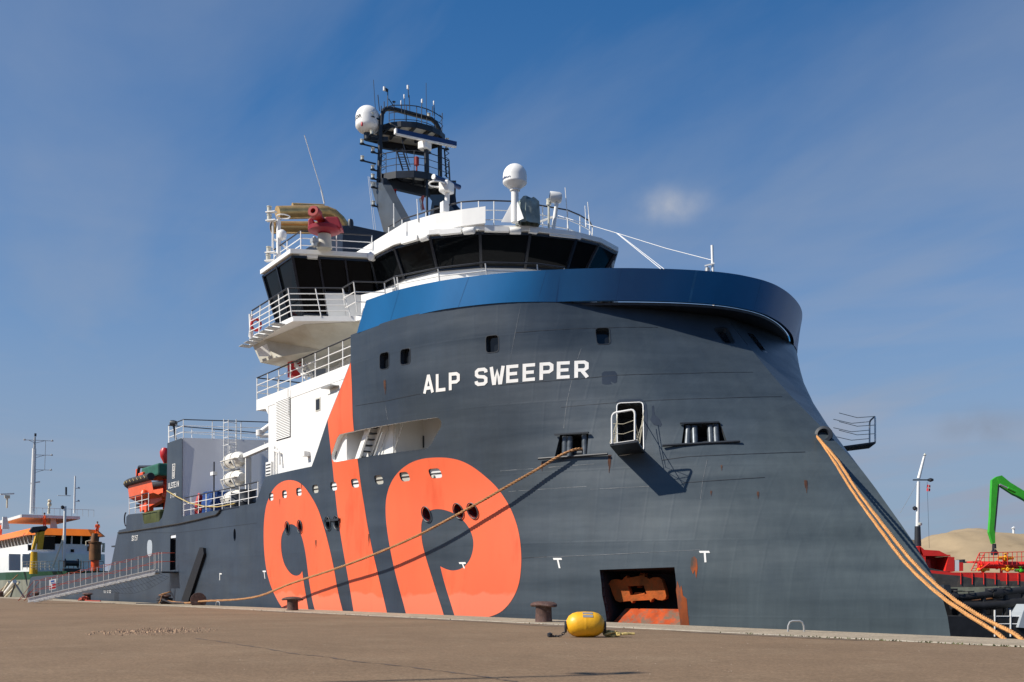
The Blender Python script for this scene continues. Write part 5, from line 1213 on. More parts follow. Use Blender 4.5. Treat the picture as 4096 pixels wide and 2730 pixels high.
# radome on its outrigger
rc = [(-54.6, 27.337, 26.233), (-54.6, 27.337, 27.751), (-54.6, 26.665, 26.781)]
rr_ = math.dist(rc[2][:2], rc[0][:2]); h_ = rc[1][2]-rc[0][2]
k = MB(); k.lathe([(.25, 0), (rr_*.75, h_*.08), (rr_*.96, h_*.2), (rr_, h_*.24), (rr_, h_*.3), (rr_, h_*.58)]+[(max(.001, rr_*math.cos(R(t))), h_*(.58+.42*math.sin(R(t)))) for t in (15, 30, 45, 58, 70, 80, 90)], rc[0], 30); rdm = k.build('radome', 'white', mast)
ca_ = math.degrees(math.atan2(-rc[0][1], -rc[0][0]))
wrap_text('SAILOR', rc[0], rr_+.015, ca_-125, ca_-30, rc[0][2]+h_*.42, rc[0][2]+h_*.55, 'rail_dark', mast)
k = MB(); k.tube((rc[0][0], rc[0][1], rc[0][2]-.35), (rc[0][0], rc[0][1], rc[0][2]), .22, 14); k.beam((rc[0][0], rc[0][1], rc[0][2]-.3), (-54, YC-2.3, rc[0][2]-.3), .2, .2); k.build('radome_bracket', 'mast', mast)
# navigation lamps on brackets
for x_, y_, bx_ in [((-54, 27.317, 27.034), (-54, 27.789, 27.07), 0), ((-54, 27.286, 26.056), (-54, 27.726, 26.08), 0), ((-54, 27.364, 25.117), (-54, 27.663, 25.105), 0), ((-54, 26.695, 25.428), (-54, 27.663, 25.571), 0), ((-54, 26.711, 24.516), (-54, 27.537, 24.62), 0), ((-54, 27.349, 24.15), (-54, 27.6, 24.126), 0), ((-54, 27.349, 23.658), (-54, 27.6, 23.632), 0), ((-54, 27.364, 23.182), (-54, 27.663, 23.165), 0), ((-54, 27.38, 22.172), (-54, 27.663, 22.148), 0), ((-54, 30.907, 25.872), (-54, 30.74, 25.753), 0), ((-54, 31.007, 23.938), (-54, 31.175, 23.891), 0), ((-54, 32.089, 26.344), (-54, 31.715, 26.177), 0), ((-54, 30.907, 27.879), (-54, 31.074, 27.839), 0), ((-54, 32.123, 26.734), (-54, 31.783, 26.573), 0)]:
    k = MB(); k.lathe([(.07, -.1), (.09, -.09), (.09, .08), (.11, .09), (.11, .12), (.03, .15)], x_, 10); k.build('navigation_lamp', 'lamp_glass', mast)
    k = MB(); k.lathe([(.14, -.14), (.14, -.1)], x_, 10); k.beam((x_[0], x_[1], x_[2]-.13), (y_[0], y_[1], x_[2]-.13), .07, .07); k.build('lamp_bracket', 'mast', mast)
k = MB(); q_ = (-54, 26.689, 26.392); k.lathe([(.05, -.1), (.06, .06), (.02, .12)], q_, 10); k.build('navigation_lamp', 'red', mast)
# top aerials
for a_ in [[(-53.5, 28.003, 27.444), (-53.5, 28.018, 28.376)], [(-53.5, 28.893, 27.381), (-53.5, 28.829, 28.045)], [(-53.5, 29.102, 26.949), (-53.5, 29.038, 28.439)], [(-53.5, 29.393, 27.617), (-53.5, 29.344, 28.46)], [(-53.5, 29.312, 28.337), (-53.5, 29.286, 28.872)], [(-53.5, 30.143, 27.084), (-53.5, 30.159, 28.293)], [(-53.5, 30.986, 27.719), (-53.5, 30.936, 28.56)], [(-53.5, 30.455, 27.763), (-53.5, 30.439, 29.428)], [(-53.5, 27.251, 27.202), (-53.5, 27.136, 28.736)], [(-53.5, 27.506, 27.125), (-53.5, 27.407, 27.982)], [(-53.5, 27.61, 26.394), (-53.5, 27.61, 27.431)], [(-53.5, 27.798, 27.337), (-53.5, 27.789, 27.714)], [(-53.5, 31.489, 27.725), (-53.5, 31.489, 27.987)], [(-53.5, 30.87, 27.691), (-53.5, 30.86, 28.209)], [(-53.5, 28.398, 27.514), (-53.5, 28.398, 27.824)]]:
    k = MB(); thick = (a_[1][2]-a_[0][2]) < 1.4
    k.tube(a_[0], a_[1], .026 if thick else .016, 5); k.build('mast_aerial', 'white' if abs(a_[0][2]-a_[1][2]) < 1.2 and not thick else 'mast', mast)
for q_, w_ in [((-53.5, 29.273, 28.883), 0.09), ((-53.5, 28.836, 27.934), 0.04), ((-53.5, 29.038, 28.311), 0.05), ((-53.5, 30.936, 28.43), 0.05), ((-53.5, 30.176, 28.34), 0.08), ((-53.5, 27.798, 28.418), 0.1)]:
    k = MB(); k.lathe([(.02, -.13), (w_*.7, -.1), (w_*.7, .1), (.01, .13)], q_, 10); k.build('aerial_head', 'white', mast)
k = MB(); q_ = [(-53.5, 28.018, 28.362), (-53.5, 27.782, 28.428), (-53.5, 28.066, 27.938), (-53.5, 28.351, 27.643), (-53.5, 28.398, 27.847)]
k.beam(q_[0], q_[1], .1, .14); k.tube(q_[2], q_[3], .025, 5); k.lathe([(.02, -.05), (.11, 0), (.05, .04)], q_[4], 12); k.build('camera_arm', 'mast', mast)
k = MB(); q_ = (-52.15, 29.079, 24.255); k.tube((q_[0], q_[1], q_[2]-.5), (q_[0], q_[1], q_[2]-.2), .05, 8); k.lathe([(.05, -.22), (.13, -.2), (.13, .22), (.1, .25)], q_, 14); k.build('horn_cage', 'red_dark', mast)
# flag halyards and two flags
hy = [(-54, 27.061, 23.597), (-54, 27.411, 20.741)]
k = MB(); k.tube(hy[0], hy[1], .012, 4); k.tube(Vector(hy[0])+Vector((0, .08, 0)), Vector(hy[1])+Vector((0, .12, 0)), .012, 4); k.build('halyard', 'white', mast)
def flag(label, pts3, cols, width):
    t = thing('flag', pts3[0], label, 'flag')
    n_ = len(pts3)
    nb = len(cols)
    for b in range(nb):
        rows = []
        for i in range(9):
            f_ = i/8*(n_-1); j = min(int(f_), n_-2); p = Vector(lerp(pts3[j], pts3[j+1], f_-j)); row = []
            for c in range(5):
                s_ = (b+c/4)/nb
                row.append(p+Vector((width*s_*.6+.05*math.sin(s_*9+i), width*s_*.45+.06*math.sin(s_*11+i*.8), -.08*s_*math.sin(i))))
            rows.append(row)
        MB().loft(rows, smooth=True).build('flag_stripe', cols[b], t)
M['flag_red'] = mat('flag_red_cloth', (0.5, 0.02, 0.03), 0.9); M['flag_white'] = mat('flag_white_cloth', (0.72, 0.7, 0.68), 0.9); M['flag_blue'] = mat('flag_blue_cloth', (0.02, 0.05, 0.25), 0.9); M['flag_pink'] = mat('faded_red_cloth', (0.5, 0.12, 0.12), 0.9)
fq1 = [(-53.519, 28.234, 22.962), (-53.512, 28.246, 22.624)]; fq2 = [(-53.512, 28.246, 22.624), (-53.504, 28.258, 22.454)]; fq3 = [(-53.512, 28.246, 22.454), (-53.472, 28.304, 22.2)]
tf_ = thing('flag', fq1[0], 'furled red white and blue flag hanging behind the starboard mast leg', 'flag')
for pp, cc in ((fq1, 'flag_red'), (fq2, 'flag_white'), (fq3, 'flag_blue')):
    rows = [[Vector(lerp(pp[0], pp[1], i/4))+Vector((.07*c+.03*math.sin(i*2+c), .05*c+.05*math.sin(c*2.2+i), 0)) for c in range(5)] for i in range(5)]
    MB().loft(rows, smooth=True).build('flag_stripe', cc, tf_)
fq = [(-53.012, 29.982, 22.854), (-53.156, 29.77, 22.655), (-53.092, 29.864, 22.313), (-53.076, 29.888, 21.971), (-52.972, 30.041, 22.057), (-53.012, 29.982, 22.398)]
tf2 = thing('flag', fq[0], 'faded red and white flag hanging limp below the lower mast platform', 'flag')
k = MB(); rows = [[Vector(lerp(lerp(fq[0], fq[4], i/6), lerp(fq[1], fq[3], i/6), c/4))+Vector((.05*math.sin(c*2+i), .05*math.cos(c*2.5+i), 0)) for c in range(3)] for i in range(7)]
k.loft(rows, smooth=True); k.build('flag_stripe', 'flag_pink', tf2)
k = MB(); rows = [[Vector(lerp(lerp(fq[0], fq[4], i/6), lerp(fq[1], fq[3], i/6), c/4))+Vector((.05*math.sin(c*2+i), .05*math.cos(c*2.5+i), 0)) for c in range(2, 5)] for i in range(7)]
k.loft(rows, smooth=True); k.build('flag_stripe', 'flag_white', tf2)
# ------------------------------------------------------------------ things on the tug that can be lifted away
M['raft_white'] = mat('raft_canister_gelcoat', (0.78, 0.75, 0.68), 0.35, var=0.06, scale=3)
M['tarp_blue'] = mat('blue_tarpaulin', (0.012, 0.11, 0.42), 0.6, var=0.3, scale=2.5)
M['tarp_dkblue'] = mat('dark_blue_tarpaulin', (0.008, 0.05, 0.20), 0.6, var=0.3, scale=2.5)
M['tarp_red'] = mat('red_tarpaulin', (0.52, 0.03, 0.03), 0.6, var=0.3, scale=2.5)
M['tarp_green'] = mat('green_tarpaulin', (0.01, 0.10, 0.065), 0.7, var=0.25, scale=2.5)
M['boat_orange'] = mat('boat_orange', (0.78, 0.13, 0.05), 0.45, var=0.1, scale=2)
M['davit_orange'] = mat('davit_orange', (0.80, 0.09, 0.015), 0.45, var=0.1, scale=2)
M['rubber'] = mat('black_rubber', (0.02, 0.018, 0.022), 0.7, var=0.3, scale=4)
M['olive'] = mat('olive_cover', (0.05, 0.06, 0.012), 0.8, var=0.25, scale=2)
M['yellow'] = mat('yellow_plastic', (0.82, 0.41, 0.012), 0.42, var=0.12, scale=5, wear=(0.42, 0.22, 0.03), wscale=7, wpos=(0.58, 0.74), bump=.15, bscale=18)
M['bollard'] = mat('rusty_bollard', (0.085, 0.042, 0.032), 0.75, var=0.35, scale=8, wear=(0.17, 0.13, 0.12), wscale=7, wpos=(0.55, 0.75), bump=0.5, bscale=40)
M['rope_yellow'] = mat('yellow_rope', (0.50, 0.38, 0.14), 0.9, var=0.25, scale=20)
M['rope_bow'] = mat('bow_rope_fibre', (0.55, 0.26, 0.085), 0.9, var=0.25, scale=16, bump=0.5, bscale=70)
M['tape'] = mat('grey_tape', (0.25, 0.25, 0.26), 0.4)
M['alu'] = mat('gangway_aluminium', (0.62, 0.60, 0.57), 0.4, metal=0.3, var=0.12, scale=4)
M['rope_red'] = mat('red_rope', (0.35, 0.055, 0.03), 0.9, var=0.2, scale=8)
M['net'] = mat('safety_net', (0.03, 0.035, 0.04), 0.9)

raft_q = [[(-61.335, 21.3, 8.304), (-57.697, 21.3, 8.059)], [(-61.389, 21.3, 7.206), (-57.727, 21.3, 7.011)], [(-61.335, 21.3, 6.062), (-57.697, 21.3, 5.941)]]
labels = ['topmost white life raft canister of the three on the rack by the deckhouse', 'middle white life raft canister of the three stacked on the rack', 'lowest white life raft canister of the three, beside the grey drums']
rx0, rx1 = -60.7, -58.3; raft_z = (8.14, 7.09, 6.0)
proto = None
for i_, q_ in enumerate(raft_q):
    zc_ = raft_z[i_]; c_ = Vector(((rx0+rx1)/2, 21.5, zc_))
    if proto is None:
        t = thing('life_raft_canister', c_, labels[0], 'life raft', 'life raft canisters on the rack')
        for half, s_ in (('upper_shell', 1), ('lower_shell', -1)):
            rows = []
            for j in range(13):
                u_ = -1+2*j/12; r_ = .45*(1-abs(u_)**5*.5)
                rows.append([(c_.x+u_*1.15, c_.y+math.cos(R(a))*r_, c_.z+s_*(.012+math.sin(R(a))*r_*.95)) for a in range(0, 181, 18)])
            k = MB(); k.loft(rows, smooth=True); k.add(rows[0], [tuple(range(11))]); k.add(rows[-1], [tuple(range(11))]); k.build(half, 'raft_white', t)
        k = MB()
        for j in range(17):
            pass
        for u_ in (-.45, .45): k.path([(c_.x+u_, c_.y+math.cos(R(a))*.457, c_.z+math.sin(R(a))*.44) for a in range(0, 360, 18)], .018, 5, closed=True)
        k.build('strap', 'rail_dark', t)
        k = MB(); k.span(c_.x-1.12, c_.x+1.12, c_.y-.47, c_.y+.47, c_.z-.02, c_.z+.02); k.build('seam_flange', 'raft_white', t)
        k = MB(); k.box((c_.x+.35, c_.y-.415, c_.z-.14), (.34, .03, .2)); k.build('label_plate', 'hull_dark', t)
        proto = t
    else:
        t = copy_tree(proto); t.location = c_; t['label'] = labels[i_]
k = MB()
for x_ in (rx0+.3, rx1-.3):
    k.beam((x_, 22.05, 4), (x_, 22.05, 8.5), .1, .1)
    for q_ in raft_z: k.beam((x_, 22.05, q_-.44), (x_, 21.2, q_-.5), .09, .09); k.beam((x_, 21.2, q_-.5), (x_, 21.02, q_-.08), .07, .07)
k.beam((rx1+.2, 21.7, 4), (rx1+.2, 21.7, 8.4), .22, .12)
k.build('raft_rack', 'white', tug)
bq = [(-58.761, 21.7, 8.279), (-53.305, 21.7, 8.052)]
k = MB(); k.beam(bq[0], (bq[1][0], 21.3, bq[0][2]+.1), .25, .22); k.build('raft_boom', 'white', tug)
# crane arm at the house corner behind the casing top
k = MB(); q_ = [(-56.147, 22.309, 9.807), (-56.496, 21.794, 9.357), (-56.477, 21.823, 9.219), (-56.186, 22.252, 9.219), (-56.361, 21.994, 8.942), (-56.273, 22.123, 8.389)]
k.tube(q_[0], q_[1], .14, 10); k.tube(q_[2], q_[3], .13, 10); k.tube(q_[4], q_[5], .03, 6); k.lathe([(.02, -.2), (.2, -.15), (.2, .15), (.02, .2)], q_[1], 12); k.build('davit_arm', 'white', tug)
k = MB(); q_ = [(-61.554, 21, 8.214), (-61.609, 21, 6.619), (-61.609, 21, 7.538)]
k.tube(q_[0], (q_[1][0], 21, 4), .045, 6); k.build('lamp_pole', 'rail_dark', tug)
k = MB(); k.box(q_[2], (.5, .25, .2)); k.build('pole_lamp', 'white', tug)

def bundle(label, x0, x1, y0, y1, z0, z1, m, seed):
    rnd = random.Random(seed); c_ = ((x0+x1)/2, (y0+y1)/2, z0)
    t = thing('covered_bale', c_, label, 'covered bale', 'tarpaulin covered bales at the casing')
    rows = []
    for i in range(9):
        f_ = i/8; row = []
        for a in range(32):
            an = 2*math.pi*a/32; sx = abs(math.cos(an))**.35*(1 if math.cos(an) > 0 else -1); sy = abs(math.sin(an))**.35*(1 if math.sin(an) > 0 else -1)
            w_ = 1-.25*max(0, f_-.8)*5*.4; j_ = rnd.uniform(.93, 1.05)
            row.append((c_[0]+sx*(x1-x0)/2*w_*j_, c_[1]+sy*(y1-y0)/2*w_*j_, z0+(z1-z0)*f_+rnd.uniform(-.05, .05)))
        rows.append(row)
    k = MB(); k.loft(rows, closed=True, smooth=False); k.add(rows[-1], [tuple(range(32))]); k.build('tarpaulin_cover', m, t)
    k = MB()
    for f_ in (.3, .65): k.path([Vector(rows[int(8*f_)][a])+Vector((0, 0, 0)) for a in range(32)], .02, 4, closed=True)
    k.build('lashing', 'rope', t)
bx = [-68.503, -66.355, -64.433, -64.083, -62.045]
bundle('bale under a bright blue tarpaulin behind the deck rail next to the casing', bx[0]+.1, bx[1]-.05, 21.0, 22.6, 4.0, 6.75, 'tarp_blue', 1)
bundle('bale under a red tarpaulin between the two blue bales', bx[1]+.05, bx[2]-.03, 20.9, 22.3, 4.0, 6.6, 'tarp_red', 2)
bundle('bale under a dark blue tarpaulin on the forward side of the red bale', bx[3], bx[4], 21.0, 22.6, 4.0, 6.6, 'tarp_dkblue', 3)
dq = [(-57.997, 21.2, 5.659), (-57.265, 21.4, 5.621)]
for q_, lb_, zz_ in ((dq[0], 'grey steel drum standing right behind the lowest life raft canister', 6.15), (dq[1], 'grey steel drum on a white base, forward one of the pair by the rafts', 6.3)):
    t = thing('steel_drum', (q_[0], q_[1], 4.0), lb_, 'drum', 'grey drums beside the life rafts')
    k = MB(); k.lathe([(.02, 5.2), (.44, 5.2), (.46, 5.22), (.46, 5.6), (.475, 5.62), (.46, 5.64), (.46, zz_-.03), (.475, zz_), (.44, zz_-.01), (.43, zz_-.06), (.02, zz_-.06)], (q_[0], q_[1], 0), 22); k.build('drum_body', 'hull_dark', t)
    k = MB(); k.lathe([(.5, 4.0), (.5, 5.05), (.46, 5.19), (.02, 5.19)], (q_[0], q_[1], 0), 22); k.build('drum_base', 'white', t)

# rescue boat on its davit, aft of the casing
bo = {'bow': (-82.619, 22.0, 8.287), 'tube_r': (-73.921, 22.0, 8.241), 'keel_l': (-81.758, 22.0, 7.754), 'keel_r': (-73.921, 22.0, 7.465), 'ktip': (-79.428, 22.0, 7.317), 'cover_l': (-77.674, 22.0, 8.816), 'cover_t': (-77.518, 22.0, 9.61), 'cover_r': (-73.921, 22.0, 9.293), 'frame_t': (-80.745, 22.0, 9.744), 'frame_b': (-81.418, 22.0, 8.665), 'frame_r': (-77.518, 22.0, 9.449), 'hook': (-74.501, 22.0, 9.937), 'dav_t': (-77.207, 22.0, 6.632), 'dav_b': (-76.898, 22.0, 5.544), 'dav_l': (-78.782, 22.0, 6.637), 'ball': (-74.355, 22.0, 7.263)}
t = thing('rescue_boat', (bo['bow'][0]+3, 22.0, bo['keel_l'][2]), 'orange rescue boat with black inflatable tube hanging aft of the grey casing', 'rescue boat')
L_ = 9.0; x0 = bo['bow'][0]; zt = bo['bow'][2]; zk = 6.95
rows = []
for i in range(11):
    f_ = i/10; w_ = 1.15*(1-(1-min(1, f_/.45))**2)+.02; zz = zk+.85*(1-min(1, f_/.35))**2; zg = zt+.05*(1-f_)
    rows.append([(x0+L_*f_, 22.0-w_, zg), (x0+L_*f_, 22.0-w_*.85, zz+.35), (x0+L_*f_, 22.0, zz), (x0+L_*f_, 22.0+w_*.85, zz+.35), (x0+L_*f_, 22.0+w_, zg)])
k = MB(); k.loft(rows, smooth=True); k.build('boat_hull', 'boat_orange', t)
k = MB(); sidep = [r[0] for r in rows][::-1]+[r[4] for r in rows]; k.path([Vector(p)+Vector((0, 0, .1)) for p in sidep], .26, 10); k.build('inflatable_tube', 'rubber', t)
k = MB()
for j in range(9):
    p_, q2 = lerp(rows[j+1][0], rows[j+2][0], 0), rows[min(10, j+2)][0]
    k.path([Vector(p_)+Vector((0, -.24, .2)), Vector(lerp(p_, q2, .5))+Vector((0, -.28, .02)), Vector(q2)+Vector((0, -.24, .2))], .018, 4)
k.build('grab_line', 'rope_yellow', t)
k = MB(); k.prism([(bo['cover_l'][0], 21.3), (bo['cover_l'][0]+4, 21.3), (bo['cover_l'][0]+4, 22.7), (bo['cover_l'][0], 22.7)], zt+.2, bo['cover_t'][2]-.28); k.build('console_cover', 'tarp_green', t, bevel=.12)
k = MB(); k.path([bo['frame_b'], bo['frame_t'], (bo['frame_r'][0], 22.0, bo['frame_r'][2])], .11, 8); k.build('boat_frame', 'rail_dark', t)
k = MB(); k.box((bo['cover_l'][0]+.3, 21.4, zt+.45), (1.2, .5, .5)); k.build('boat_seat', 'davit_orange', t, bevel=.06); k = MB(); k.box((bo['frame_b'][0]+.2, 22, zt+.9), (.25, .2, .9)); k.build('boat_light_mast', 'davit_orange', t, bevel=.06)
k = MB()
dv = bo['dav_t']; db = bo['dav_b']
k.beam((dv[0], 21.7, db[2]-1.5), (dv[0], 21.7, dv[2]+.4), .5, .5); k.beam((bo['dav_l'][0], 21.7, dv[2]-.05), (dv[0]+3, 21.9, dv[2]+.5), .4, .5); k.beam((dv[0]+1.0, 22.6, db[2]-1), (dv[0]+1.2, 22.6, bo['hook'][2]), .4, .4)
k.build('boat_davit', 'davit_orange', tug)
k = MB(); k.beam((x0+2.6, 21.7, zk-.15), (x0+6.5, 22.3, zk-.25), .25, .3); k.build('boat_cradle', 'rail_dark', tug)
k = MB(); hk = bo['hook']; k.lathe([(.05, -.55), (.3, -.1), (.34, .25), (.2, .5), (.02, .55)], hk, 12); k.tube((hk[0]-.1, hk[1], hk[2]-.4), (hk[0]-.15, hk[1], bo['cover_t'][2]), .04, 6); k.build('hoist_hook', 'red', tug)
k = MB(); k.lathe([(.02, -.3), (.2, -.22), (.3, 0), (.2, .22), (.02, .3)], (bo['ball'][0], 20.6, bo['ball'][2]), 16); tag(k.build('marker_ball', 'davit_orange'), 'orange ball float hanging below the rescue boat at the casing corner', 'float')
k = MB(); oq = [(-77.941, 21.5, 6.162), (-73.238, 21.5, 5.9), (-73.238, 21.5, 5.09), (-77.782, 21.5, 5.347)]
k.span(oq[0][0], oq[1][0]+1.2, 20.9, 22.5, oq[2][2]-1, oq[0][2]-.05); tag(k.build('covered_winch', 'olive', bevel=.15), 'low winch under an olive cover in the gap of the bulwark', 'winch cover')
ar = [(-77.357, 20.4, 6.026), (-77.095, 20.4, 7.194), (-73.651, 20.4, 6.976), (-73.651, 20.4, 5.881)]
railing('aft_railing', [(ar[0][0], 20.4, ar[0][2]), (ar[3][0]+1, 20.4, ar[0][2])], [(ar[0][0], 20.4, ar[1][2]), (ar[3][0]+1, 20.4, ar[1][2])], 2, tug, dark_top=True)
k = MB(); q_ = (-77.482, 20.2, 5.689); k.path([(q_[0]-.05+.0, 20.15, q_[2]+.45*math.sin(R(a))) if False else (q_[0]-.35*math.cos(R(a)), 20.2, q_[2]+.45*math.sin(R(a))) for a in range(-90, 91, 15)], .05, 6); k.build('bulwark_hoop', 'hull', tug)
# light line from the casing hatch sagging along the rail
lq = [(-67.332, 20, 6.926), (-65.409, 20, 6.441), (-62.982, 20, 5.902), (-60.259, 20, 5.527), (-58.134, 20, 5.369), (-55.357, 20, 5.38)]
k = MB(); k.path(lq, .03, 5); tag(k.build('heaving_line', 'rope_yellow'), 'thin pale line sagging along the rail in front of the tarpaulin bales', 'line')

# ------------------------------------------------------------------ anchor
n0 = Vector(shell(*pocket[0], -.75)); n1 = Vector(shell(*pocket[1], -.75))
an = [(-30.291, 24.728, 1.113), (-30.201, 24.777, 1.246), (-30.057, 24.854, 1.28), (-29.825, 24.979, 1.241), (-29.782, 25.002, 1.32), (-29.682, 25.056, 1.399), (-29.664, 25.065, 1.32), (-29.171, 25.331, 1.404), (-29.1, 25.368, 1.456), (-29.09, 25.374, 1.366), (-28.926, 25.462, 1.279), (-28.804, 25.527, 1.342), (-28.631, 25.62, 1.341), (-28.528, 25.676, 1.267), (-28.442, 25.722, 0.962), (-28.384, 25.753, 0.703), (-28.408, 25.741, 0.591), (-28.511, 25.685, 0.531), (-28.666, 25.602, 0.553), (-28.77, 25.546, 0.619), (-28.856, 25.499, 0.559), (-28.891, 25.481, 0.469), (-28.926, 25.462, 0.544), (-29.47, 25.17, 0.51), (-29.505, 25.151, 0.427), (-29.558, 25.122, 0.51), (-29.753, 25.017, 0.489), (-29.932, 24.921, 0.458), (-30.057, 24.854, 0.525), (-30.147, 24.806, 0.733), (-30.219, 24.767, 0.961)]
ah = [(-29.647, 25.075, 1.029), (-29.118, 25.359, 1.052), (-29.02, 25.411, 0.756), (-29.558, 25.122, 0.709)]
ex_ = (Vector(an[13])-Vector(an[0])); ex_.z = 0; ex_.normalize(); nn = Vector((-ex_.y, ex_.x, 0))
def to2(p): return ((Vector(p)-Vector(an[0])).dot(ex_), p[2])
tv, tf = patch2d([to2(p) for p in an], [[to2(p) for p in ah]], .25)
def fr2(q, d): return tuple(Vector((an[0][0], an[0][1], 0))+ex_*q[0]+nn*d+Vector((0, 0, q[1])))
t = thing('anchor', an[0], 'rusty orange anchor stowed in the square pocket near the bow', 'anchor')
k = MB(); k.add([fr2(q, 0) for q in tv]+[fr2(q, .3) for q in tv], list(tf)+[tuple(i+len(tv) for i in f) for f in tf])
for ring in ([to2(p) for p in an], [to2(p) for p in ah]):
    n_ = len(ring); k.add([fr2(q, 0) for q in ring]+[fr2(q, .3) for q in ring], [(i, (i+1) % n_, n_+(i+1) % n_, n_+i) for i in range(n_)])
k.build('anchor_crown', 'rust', t)
k = MB(); a0 = lerp(to2(ah[0]), to2(ah[1]), .5); a1 = lerp(to2(ah[2]), to2(ah[3]), .5)
k.beam(fr2(a0, .35), fr2((a0[0], a0[1]+.5), .9), .2, .2); k.beam(fr2(lerp(a1, a0, .1), .1), fr2(lerp(a1, a0, -.3), .25), .45, .12); k.build('anchor_shank', 'rust', t)

# ------------------------------------------------------------------ quay furniture
bl = [((-24.957, 18.012, 0), 'rust brown mooring bollard left of the yellow buoy', R(160)),
      ((-43.05, 18.05, 0), 'rust brown mooring bollard in front of the orange letters', R(200)),
      ((-62.99, 18.6, 0), 'mooring bollard with a coil of rope thrown over its head', R(170)),
      ((-81.62, 18.6, 0), 'dark bollard with a red rope heap at its foot, behind the gangway', R(170)),
      ((-100.15, 18.6, 0), 'dark bollard at the left end of the gangway', R(170)),
      ((-117.785, 18.6, 0.414), 'dark bollard at the left edge by the leaning tubes', R(170))]
b0_ = None
for p_, lb_, rz_ in bl:
    if b0_ is None:
        t = thing('mooring_bollard', (p_[0], p_[1], 0), lb_, 'bollard', 'mooring bollards along the quay edge'); x_, y_ = p_[0], p_[1]
        k = MB(); k.lathe([(.25, 0), (.245, .05), (.235, .12), (.225, .42), (.25, .5)], (x_, y_, 0), 24); k.build('bollard_shaft', 'bollard', t)
        rows = []
        for i in range(7):
            f_ = i/6; row = []
            for a in range(28):
                an_ = 2*math.pi*a/28; rx_, ry_ = .46, .30
                rr = [1.0, 1.06, 1.02, .85, .6, .3, .02][i]; zz = [.47, .5, .545, .575, .59, .595, .6][i]
                droop = -.07*max(0, abs(math.cos(an_))-.45)*rr
                row.append((x_+rx_*rr*math.cos(an_), y_+ry_*rr*math.sin(an_), zz+droop))
            rows.append(row)
        k = MB(); k.loft(rows, closed=True, smooth=True); k.add(rows[0], [tuple(range(28))]); k.build('bollard_head', 'bollard', t)
        b0_ = t; t.rotation_euler = (0, 0, 0)
    else:
        t = copy_tree(b0_); t.location = (p_[0], p_[1], 0); t['label'] = lb_
        t.rotation_euler = (0, 0, rz_-R(160))
# metal hoops on the capping
for q_, lb_ in (([(-16.422, 18.486, 0.01), (-16.221, 18.782, 0.01)], 'galvanised ladder hoop on the quay capping under the bow'), ([(-55.4, 19.0, 0), (-54.8, 19.0, 0)], 'small steel hoop on the quay edge beside the rat guard')):
    a_, b_ = Vector(q_[0]), Vector(q_[1]); h_ = .24; k = MB()
    b_ = a_+(b_-a_).normalized()*min(.72, (b_-a_).length)
    k.path([a_, a_.lerp(b_, .02)+Vector((0, 0, h_*.55)), a_.lerp(b_, .12)+Vector((0, 0, h_*.9)), a_.lerp(b_, .28)+Vector((0, 0, h_)), a_.lerp(b_, .72)+Vector((0, 0, h_)), a_.lerp(b_, .88)+Vector((0, 0, h_*.9)), a_.lerp(b_, .98)+Vector((0, 0, h_*.55)), b_], .022, 8)
    tag(k.build('ladder_hoop', 'galv'), lb_, 'hoop', 'steel hoops on the quay capping')
# yellow buoy
c_ = (-17.087, 13.353, 0); bu = thing('buoy', c_, 'bright yellow capsule shaped buoy lying on the quay with grey tape marks', 'buoy')
ax = Vector((math.cos(phi_ := 0.975), math.sin(phi_), 0)); rb_ = .255; hl = .385
prof = [(.001, -hl), (rb_*.35, -hl*.97), (rb_*.66, -hl*.86), (rb_*.88, -hl*.66), (rb_*.98, -hl*.42), (rb_, -hl*.15), (rb_*1.004, -.012), (rb_*1.012, 0), (rb_*1.004, .012), (rb_, hl*.15), (rb_*.98, hl*.42), (rb_*.88, hl*.66), (rb_*.66, hl*.86), (rb_*.35, hl*.97), (.001, hl)]
cc = Vector(c_)+Vector((0, 0, rb_))
k = MB(); k.lathe(prof, cc, 36, axis=ax); k.build('buoy_body', 'yellow', bu)
side = Vector((math.sin(phi_), -math.cos(phi_), 0))
for s_, w_ in (((.25, 62), .14), ((.25, 42), .14)):
    k = MB(); rows = []
    for j in range(5):
        a_ = R(s_[1]-7+3.5*j); rows.append([cc+ax*(-.06+.2*i/4)+side*math.cos(a_)*(rb_+.004)+Vector((0, 0, math.sin(a_)*(rb_+.004))) for i in range(5)])
    k.loft(rows, smooth=True); k.build('tape_mark', 'tape', bu)
k = MB()
for e_ in (-1, 1):
    p_ = cc+ax*e_*hl*.96-Vector((0, 0, .05))
    k.path([p_+ax*e_*.02+Vector((0, 0, .1*math.cos(R(a))))+side*.1*math.sin(R(a)) for a in range(0, 360, 30)], .022, 6, closed=True)
k.build('end_shackle', 'rail_dark', bu)
k = MB(); rnd = random.Random(5); p_ = cc-ax*(hl+.02)-Vector((0, 0, .15))
for j in range(9):
    q_ = p_-ax*.035*j+side*.02*math.sin(j)-Vector((0, 0, min(.085, .03*j)))
    k.path([q_+ax*.03*math.cos(R(a))+(Vector((0, 0, 1)) if j % 2 else side)*.02*math.sin(R(a)) for a in range(0, 360, 45)], .009, 5, closed=True)
k.lathe([(.01, -.05), (.05, -.03), (.055, .03), (.01, .05)], p_-ax*.3-Vector((0, 0, .06)), 8); k.build('chain', 'rail_dark', bu)
rnd = random.Random(9); st_ = cc+ax*(hl+.03)-Vector((0, 0, .2)); pts = []
for j in range(70):
    f_ = j/69; pts.append(st_+ax*(.35*f_+.1*math.sin(j*.9))+side*(.09*math.cos(j*.7)+.04*math.sin(j*1.7)-.06*f_)+Vector((0, 0, max(.02-.2*0, .06+.06*math.sin(j*.5)*(1-f_))-.055+.0)))
pts = [Vector((p.x, p.y, max(.028, p.z-st_.z+.06))) for p in pts]
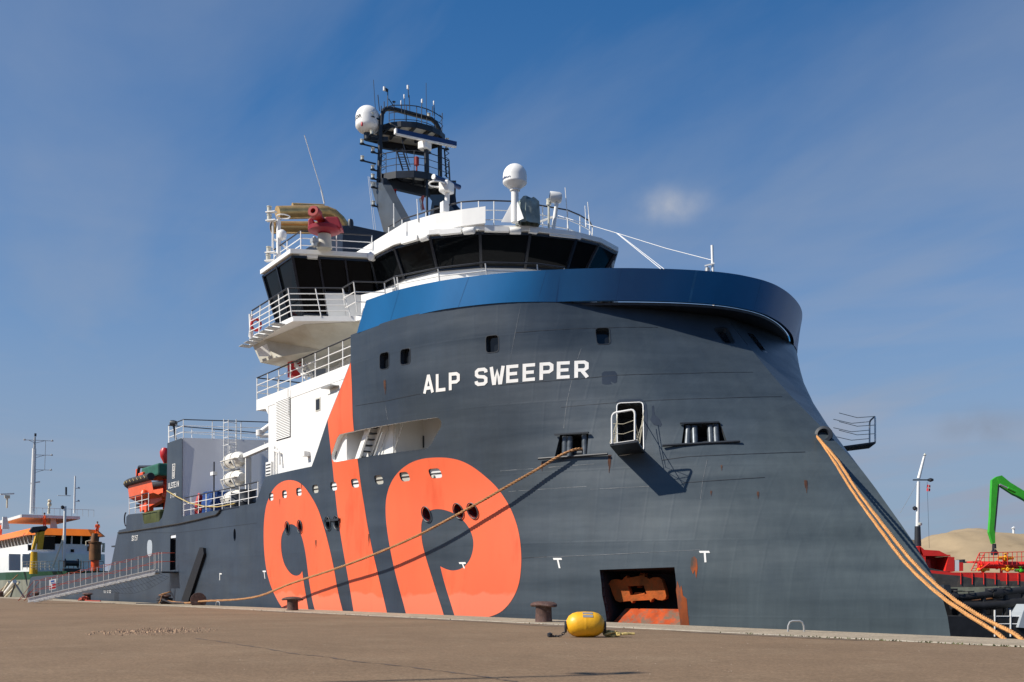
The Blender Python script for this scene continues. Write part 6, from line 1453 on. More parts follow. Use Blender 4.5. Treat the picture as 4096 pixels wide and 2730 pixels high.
pts += [pts[-1]+ax*.06*j+side*.02*math.sin(j*1.2) for j in range(1, 6)]
k = MB(); k.path(pts, .024, 6); tag(k.build('rope_pile', 'rope_yellow'), 'tangled pale yellow rope tail lying beside the yellow buoy', 'rope')

# ------------------------------------------------------------------ mooring ropes: three laid strands each
def laid_rope(name, pts, r, m, label, pitch=.5):
    P = [Vector(p) for p in pts]
    # resample along a smooth curve
    L = [0.0]
    for i in range(1, len(P)): L.append(L[-1]+(P[i]-P[i-1]).length)
    n_ = max(24, int(L[-1]/(r*2.2)))
    def at_(s):
        return Vector([_pchip_any(L, [p[c] for p in P], s) for c in range(3)])
    k = MB(); cs = [at_(L[-1]*i/n_) for i in range(n_+1)]
    for st in range(3):
        row = []
        for i, p in enumerate(cs):
            d = (cs[min(n_, i+1)]-cs[max(0, i-1)]).normalized(); x = Vector((0, 0, 1)).cross(d)
            x = x.normalized() if x.length > 1e-4 else Vector((1, 0, 0)); y = d.cross(x)
            a = 2*math.pi*(st/3+L[-1]*i/n_/pitch); row.append(p+x*math.cos(a)*r*.55+y*math.sin(a)*r*.55)
        k.path(row, r*.56, 5)
    return tag(k.build(name, m, fix=False), label, 'mooring rope', 'mooring ropes of the tug')
def _pchip_any(xs, ys, x):
    n = len(xs)
    h = [xs[i+1]-xs[i] for i in range(n-1)]; d = [(ys[i+1]-ys[i])/h[i] for i in range(n-1)]
    m = [d[0]]+[(d[i-1]+d[i])/2 for i in range(1, n-1)]+[d[-1]]
    i = 0
    while i < n-2 and x > xs[i+1]: i += 1
    t = (x-xs[i])/h[i]
    return (1+2*t)*(1-t)**2*ys[i]+t*(1-t)**2*h[i]*m[i]+t*t*(3-2*t)*ys[i+1]+t*t*(t-1)*h[i]*m[i+1]
ra = [(-31.081, 24.394, 5.951), (-31.126, 23.926, 5.963), (-32.487, 22.925, 5.188), (-34.827, 21.808, 4.044), (-37.44, 20.947, 3.034), (-41.205, 20.126, 2.081), (-46.822, 19.575, 1.162)]
laid_rope('mooring_rope', ra+[(-50.642, 19.4, 0.537), (-57.9, 18.9, .22), (-59.9, 18.8, .12), (-62.75, 18.62, .2)], .055, 'rope', 'brown mooring rope stretched from the bow fairlead across the orange letters to the bollard', .42)
for i_, (pp_, lb_) in enumerate(zip([[(-25.392, 30.069, 6.246), (-23.336, 28.443, 5.087), (-21.423, 26.93, 3.931), (-18.946, 24.971, 2.595), (-16.903, 23.354, 1.563), (-14.877, 21.753, 0.813), (-13.204, 20.429, 0.357), (-12.105, 19.56, 0.083)], [(-25.392, 30.069, 6.246), (-22.978, 28.207, 5.038), (-21.192, 26.83, 3.95), (-18.748, 24.945, 2.623), (-16.639, 23.318, 1.558), (-14.589, 21.736, 0.778), (-13.018, 20.525, 0.36), (-11.766, 19.559, 0.096)]], ['lower of the two sunlit brown ropes running from the stem down to the quay', 'upper of the two sunlit brown ropes running from the stem down to the quay'])):
    e_ = Vector(pp_[-1]); laid_rope('mooring_rope', pp_+[tuple(e_+(e_-Vector(pp_[-2]))*.35+Vector((0, 0, -.05)))], .047, 'rope_bow', lb_, .34)
# loose coil over the bollard, rat guard, red rope heap
k = MB(); pts = [(-62.99+(.33+.05*math.sin(j*.31))*math.cos(j*.55), 18.6+(.3)*math.sin(j*.55), .62+.1*math.sin(j*.55+.5)+.012*math.sin(j)) for j in range(38)]+[(-62.6, 18.3, .5), (-62.5, 18.2, .2), (-62.5, 18.1, .05)]
k.path(pts, .022, 5); tag(k.build('rope_coil', 'rope'), 'coil of thin brown rope thrown over the head of the bollard', 'rope coil')
k = MB(); pts = [(-62.99+.42*math.cos(j*.4), 18.6+.42*math.sin(j*.4), .06+.012*j*.6) for j in range(44)]+[(-61.6, 18.6, .1), (-59.9, 18.78, .1)]
k.path(pts, .05, 6); k.path([(-63.4, 18.4, .05), (-64.0, 17.9, .04), (-64.6, 17.6, .04), (-65.2, 17.6, .04)], .04, 5); tag(k.build('rope_eye', 'rubber'), 'dark eye of mooring rope lying round the foot of the rope draped bollard', 'rope')
k = MB(); k.lathe([(.07, -.02), (.42, -.03), (.43, 0), (.42, .02), (.07, .02)], (-57.9, 18.9, .27), 26, axis=(.93, -.33, .05)); tag(k.build('rat_guard', 'bollard'), 'dark round rat guard disc on the mooring rope near the bollard', 'rat guard')
k = MB(); rnd = random.Random(2); pts = [(-81.3+rnd.uniform(-.75, .75)*.9, 18.3+rnd.uniform(-.3, .2), .05+.35*rnd.random()*(1-j/70)) for j in range(60)]
k.path(pts, .05, 5); k.path([(-80.8, 18.2, .04), (-79.6, 18.3, .04), (-78.4, 18.2, .04), (-77, 18.4, .04)], .045, 5); tag(k.build('rope_heap', 'rope_red'), 'heap of red rope at the foot of a bollard under the gangway', 'rope')

# ------------------------------------------------------------------ gangway
g0 = Vector((-71.0, 12.9, .2)); g1 = Vector((-66.9, 19.3, 1.95))
gw = thing('gangway', (g0.x, g0.y, 0), 'aluminium gangway with red rope handrails rising from the quay to the side opening', 'gangway')
e_ = (g1-g0).normalized(); wv = Vector((0, 0, 1)).cross(e_).normalized(); L_ = (g1-g0).length
for s_ in (-.42, .42):
    k = MB(); k.beam(g0+wv*s_+Vector((0, 0, .12)), g1+wv*s_+Vector((0, 0, .12)), .1, .05); k.beam(g0+wv*s_-Vector((0, 0, .12)), g1+wv*s_-Vector((0, 0, .12)), .1, .05); k.beam(g0+wv*s_, g1+wv*s_, .03, .2); k.build('side_beam', 'alu', gw)
nst = 22
for j in range(nst):
    p_ = g0.lerp(g1, (j+1.2)/(nst+1.5)); k = MB(); k.box(p_-Vector((0, 0, .2)), (.2, .84, .035), math.atan2(e_.y, e_.x)); k.build('gangway_step', 'alu', gw)
for j in range(11):
    p_ = g0.lerp(g1, (j+.55)/11)
    for s_ in (-.44, .44):
        k = MB(); k.tube(p_+wv*s_, p_+wv*s_+Vector((0, 0, 1.12)), .022, 6); k.build('stanchion', 'alu', gw)
for s_ in (-.44, .44):
    k = MB()
    for h_ in (.58, 1.1):
        pts = []
        for j in range(11):
            pts.append(g0.lerp(g1, (j+.55)/11)+wv*s_+Vector((0, 0, h_)))
            if j < 10: pts.append(g0.lerp(g1, (j+1.05)/11)+wv*s_+Vector((0, 0, h_-.06)))
        k.path([g0+wv*s_-e_*.6+Vector((0, 0, .1))]+pts+[pts[-1]+Vector((.9, .3, .08)), (-65.7, 20.0, g1.z+h_)], .015, 5)
    k.build('rope_handrail', 'rope_red', gw)
k = MB(); k.span(g1.x-.5, -65.6, 19.2, 20.18, g1.z-.1, g1.z-.02); k.build('top_platform', 'hull_dark', gw)
for x_ in (-67.1, -66.4, -65.75):
    k = MB(); k.tube((x_, 19.25, g1.z), (x_, 19.25, g1.z+1.15), .022, 6); k.build('stanchion', 'alu', gw)
bq = [g0.lerp(g1, .175)+wv*.5, g0.lerp(g1, .245)+wv*.5]; bq = [v if (v-Vector((0, 0, v.z))).y < 99 else v for v in bq]
sd_ = wv if (wv.x*(-g0.x)+wv.y*(-g0.y)) > 0 else -wv
b0_ = g0.lerp(g1, .17)+sd_*.5+Vector((0, 0, .3)); b1_ = g0.lerp(g1, .225)+sd_*.5+Vector((0, 0, .3)); hh = Vector((0, 0, .62)); b1_.z = b0_.z+.08
def bpt(a_, b_, o_=0.0): return b0_.lerp(b1_, a_)+hh*b_+sd_*o_
k = MB(); k.extrude([bpt(0, 0), bpt(1, 0), bpt(1, 1), bpt(0, 1)], -sd_*.02); k.build('warning_board', 'lettering', gw)
for m_, prs in (('red', ((.45, .35, .95, .55), (.4, .08, .95, .28), (.05, .08, .3, .2), (.05, .3, .25, .42))), ('tarp_blue', ((.25, .75, .75, .9), (.3, .6, .9, .66)))):
    for (a0_, c0_, a1_, c1_) in prs:
        k = MB(); k.quad(bpt(a0_, c0_, .006), bpt(a1_, c0_, .006), bpt(a1_, c1_, .006), bpt(a0_, c1_, .006)); k.build('board_print', m_, gw)
k = MB()
for j in range(20):
    f_ = j/19; a_ = g0.lerp(g1, .5+.5*f_)-sd_*.45+Vector((0, 0, -.15)); b_ = a_-sd_*.9+Vector((.4, .2, -.2-.5*math.sin(math.pi*f_)))
    k.tube(a_, b_, .006, 4)
    if j:
        for s2 in (0, .5, 1): k.tube(pa.lerp(pb, s2), a_.lerp(b_, s2), .006, 4)
    pa, pb = a_.copy(), b_.copy()
tag(k.build('safety_net', 'net', gw), kind='stuff')

# ------------------------------------------------------------------ gravel patch and asphalt crack on the quay, street lamp behind the camera
gc = (-24.703, 7.059, 0)
rnd = random.Random(11); k = MB(); kb = MB()
for j in range(420):
    a_ = rnd.uniform(0, 6.28); q_ = rnd.random()**.7; sx, sy = 3.2*q_*math.cos(a_), 1.1*q_*math.sin(a_)
    r_ = rnd.uniform(.01, .045)*(1.2-q_*.5); p_ = Vector((gc[0], gc[1], 0))+Vector((math.cos(phi_), math.sin(phi_), 0))*sx*.42+Vector((-math.sin(phi_), math.cos(phi_), 0))*sy*2.0
    vs_ = [(p_.x+r_*rnd.uniform(.6, 1.2)*math.cos(b), p_.y+r_*rnd.uniform(.6, 1.2)*math.sin(b), rnd.uniform(-.005, .004)) for b in (0, 1.25, 2.5, 3.75, 5)]
    tp = (p_.x+r_*.2, p_.y, r_*rnd.uniform(.7, 1.3))
    k.add(vs_+[tp], [(i, (i+1) % 5, 5) for i in range(5)])
M['gravel'] = mat('gravel', (0.34, 0.22, 0.14), 0.95, var=0.5, scale=9)
tag(k.build('gravel_patch', 'gravel', fix=False), kind='stuff')
M['crack'] = mat('asphalt_crack', (0.11, 0.078, 0.06), 0.95)
cq = [(-20.93, 6.794, 0.004), (-19.216, 6.727, 0.004), (-16.73, 6.594, 0.004), (-15.273, 6.439, 0.004), (-14.403, 6.514, 0.004), (-13.203, 6.455, 0.004), (-12.14, 6.556, 0.004), (-11.044, 6.559, 0.004), (-10.009, 6.513, 0.004), (-9.278, 6.452, 0.004)]
k = MB(); rnd = random.Random(4); fin_ = []
for i in range(len(cq)-1):
    for j in range(10): fin_.append(Vector(lerp(cq[i], cq[i+1], j/10))+Vector((rnd.uniform(-.03, .03), rnd.uniform(-.03, .03), 0)))
for i in range(len(fin_)-1):
    w0 = .018+.014*math.sin(i*.9); w1 = .018+.014*math.sin((i+1)*.9); n_ = Vector((-(fin_[i+1].y-fin_[i].y), fin_[i+1].x-fin_[i].x, 0)).normalized()
    k.quad(fin_[i]-n_*w0, fin_[i+1]-n_*w1, fin_[i+1]+n_*w1, fin_[i]+n_*w0)
k.build('asphalt_crack', 'crack', quay)
# flush dirt and grit along the capping joint
M['grit'] = mat('joint_grit', (0.36, 0.31, 0.24), 0.95, var=0.3, scale=3)
k = MB(); rnd = random.Random(8); x_ = -110.0; up_, dn_ = [], []
while x_ < 6:
    c_ = QE-2.352; w_ = .012+.035*abs(math.sin(x_*.9)*math.sin(x_*.37+1))*rnd.uniform(.3, 1)
    up_.append((x_, c_+w_, .021)); dn_.append((x_, c_-w_*1.6, .004)); x_ += .3
for i in range(len(up_)-1): k.quad(dn_[i], dn_[i+1], up_[i+1], up_[i])
k.build('joint_grit', 'grit', quay)
M['moss'] = mat('joint_moss', (0.07, 0.08, 0.025), 0.95, var=0.4, scale=6)
k = MB()
for j in range(260):
    x_ = -16.5+rnd.random()*9 if j < 200 else -45+rnd.random()*38; y_ = QE-2.37+rnd.uniform(-.05, .03); h_ = rnd.uniform(.01, .035); a_ = rnd.uniform(0, 6.28)
    k.add([(x_-.02*math.cos(a_), y_-.02*math.sin(a_), .0), (x_+.02*math.cos(a_), y_+.02*math.sin(a_), .0), (x_+rnd.uniform(-.02, .02), y_+rnd.uniform(-.02, .02), h_+.012)], [(0, 1, 2)])
tag(k.build('joint_moss', 'moss', fix=False), kind='stuff')
# drifts of dirt and a few dark oil stains, 4 mm sheets with ragged outlines
M['dirt'] = mat('dirt_drift', (0.175, 0.125, 0.085), 0.95, var=0.25, scale=2)
M['oil'] = mat('oil_stain', (0.135, 0.095, 0.072), 0.7, var=0.3, scale=1.5)
for (cx_, cy_, rx_, ry_, m_, sd_) in ((-30, QE-2.75, 5.5, .28, 'dirt', 1), (-22, QE-2.9, 3.2, .3, 'dirt', 2), (-15.5, QE-2.7, 3.0, .22, 'dirt', 3), (-40, QE-2.8, 4.0, .3, 'dirt', 4)):
    rnd = random.Random(sd_); n_ = 40
    ring = [(cx_+rx_*math.cos(2*math.pi*j/n_)*rnd.uniform(.65, 1.1), cy_+ry_*math.sin(2*math.pi*j/n_)*rnd.uniform(.5, 1.15), .004 if m_ == 'oil' else .006) for j in range(n_)]
    k = MB(); k.add(ring+[(cx_, cy_, ring[0][2])], [(j, (j+1) % n_, n_) for j in range(n_)]); k.build('oil_stain' if m_ == 'oil' else 'dirt_drift', m_, quay)
rnd = random.Random(21); k = MB()
for j in range(300):
    Zq = 7+rnd.random()**1.6*38; rq = rnd.uniform(-.5, .5)*Zq; px_, py_ = rq*math.cos(phi_)-Zq*math.sin(phi_), rq*math.sin(phi_)+Zq*math.cos(phi_)
    if py_ > QE-1.2: continue
    r_ = rnd.uniform(.003, .008)*(1+Zq/40)
    k.add([(px_+r_*math.cos(b), py_+r_*math.sin(b), -.001) for b in (.2, 2.2, 4.1)]+[(px_, py_, r_*.9)], [(0, 1, 3), (1, 2, 3), (2, 0, 3)])
M['pale_stone'] = mat('pale_stone', (0.32, 0.26, 0.20), 0.9, var=0.4, scale=5)
tag(k.build('loose_stones', 'pale_stone', fix=False), kind='stuff')
H_ = 14.0; tipg = Vector((-9.69, 7.759, 0)); off_ = -Vector((ld.x, ld.y, 0))/(-ld.z)*H_
hd = tipg+off_
lp_ = thing('street_lamp', (hd.x, hd.y, 0), 'two armed street lamp behind the photographer whose shadow falls on the quay', 'street lamp')
k = MB(); k.tube((hd.x, hd.y, 0), (hd.x, hd.y, H_), .09, 10, r1=.05); k.build('pole', 'galv', lp_)
aa = Vector((-10.079, 7.641, 0))+off_; bb_ = Vector((-9.77, 8.272, 0))+off_
for e2 in (aa, bb_):
    d_ = (e2-hd); d_.z = 0
    k = MB(); k.beam((hd.x, hd.y, H_), (hd.x+d_.x*.5, hd.y+d_.y*.5, H_+.05), .06, .06); k.build('lamp_arm', 'galv', lp_)
    k = MB(); k.beam((hd.x+d_.x*.35, hd.y+d_.y*.35, H_+.07), (hd.x+d_.x*1.0, hd.y+d_.y*1.0, H_+.09), .22, .1); k.build('lamp_head', 'galv', lp_)
# ------------------------------------------------------------------ dredger moored astern
M['dr_green'] = mat('dredger_green', (0.012, 0.07, 0.035), 0.5, var=0.25, scale=1)
M['dr_grey'] = mat('dredger_lower_hull', (0.22, 0.22, 0.17), 0.6, var=0.2, scale=1, streak=3)
M['dr_white'] = mat('dredger_white', (0.72, 0.72, 0.70), 0.5, var=0.06, scale=1)
M['dr_orange'] = mat('dredger_orange', (0.85, 0.19, 0.008), 0.45, var=0.08, scale=1)
M['dr_yellow'] = mat('crane_yellow', (0.62, 0.36, 0.01), 0.45, var=0.15, scale=2)
M['dr_cream'] = mat('cream_mast_paint', (0.66, 0.58, 0.42), 0.5, var=0.12, scale=2)
M['pipe_rust'] = mat('rusty_pipe', (0.19, 0.075, 0.02), 0.7, var=0.4, scale=1.5)
M['coverall'] = mat('orange_coverall', (0.75, 0.10, 0.02), 0.85, var=0.1)
M['skin'] = mat('skin', (0.42, 0.24, 0.17), 0.6)
M['dark_hair'] = mat('dark_hair', (0.03, 0.02, 0.015), 0.8)
XD = -131.0
dr = thing('dredger_ship', (XD, 30, 0), 'white dredger with orange bridge canopy and dark green hull behind the tug', 'ship')
hp = [(-200, 22.0), (-136, 22.0), (-128, 23.2), (-122, 25.6), (-119.5, 28.5), (-122, 31.5), (-128, 34), (-136, 35), (-200, 35)]
def ring(z, s): return [(p[0]*1.0-(1-s)*20*(1 if p[0] > -150 else 0), 28.5+(p[1]-28.5)*(.75+.25*s), z) for p in hp]
zz_ = {'top': 2.68, 'mid': 1.801}
k = MB(); k.loft([ring(-3.0, .9), ring(zz_['mid'], 1.0)], closed=True); k.build('lower_hull', 'dr_grey', dr)
k = MB(); k.loft([ring(zz_['mid']+.001, 1.0), ring(zz_['top'], 1.03)], closed=True); top = ring(zz_['top']-.25, 1.0); k.add(top, [tuple(range(len(top)))]); k.build('green_bulwark', 'dr_green', dr)
zt = {'can1': 9.156, 'can0': 8.828, 'or1': 7.617, 'or0': 6.817, 'w1': 6.728, 'w0': 5.873, 't2': 4.765, 't1': 2.795}
yr = {'r': 31.191, 'or_r': 31.597, 'l': 24.014, 'mid': 27.219, 'can_r': 28.857, 'p': 26.57}
YL, YR = 24.0, yr['r']
k = MB(); k.span(-165, XD+1.2, 23.4, YR+.3, zz_['top']-.3, zt['t2']); k.build('lower_deckhouse', 'dr_white', dr)
k = MB(); k.span(-158, XD+.4, YL-.2, YR, zt['t2'], zt['w0']); k.build('upper_deckhouse', 'dr_white', dr)
k = MB(); k.span(-152, XD-.15, YL+.15, YR-.15, zt['w0'], zt['or0']); k.build('bridge_core', 'black', dr)
# bridge windows: each pane and mullion
def pane_row(p0, p1, n, zb, zt2, out):
    d_ = Vector((p1[0]-p0[0], p1[1]-p0[1], 0)); L_ = d_.length; d_.normalize(); o_ = Vector((*out, 0))
    for i in range(n):
        a_, b_ = Vector((*lerp(p0, p1, i/n), 0)), Vector((*lerp(p0, p1, (i+1)/n), 0)); g_ = d_*.09
        k = MB(); k.quad(a_+g_+Vector((0, 0, zb+.12)), b_-g_+Vector((0, 0, zb+.12)), b_-g_+o_*.22+Vector((0, 0, zt2-.04)), a_+g_+o_*.22+Vector((0, 0, zt2-.04))); k.build('bridge_window', 'glass', dr)
        k = MB(); k.beam(a_+o_*.01+Vector((0, 0, zb)), a_+o_*.24+Vector((0, 0, zt2)), .16, .12); k.build('window_mullion', 'dr_white', dr)
pane_row((-156, YL), (XD, YL), 12, zt['w0'], zt['or0'], (0, -1))
pane_row((XD, YL), (XD, YR), 7, zt['w0'], zt['or0'], (1, 0))
cw = [(-160, YL-.7), (XD+.3, YL-.7), (XD+1.3, YL+1.0), (XD+1.3, YR-1.2), (XD+.6, yr['or_r']+.1), (-160, yr['or_r']+.1)]
cw2 = [(-160, YL-.1), (XD-.3, YL-.1), (XD+.5, YL+1.2), (XD+.5, YR-1.4), (XD-.2, yr['or_r']-.6), (-160, yr['or_r']-.6)]
k = MB(); k.loft([[(*p, zt['or0']) for p in cw], [(*p, zt['or1']) for p in cw2]], closed=True); k.add([(*p, zt['or1']) for p in cw2], [tuple(range(6))]); k.add([(*p, zt['or0']) for p in cw], [tuple(range(6))]); k.build('orange_canopy', 'dr_orange', dr)
k = MB(); k.span(-146, XD-1, YL-1, yr['can_r']+.4, zt['can0'], zt['can1']); k.build('mast_deck', 'dr_white', dr)
for y_ in (yr['p'], 21.455):
    k = MB(); k.extrude([(XD-2, y_-.28, zt['or1']-.1), (XD-2, y_+.5, zt['or1']-.1), (XD-2, y_+.22, zt['can0']+.05), (XD-2, y_-.2, zt['can0']+.05)], (-.5, 0, 0)); k.build('deck_leg', 'dr_white', dr)
# masts and radar on the mast deck (plane of the front)
def dmast(name, pts, r0, r1, m='dr_white', arms=()):
    k = MB(); k.tube(pts[0], pts[1], r0, 8, r1=r1); o = k.build(name, m, dr)
    for a in arms:
        k = MB(); k.tube(a[0], a[1], .035, 5)
        if len(a) > 2: k.tube(a[2], lerp(a[0], a[1], .6), .03, 5)
        k.lathe([(.12, -.05), (.14, .05), (.04, .15)], a[1], 8); k.build('signal_arm', 'galv', o)
    return o
pm_ = {'main': [(-133.0, 24.304, 9.307), (-133.0, 24.522, 16.752)], 'top': [(-133.0, 24.545, 16.753), (-133.0, 24.591, 18.084)], 'cap': [(-133.0, 24.637, 18.149), (-133.0, 24.648, 18.489)], 'a1': [(-133.0, 24.591, 17.713), (-133.0, 26.446, 17.76), (-133.0, 24.591, 17.374)], 'a1l': [(-133.0, 24.591, 17.713), (-133.0, 23.504, 17.662), (-133.0, 24.533, 17.4)], 'a2': [(-133.0, 24.545, 16.031), (-133.0, 26.387, 16.119), (-133.0, 24.591, 15.695)], 'a3': [(-133.0, 24.476, 14.342), (-133.0, 26.3, 14.409), (-133.0, 24.533, 13.994)], 'v1': [(-133.0, 25.735, 17.707), (-133.0, 25.63, 14.412)], 'rad': [(-133.0, 24.103, 12.78), (-133.0, 25.138, 13.002)], 'radp': [(-133.0, 21.669, 9.878), (-133.0, 21.697, 11.128)], 'rads': [(-133.0, 20.999, 11.381), (-133.0, 22.416, 11.516)], 'second': [(-133.0, 27.858, 9.378), (-133.0, 27.947, 12.202)], 'scap': [(-133.0, 27.988, 11.765), (-133.0, 27.953, 12.516)], 's2': [(-133.0, 28.839, 9.541), (-133.0, 28.941, 13.888)], 's2a': [(-133.0, 28.959, 12.441), (-133.0, 29.348, 12.493)], 's2b': [(-133.0, 28.869, 10.914), (-133.0, 29.318, 10.978)], 'dome': [(-133.0, 26.067, 9.405), (-133.0, 26.125, 10.308)], 'domeb': [(-133.0, 26.154, 10.496), (-133.0, 26.201, 10.809)], 'whip': [(-133.0, 24.936, 18.908), (-133.0, 24.965, 18.923)]}
dmast('main_mast', pm_['main'], .3, .22, 'dr_white', [pm_['a2'], pm_['a3']])
dmast('top_mast', pm_['top'], .14, .1, 'galv', [pm_['a1'], pm_['a1l']])
k = MB(); k.tube(pm_['cap'][0], pm_['cap'][1], .12, 8); k.build('mast_cap', 'rail_dark', dr)
k = MB(); k.tube(pm_['v1'][0], pm_['v1'][1], .03, 5); k.build('signal_line', 'galv', dr)
k = MB(); k.beam(pm_['rad'][0], pm_['rad'][1], .18, .14); k.build('radar_scanner', 'dr_white', dr)
k = MB(); k.tube(pm_['radp'][0], pm_['radp'][1], .09, 8); k.box(pm_['radp'][1], (.4, .5, .35)); k.build('radar_post', 'dr_cream', dr)
k = MB(); k.beam(pm_['rads'][0], pm_['rads'][1], .2, .15); k.build('radar_scanner', 'dr_white', dr)
dmast('aft_mast', pm_['s2'], .12, .09, 'dr_white', [pm_['s2a'], pm_['s2b']])
k = MB(); k.tube(pm_['dome'][0], pm_['dome'][1], .16, 10, r1=.1); k.lathe([(.05, -.3), (.2, -.2), (.24, 0), (.2, .15), (.14, .2), (.2, .3), (.22, .42), (.1, .55)], pm_['domeb'][0], 14); k.build('searchlight', 'dr_cream', dr)
# deck rail on the mast deck
k = MB()
for j in range(12): k.tube((XD-1.1, YL+j*.62, zt['can1']), (XD-1.1, YL+j*.62, zt['can1']+.8), .02, 4)
k.tube((XD-1.1, YL, zt['can1']+.8), (XD-1.1, YL+6.8, zt['can1']+.8), .02, 4); k.build('deck_rail', 'galv', dr)
# fore deck gear, on the plane x = -123
XF = -123.0
f_ = {'fm': [(-123.0, 25.618, 3.798), (-123.0, 25.752, 9.626)], 'fm2': [(-123.0, 25.557, 3.797), (-123.0, 25.575, 6.514)], 'brace': [(-123.0, 24.524, 3.204), (-123.0, 25.526, 6.06)], 'col': [(-123.0, 22.785, 2.739), (-123.0, 22.845, 4.718)], 'jib': [(-123.0, 22.577, 4.936), (-123.0, 23.501, 4.954), (-123.0, 23.741, 6.978), (-123.0, 23.142, 7.024)], 'jib2': [(-123.0, 22.488, 4.966), (-123.0, 22.964, 6.891), (-123.0, 23.202, 6.77), (-123.0, 22.726, 4.939)], 'head': [(-123.0, 22.252, 6.903), (-123.0, 22.548, 7.326), (-123.0, 23.861, 7.482), (-123.0, 24.041, 7.244), (-123.0, 23.741, 6.914), (-123.0, 22.548, 6.656)], 'post1': [(-123.0, 25.106, 2.855), (-123.0, 25.106, 3.804)], 'post2': [(-123.0, 27.343, 2.941), (-123.0, 27.343, 3.854)], 'pipe': [(-123.0, 28.813, 3.907), (-123.0, 28.813, 5.779)], 'pipeb': [(-123.0, 28.53, 2.788), (-123.0, 28.53, 3.903)], 'ptop': [(-123.0, 28.719, 5.81), (-123.0, 28.813, 6.797)], 'loop': [(-123.0, 28.404, 5.606), (-123.0, 27.872, 5.529), (-123.0, 27.872, 5.921), (-123.0, 28.404, 6.065)], 'arm2': [(-123.0, 29.16, 5.688), (-123.0, 29.731, 5.701), (-123.0, 29.667, 4.776)], 'rail': [(-123.0, 21.544, 2.823), (-123.0, 21.544, 3.616), (-123.0, 25.069, 2.855), (-123.0, 25.069, 3.758)], 'rail2': [(-123.0, 25.069, 3.791), (-123.0, 27.405, 3.692), (-123.0, 29.667, 3.787)], 'w1': [(-123.0, 26.384, 3.549)], 'w2': [(-123.0, 26.6, 4.136)], 'win': [(-123.0, 23.441, 5.049), (-123.0, 24.735, 5.074), (-123.0, 23.441, 6.393)], 'door': [(-123.0, 19.856, 2.965), (-123.0, 20.0, 3.407)]}
k = MB(); k.tube(f_['fm'][0], f_['fm'][1], .17, 10, r1=.14); k.build('fore_mast', 'dr_white', dr)
k = MB(); k.tube(f_['fm2'][0], f_['fm2'][1], .12, 8, r1=.1); k.tube(f_['brace'][0], f_['brace'][1], .1, 8); k.build('mast_brace', 'dr_cream', dr)
mt_ = [(-123, 25, 10.74), (-123, 26.34, 10.774), (-123, 25.851, 10.838), (-123, 25.851, 11.679), (-123, 25.49, 9.519)]
k = MB(); k.tube(mt_[0], mt_[1], .04, 6); k.build('mast_yard', 'dr_white', dr)
k = MB(); k.tube(mt_[2], mt_[3], .1, 8); k.lathe([(.02, -.25), (.18, -.1), (.18, .1), (.02, .2)], mt_[4], 10); k.build('mast_lamp', 'rail_dark', dr)
k = MB(); k.tube((XF-1, f_['col'][0][1], zz_['top']-.3), (XF-1, f_['col'][1][1], f_['col'][1][2]), .42, 14, r1=.34); cr_ = k.build('crane_column', 'dr_yellow', dr)
k = MB(); j_ = f_['jib2']; k.extrude(j_, (-.7, 0, 0)); k.build('crane_jib', 'dr_yellow', dr)
k = MB(); j_ = f_['jib']; k.extrude([lerp(j_[0], j_[1], .4), j_[1], j_[2], j_[3]], (-.35, 0, 0)); k.build('crane_knuckle', 'dr_yellow', dr)
k = MB(); k.extrude(f_['head'], (-.7, 0, 0)); k.build('crane_head', 'rail_dark', dr)
for n_ in ('post1', 'post2'):
    k = MB(); k.tube(f_[n_][0], f_[n_][1], .08, 8); k.build('yellow_post', 'dr_cream', dr)
k = MB(); k.tube(f_['pipe'][0], f_['pipe'][1], .62, 18); k.lathe([(.7, 0), (.7, .12), (.5, .14)], f_['pipe'][1], 18); k.build('suction_pipe', 'pipe_rust', dr)
k = MB(); k.tube((XF, f_['pipe'][0][1], zz_['top']-.2), f_['pipe'][0], .45, 14); k.build('pipe_foot', 'davit_orange', dr)
k = MB(); k.tube(f_['ptop'][0], f_['ptop'][1], .42, 12, r1=.3); k.build('pipe_head', 'pipe_rust', dr)
k = MB(); k.path(f_['loop'], .07, 6); k.build('pipe_loop', 'dr_cream', dr); k = MB(); k.path(f_['arm2'], .16, 8); k.build('pipe_fitting', 'dr_cream', dr)
k = MB(); rl = f_['rail']
for j in range(9):
    a_, b_ = lerp(rl[0], rl[2], j/8), lerp(rl[1], rl[3], j/8); k.tube(a_, b_, .03, 5)
for t_ in (.3, .65, 1): k.tube(lerp(rl[0], rl[1], t_), lerp(rl[2], rl[3], t_), .025, 5)
k.build('fore_rail', 'dr_cream', dr)
k = MB(); rl = f_['rail2']; k.path(rl, .03, 5)
for j in range(10): q_ = lerp(rl[0], rl[2], j/9); k.tube(q_, (q_[0], q_[1], zz_['top']), .025, 5)
k.build('fore_rail', 'pipe_rust', dr)
w_ = f_['w1'][0]; k = MB(); k.lathe([(.5, -.7), (.5, -.6), (.3, -.58), (.3, .58), (.5, .6), (.5, .7)], (w_[0], w_[1], w_[2]), 16, axis=(0, 1, 0)); k.box((w_[0], w_[1], zz_['top']+.1), (1.2, 1.6, .4)); k.build('anchor_winch', 'rail_dark', dr)
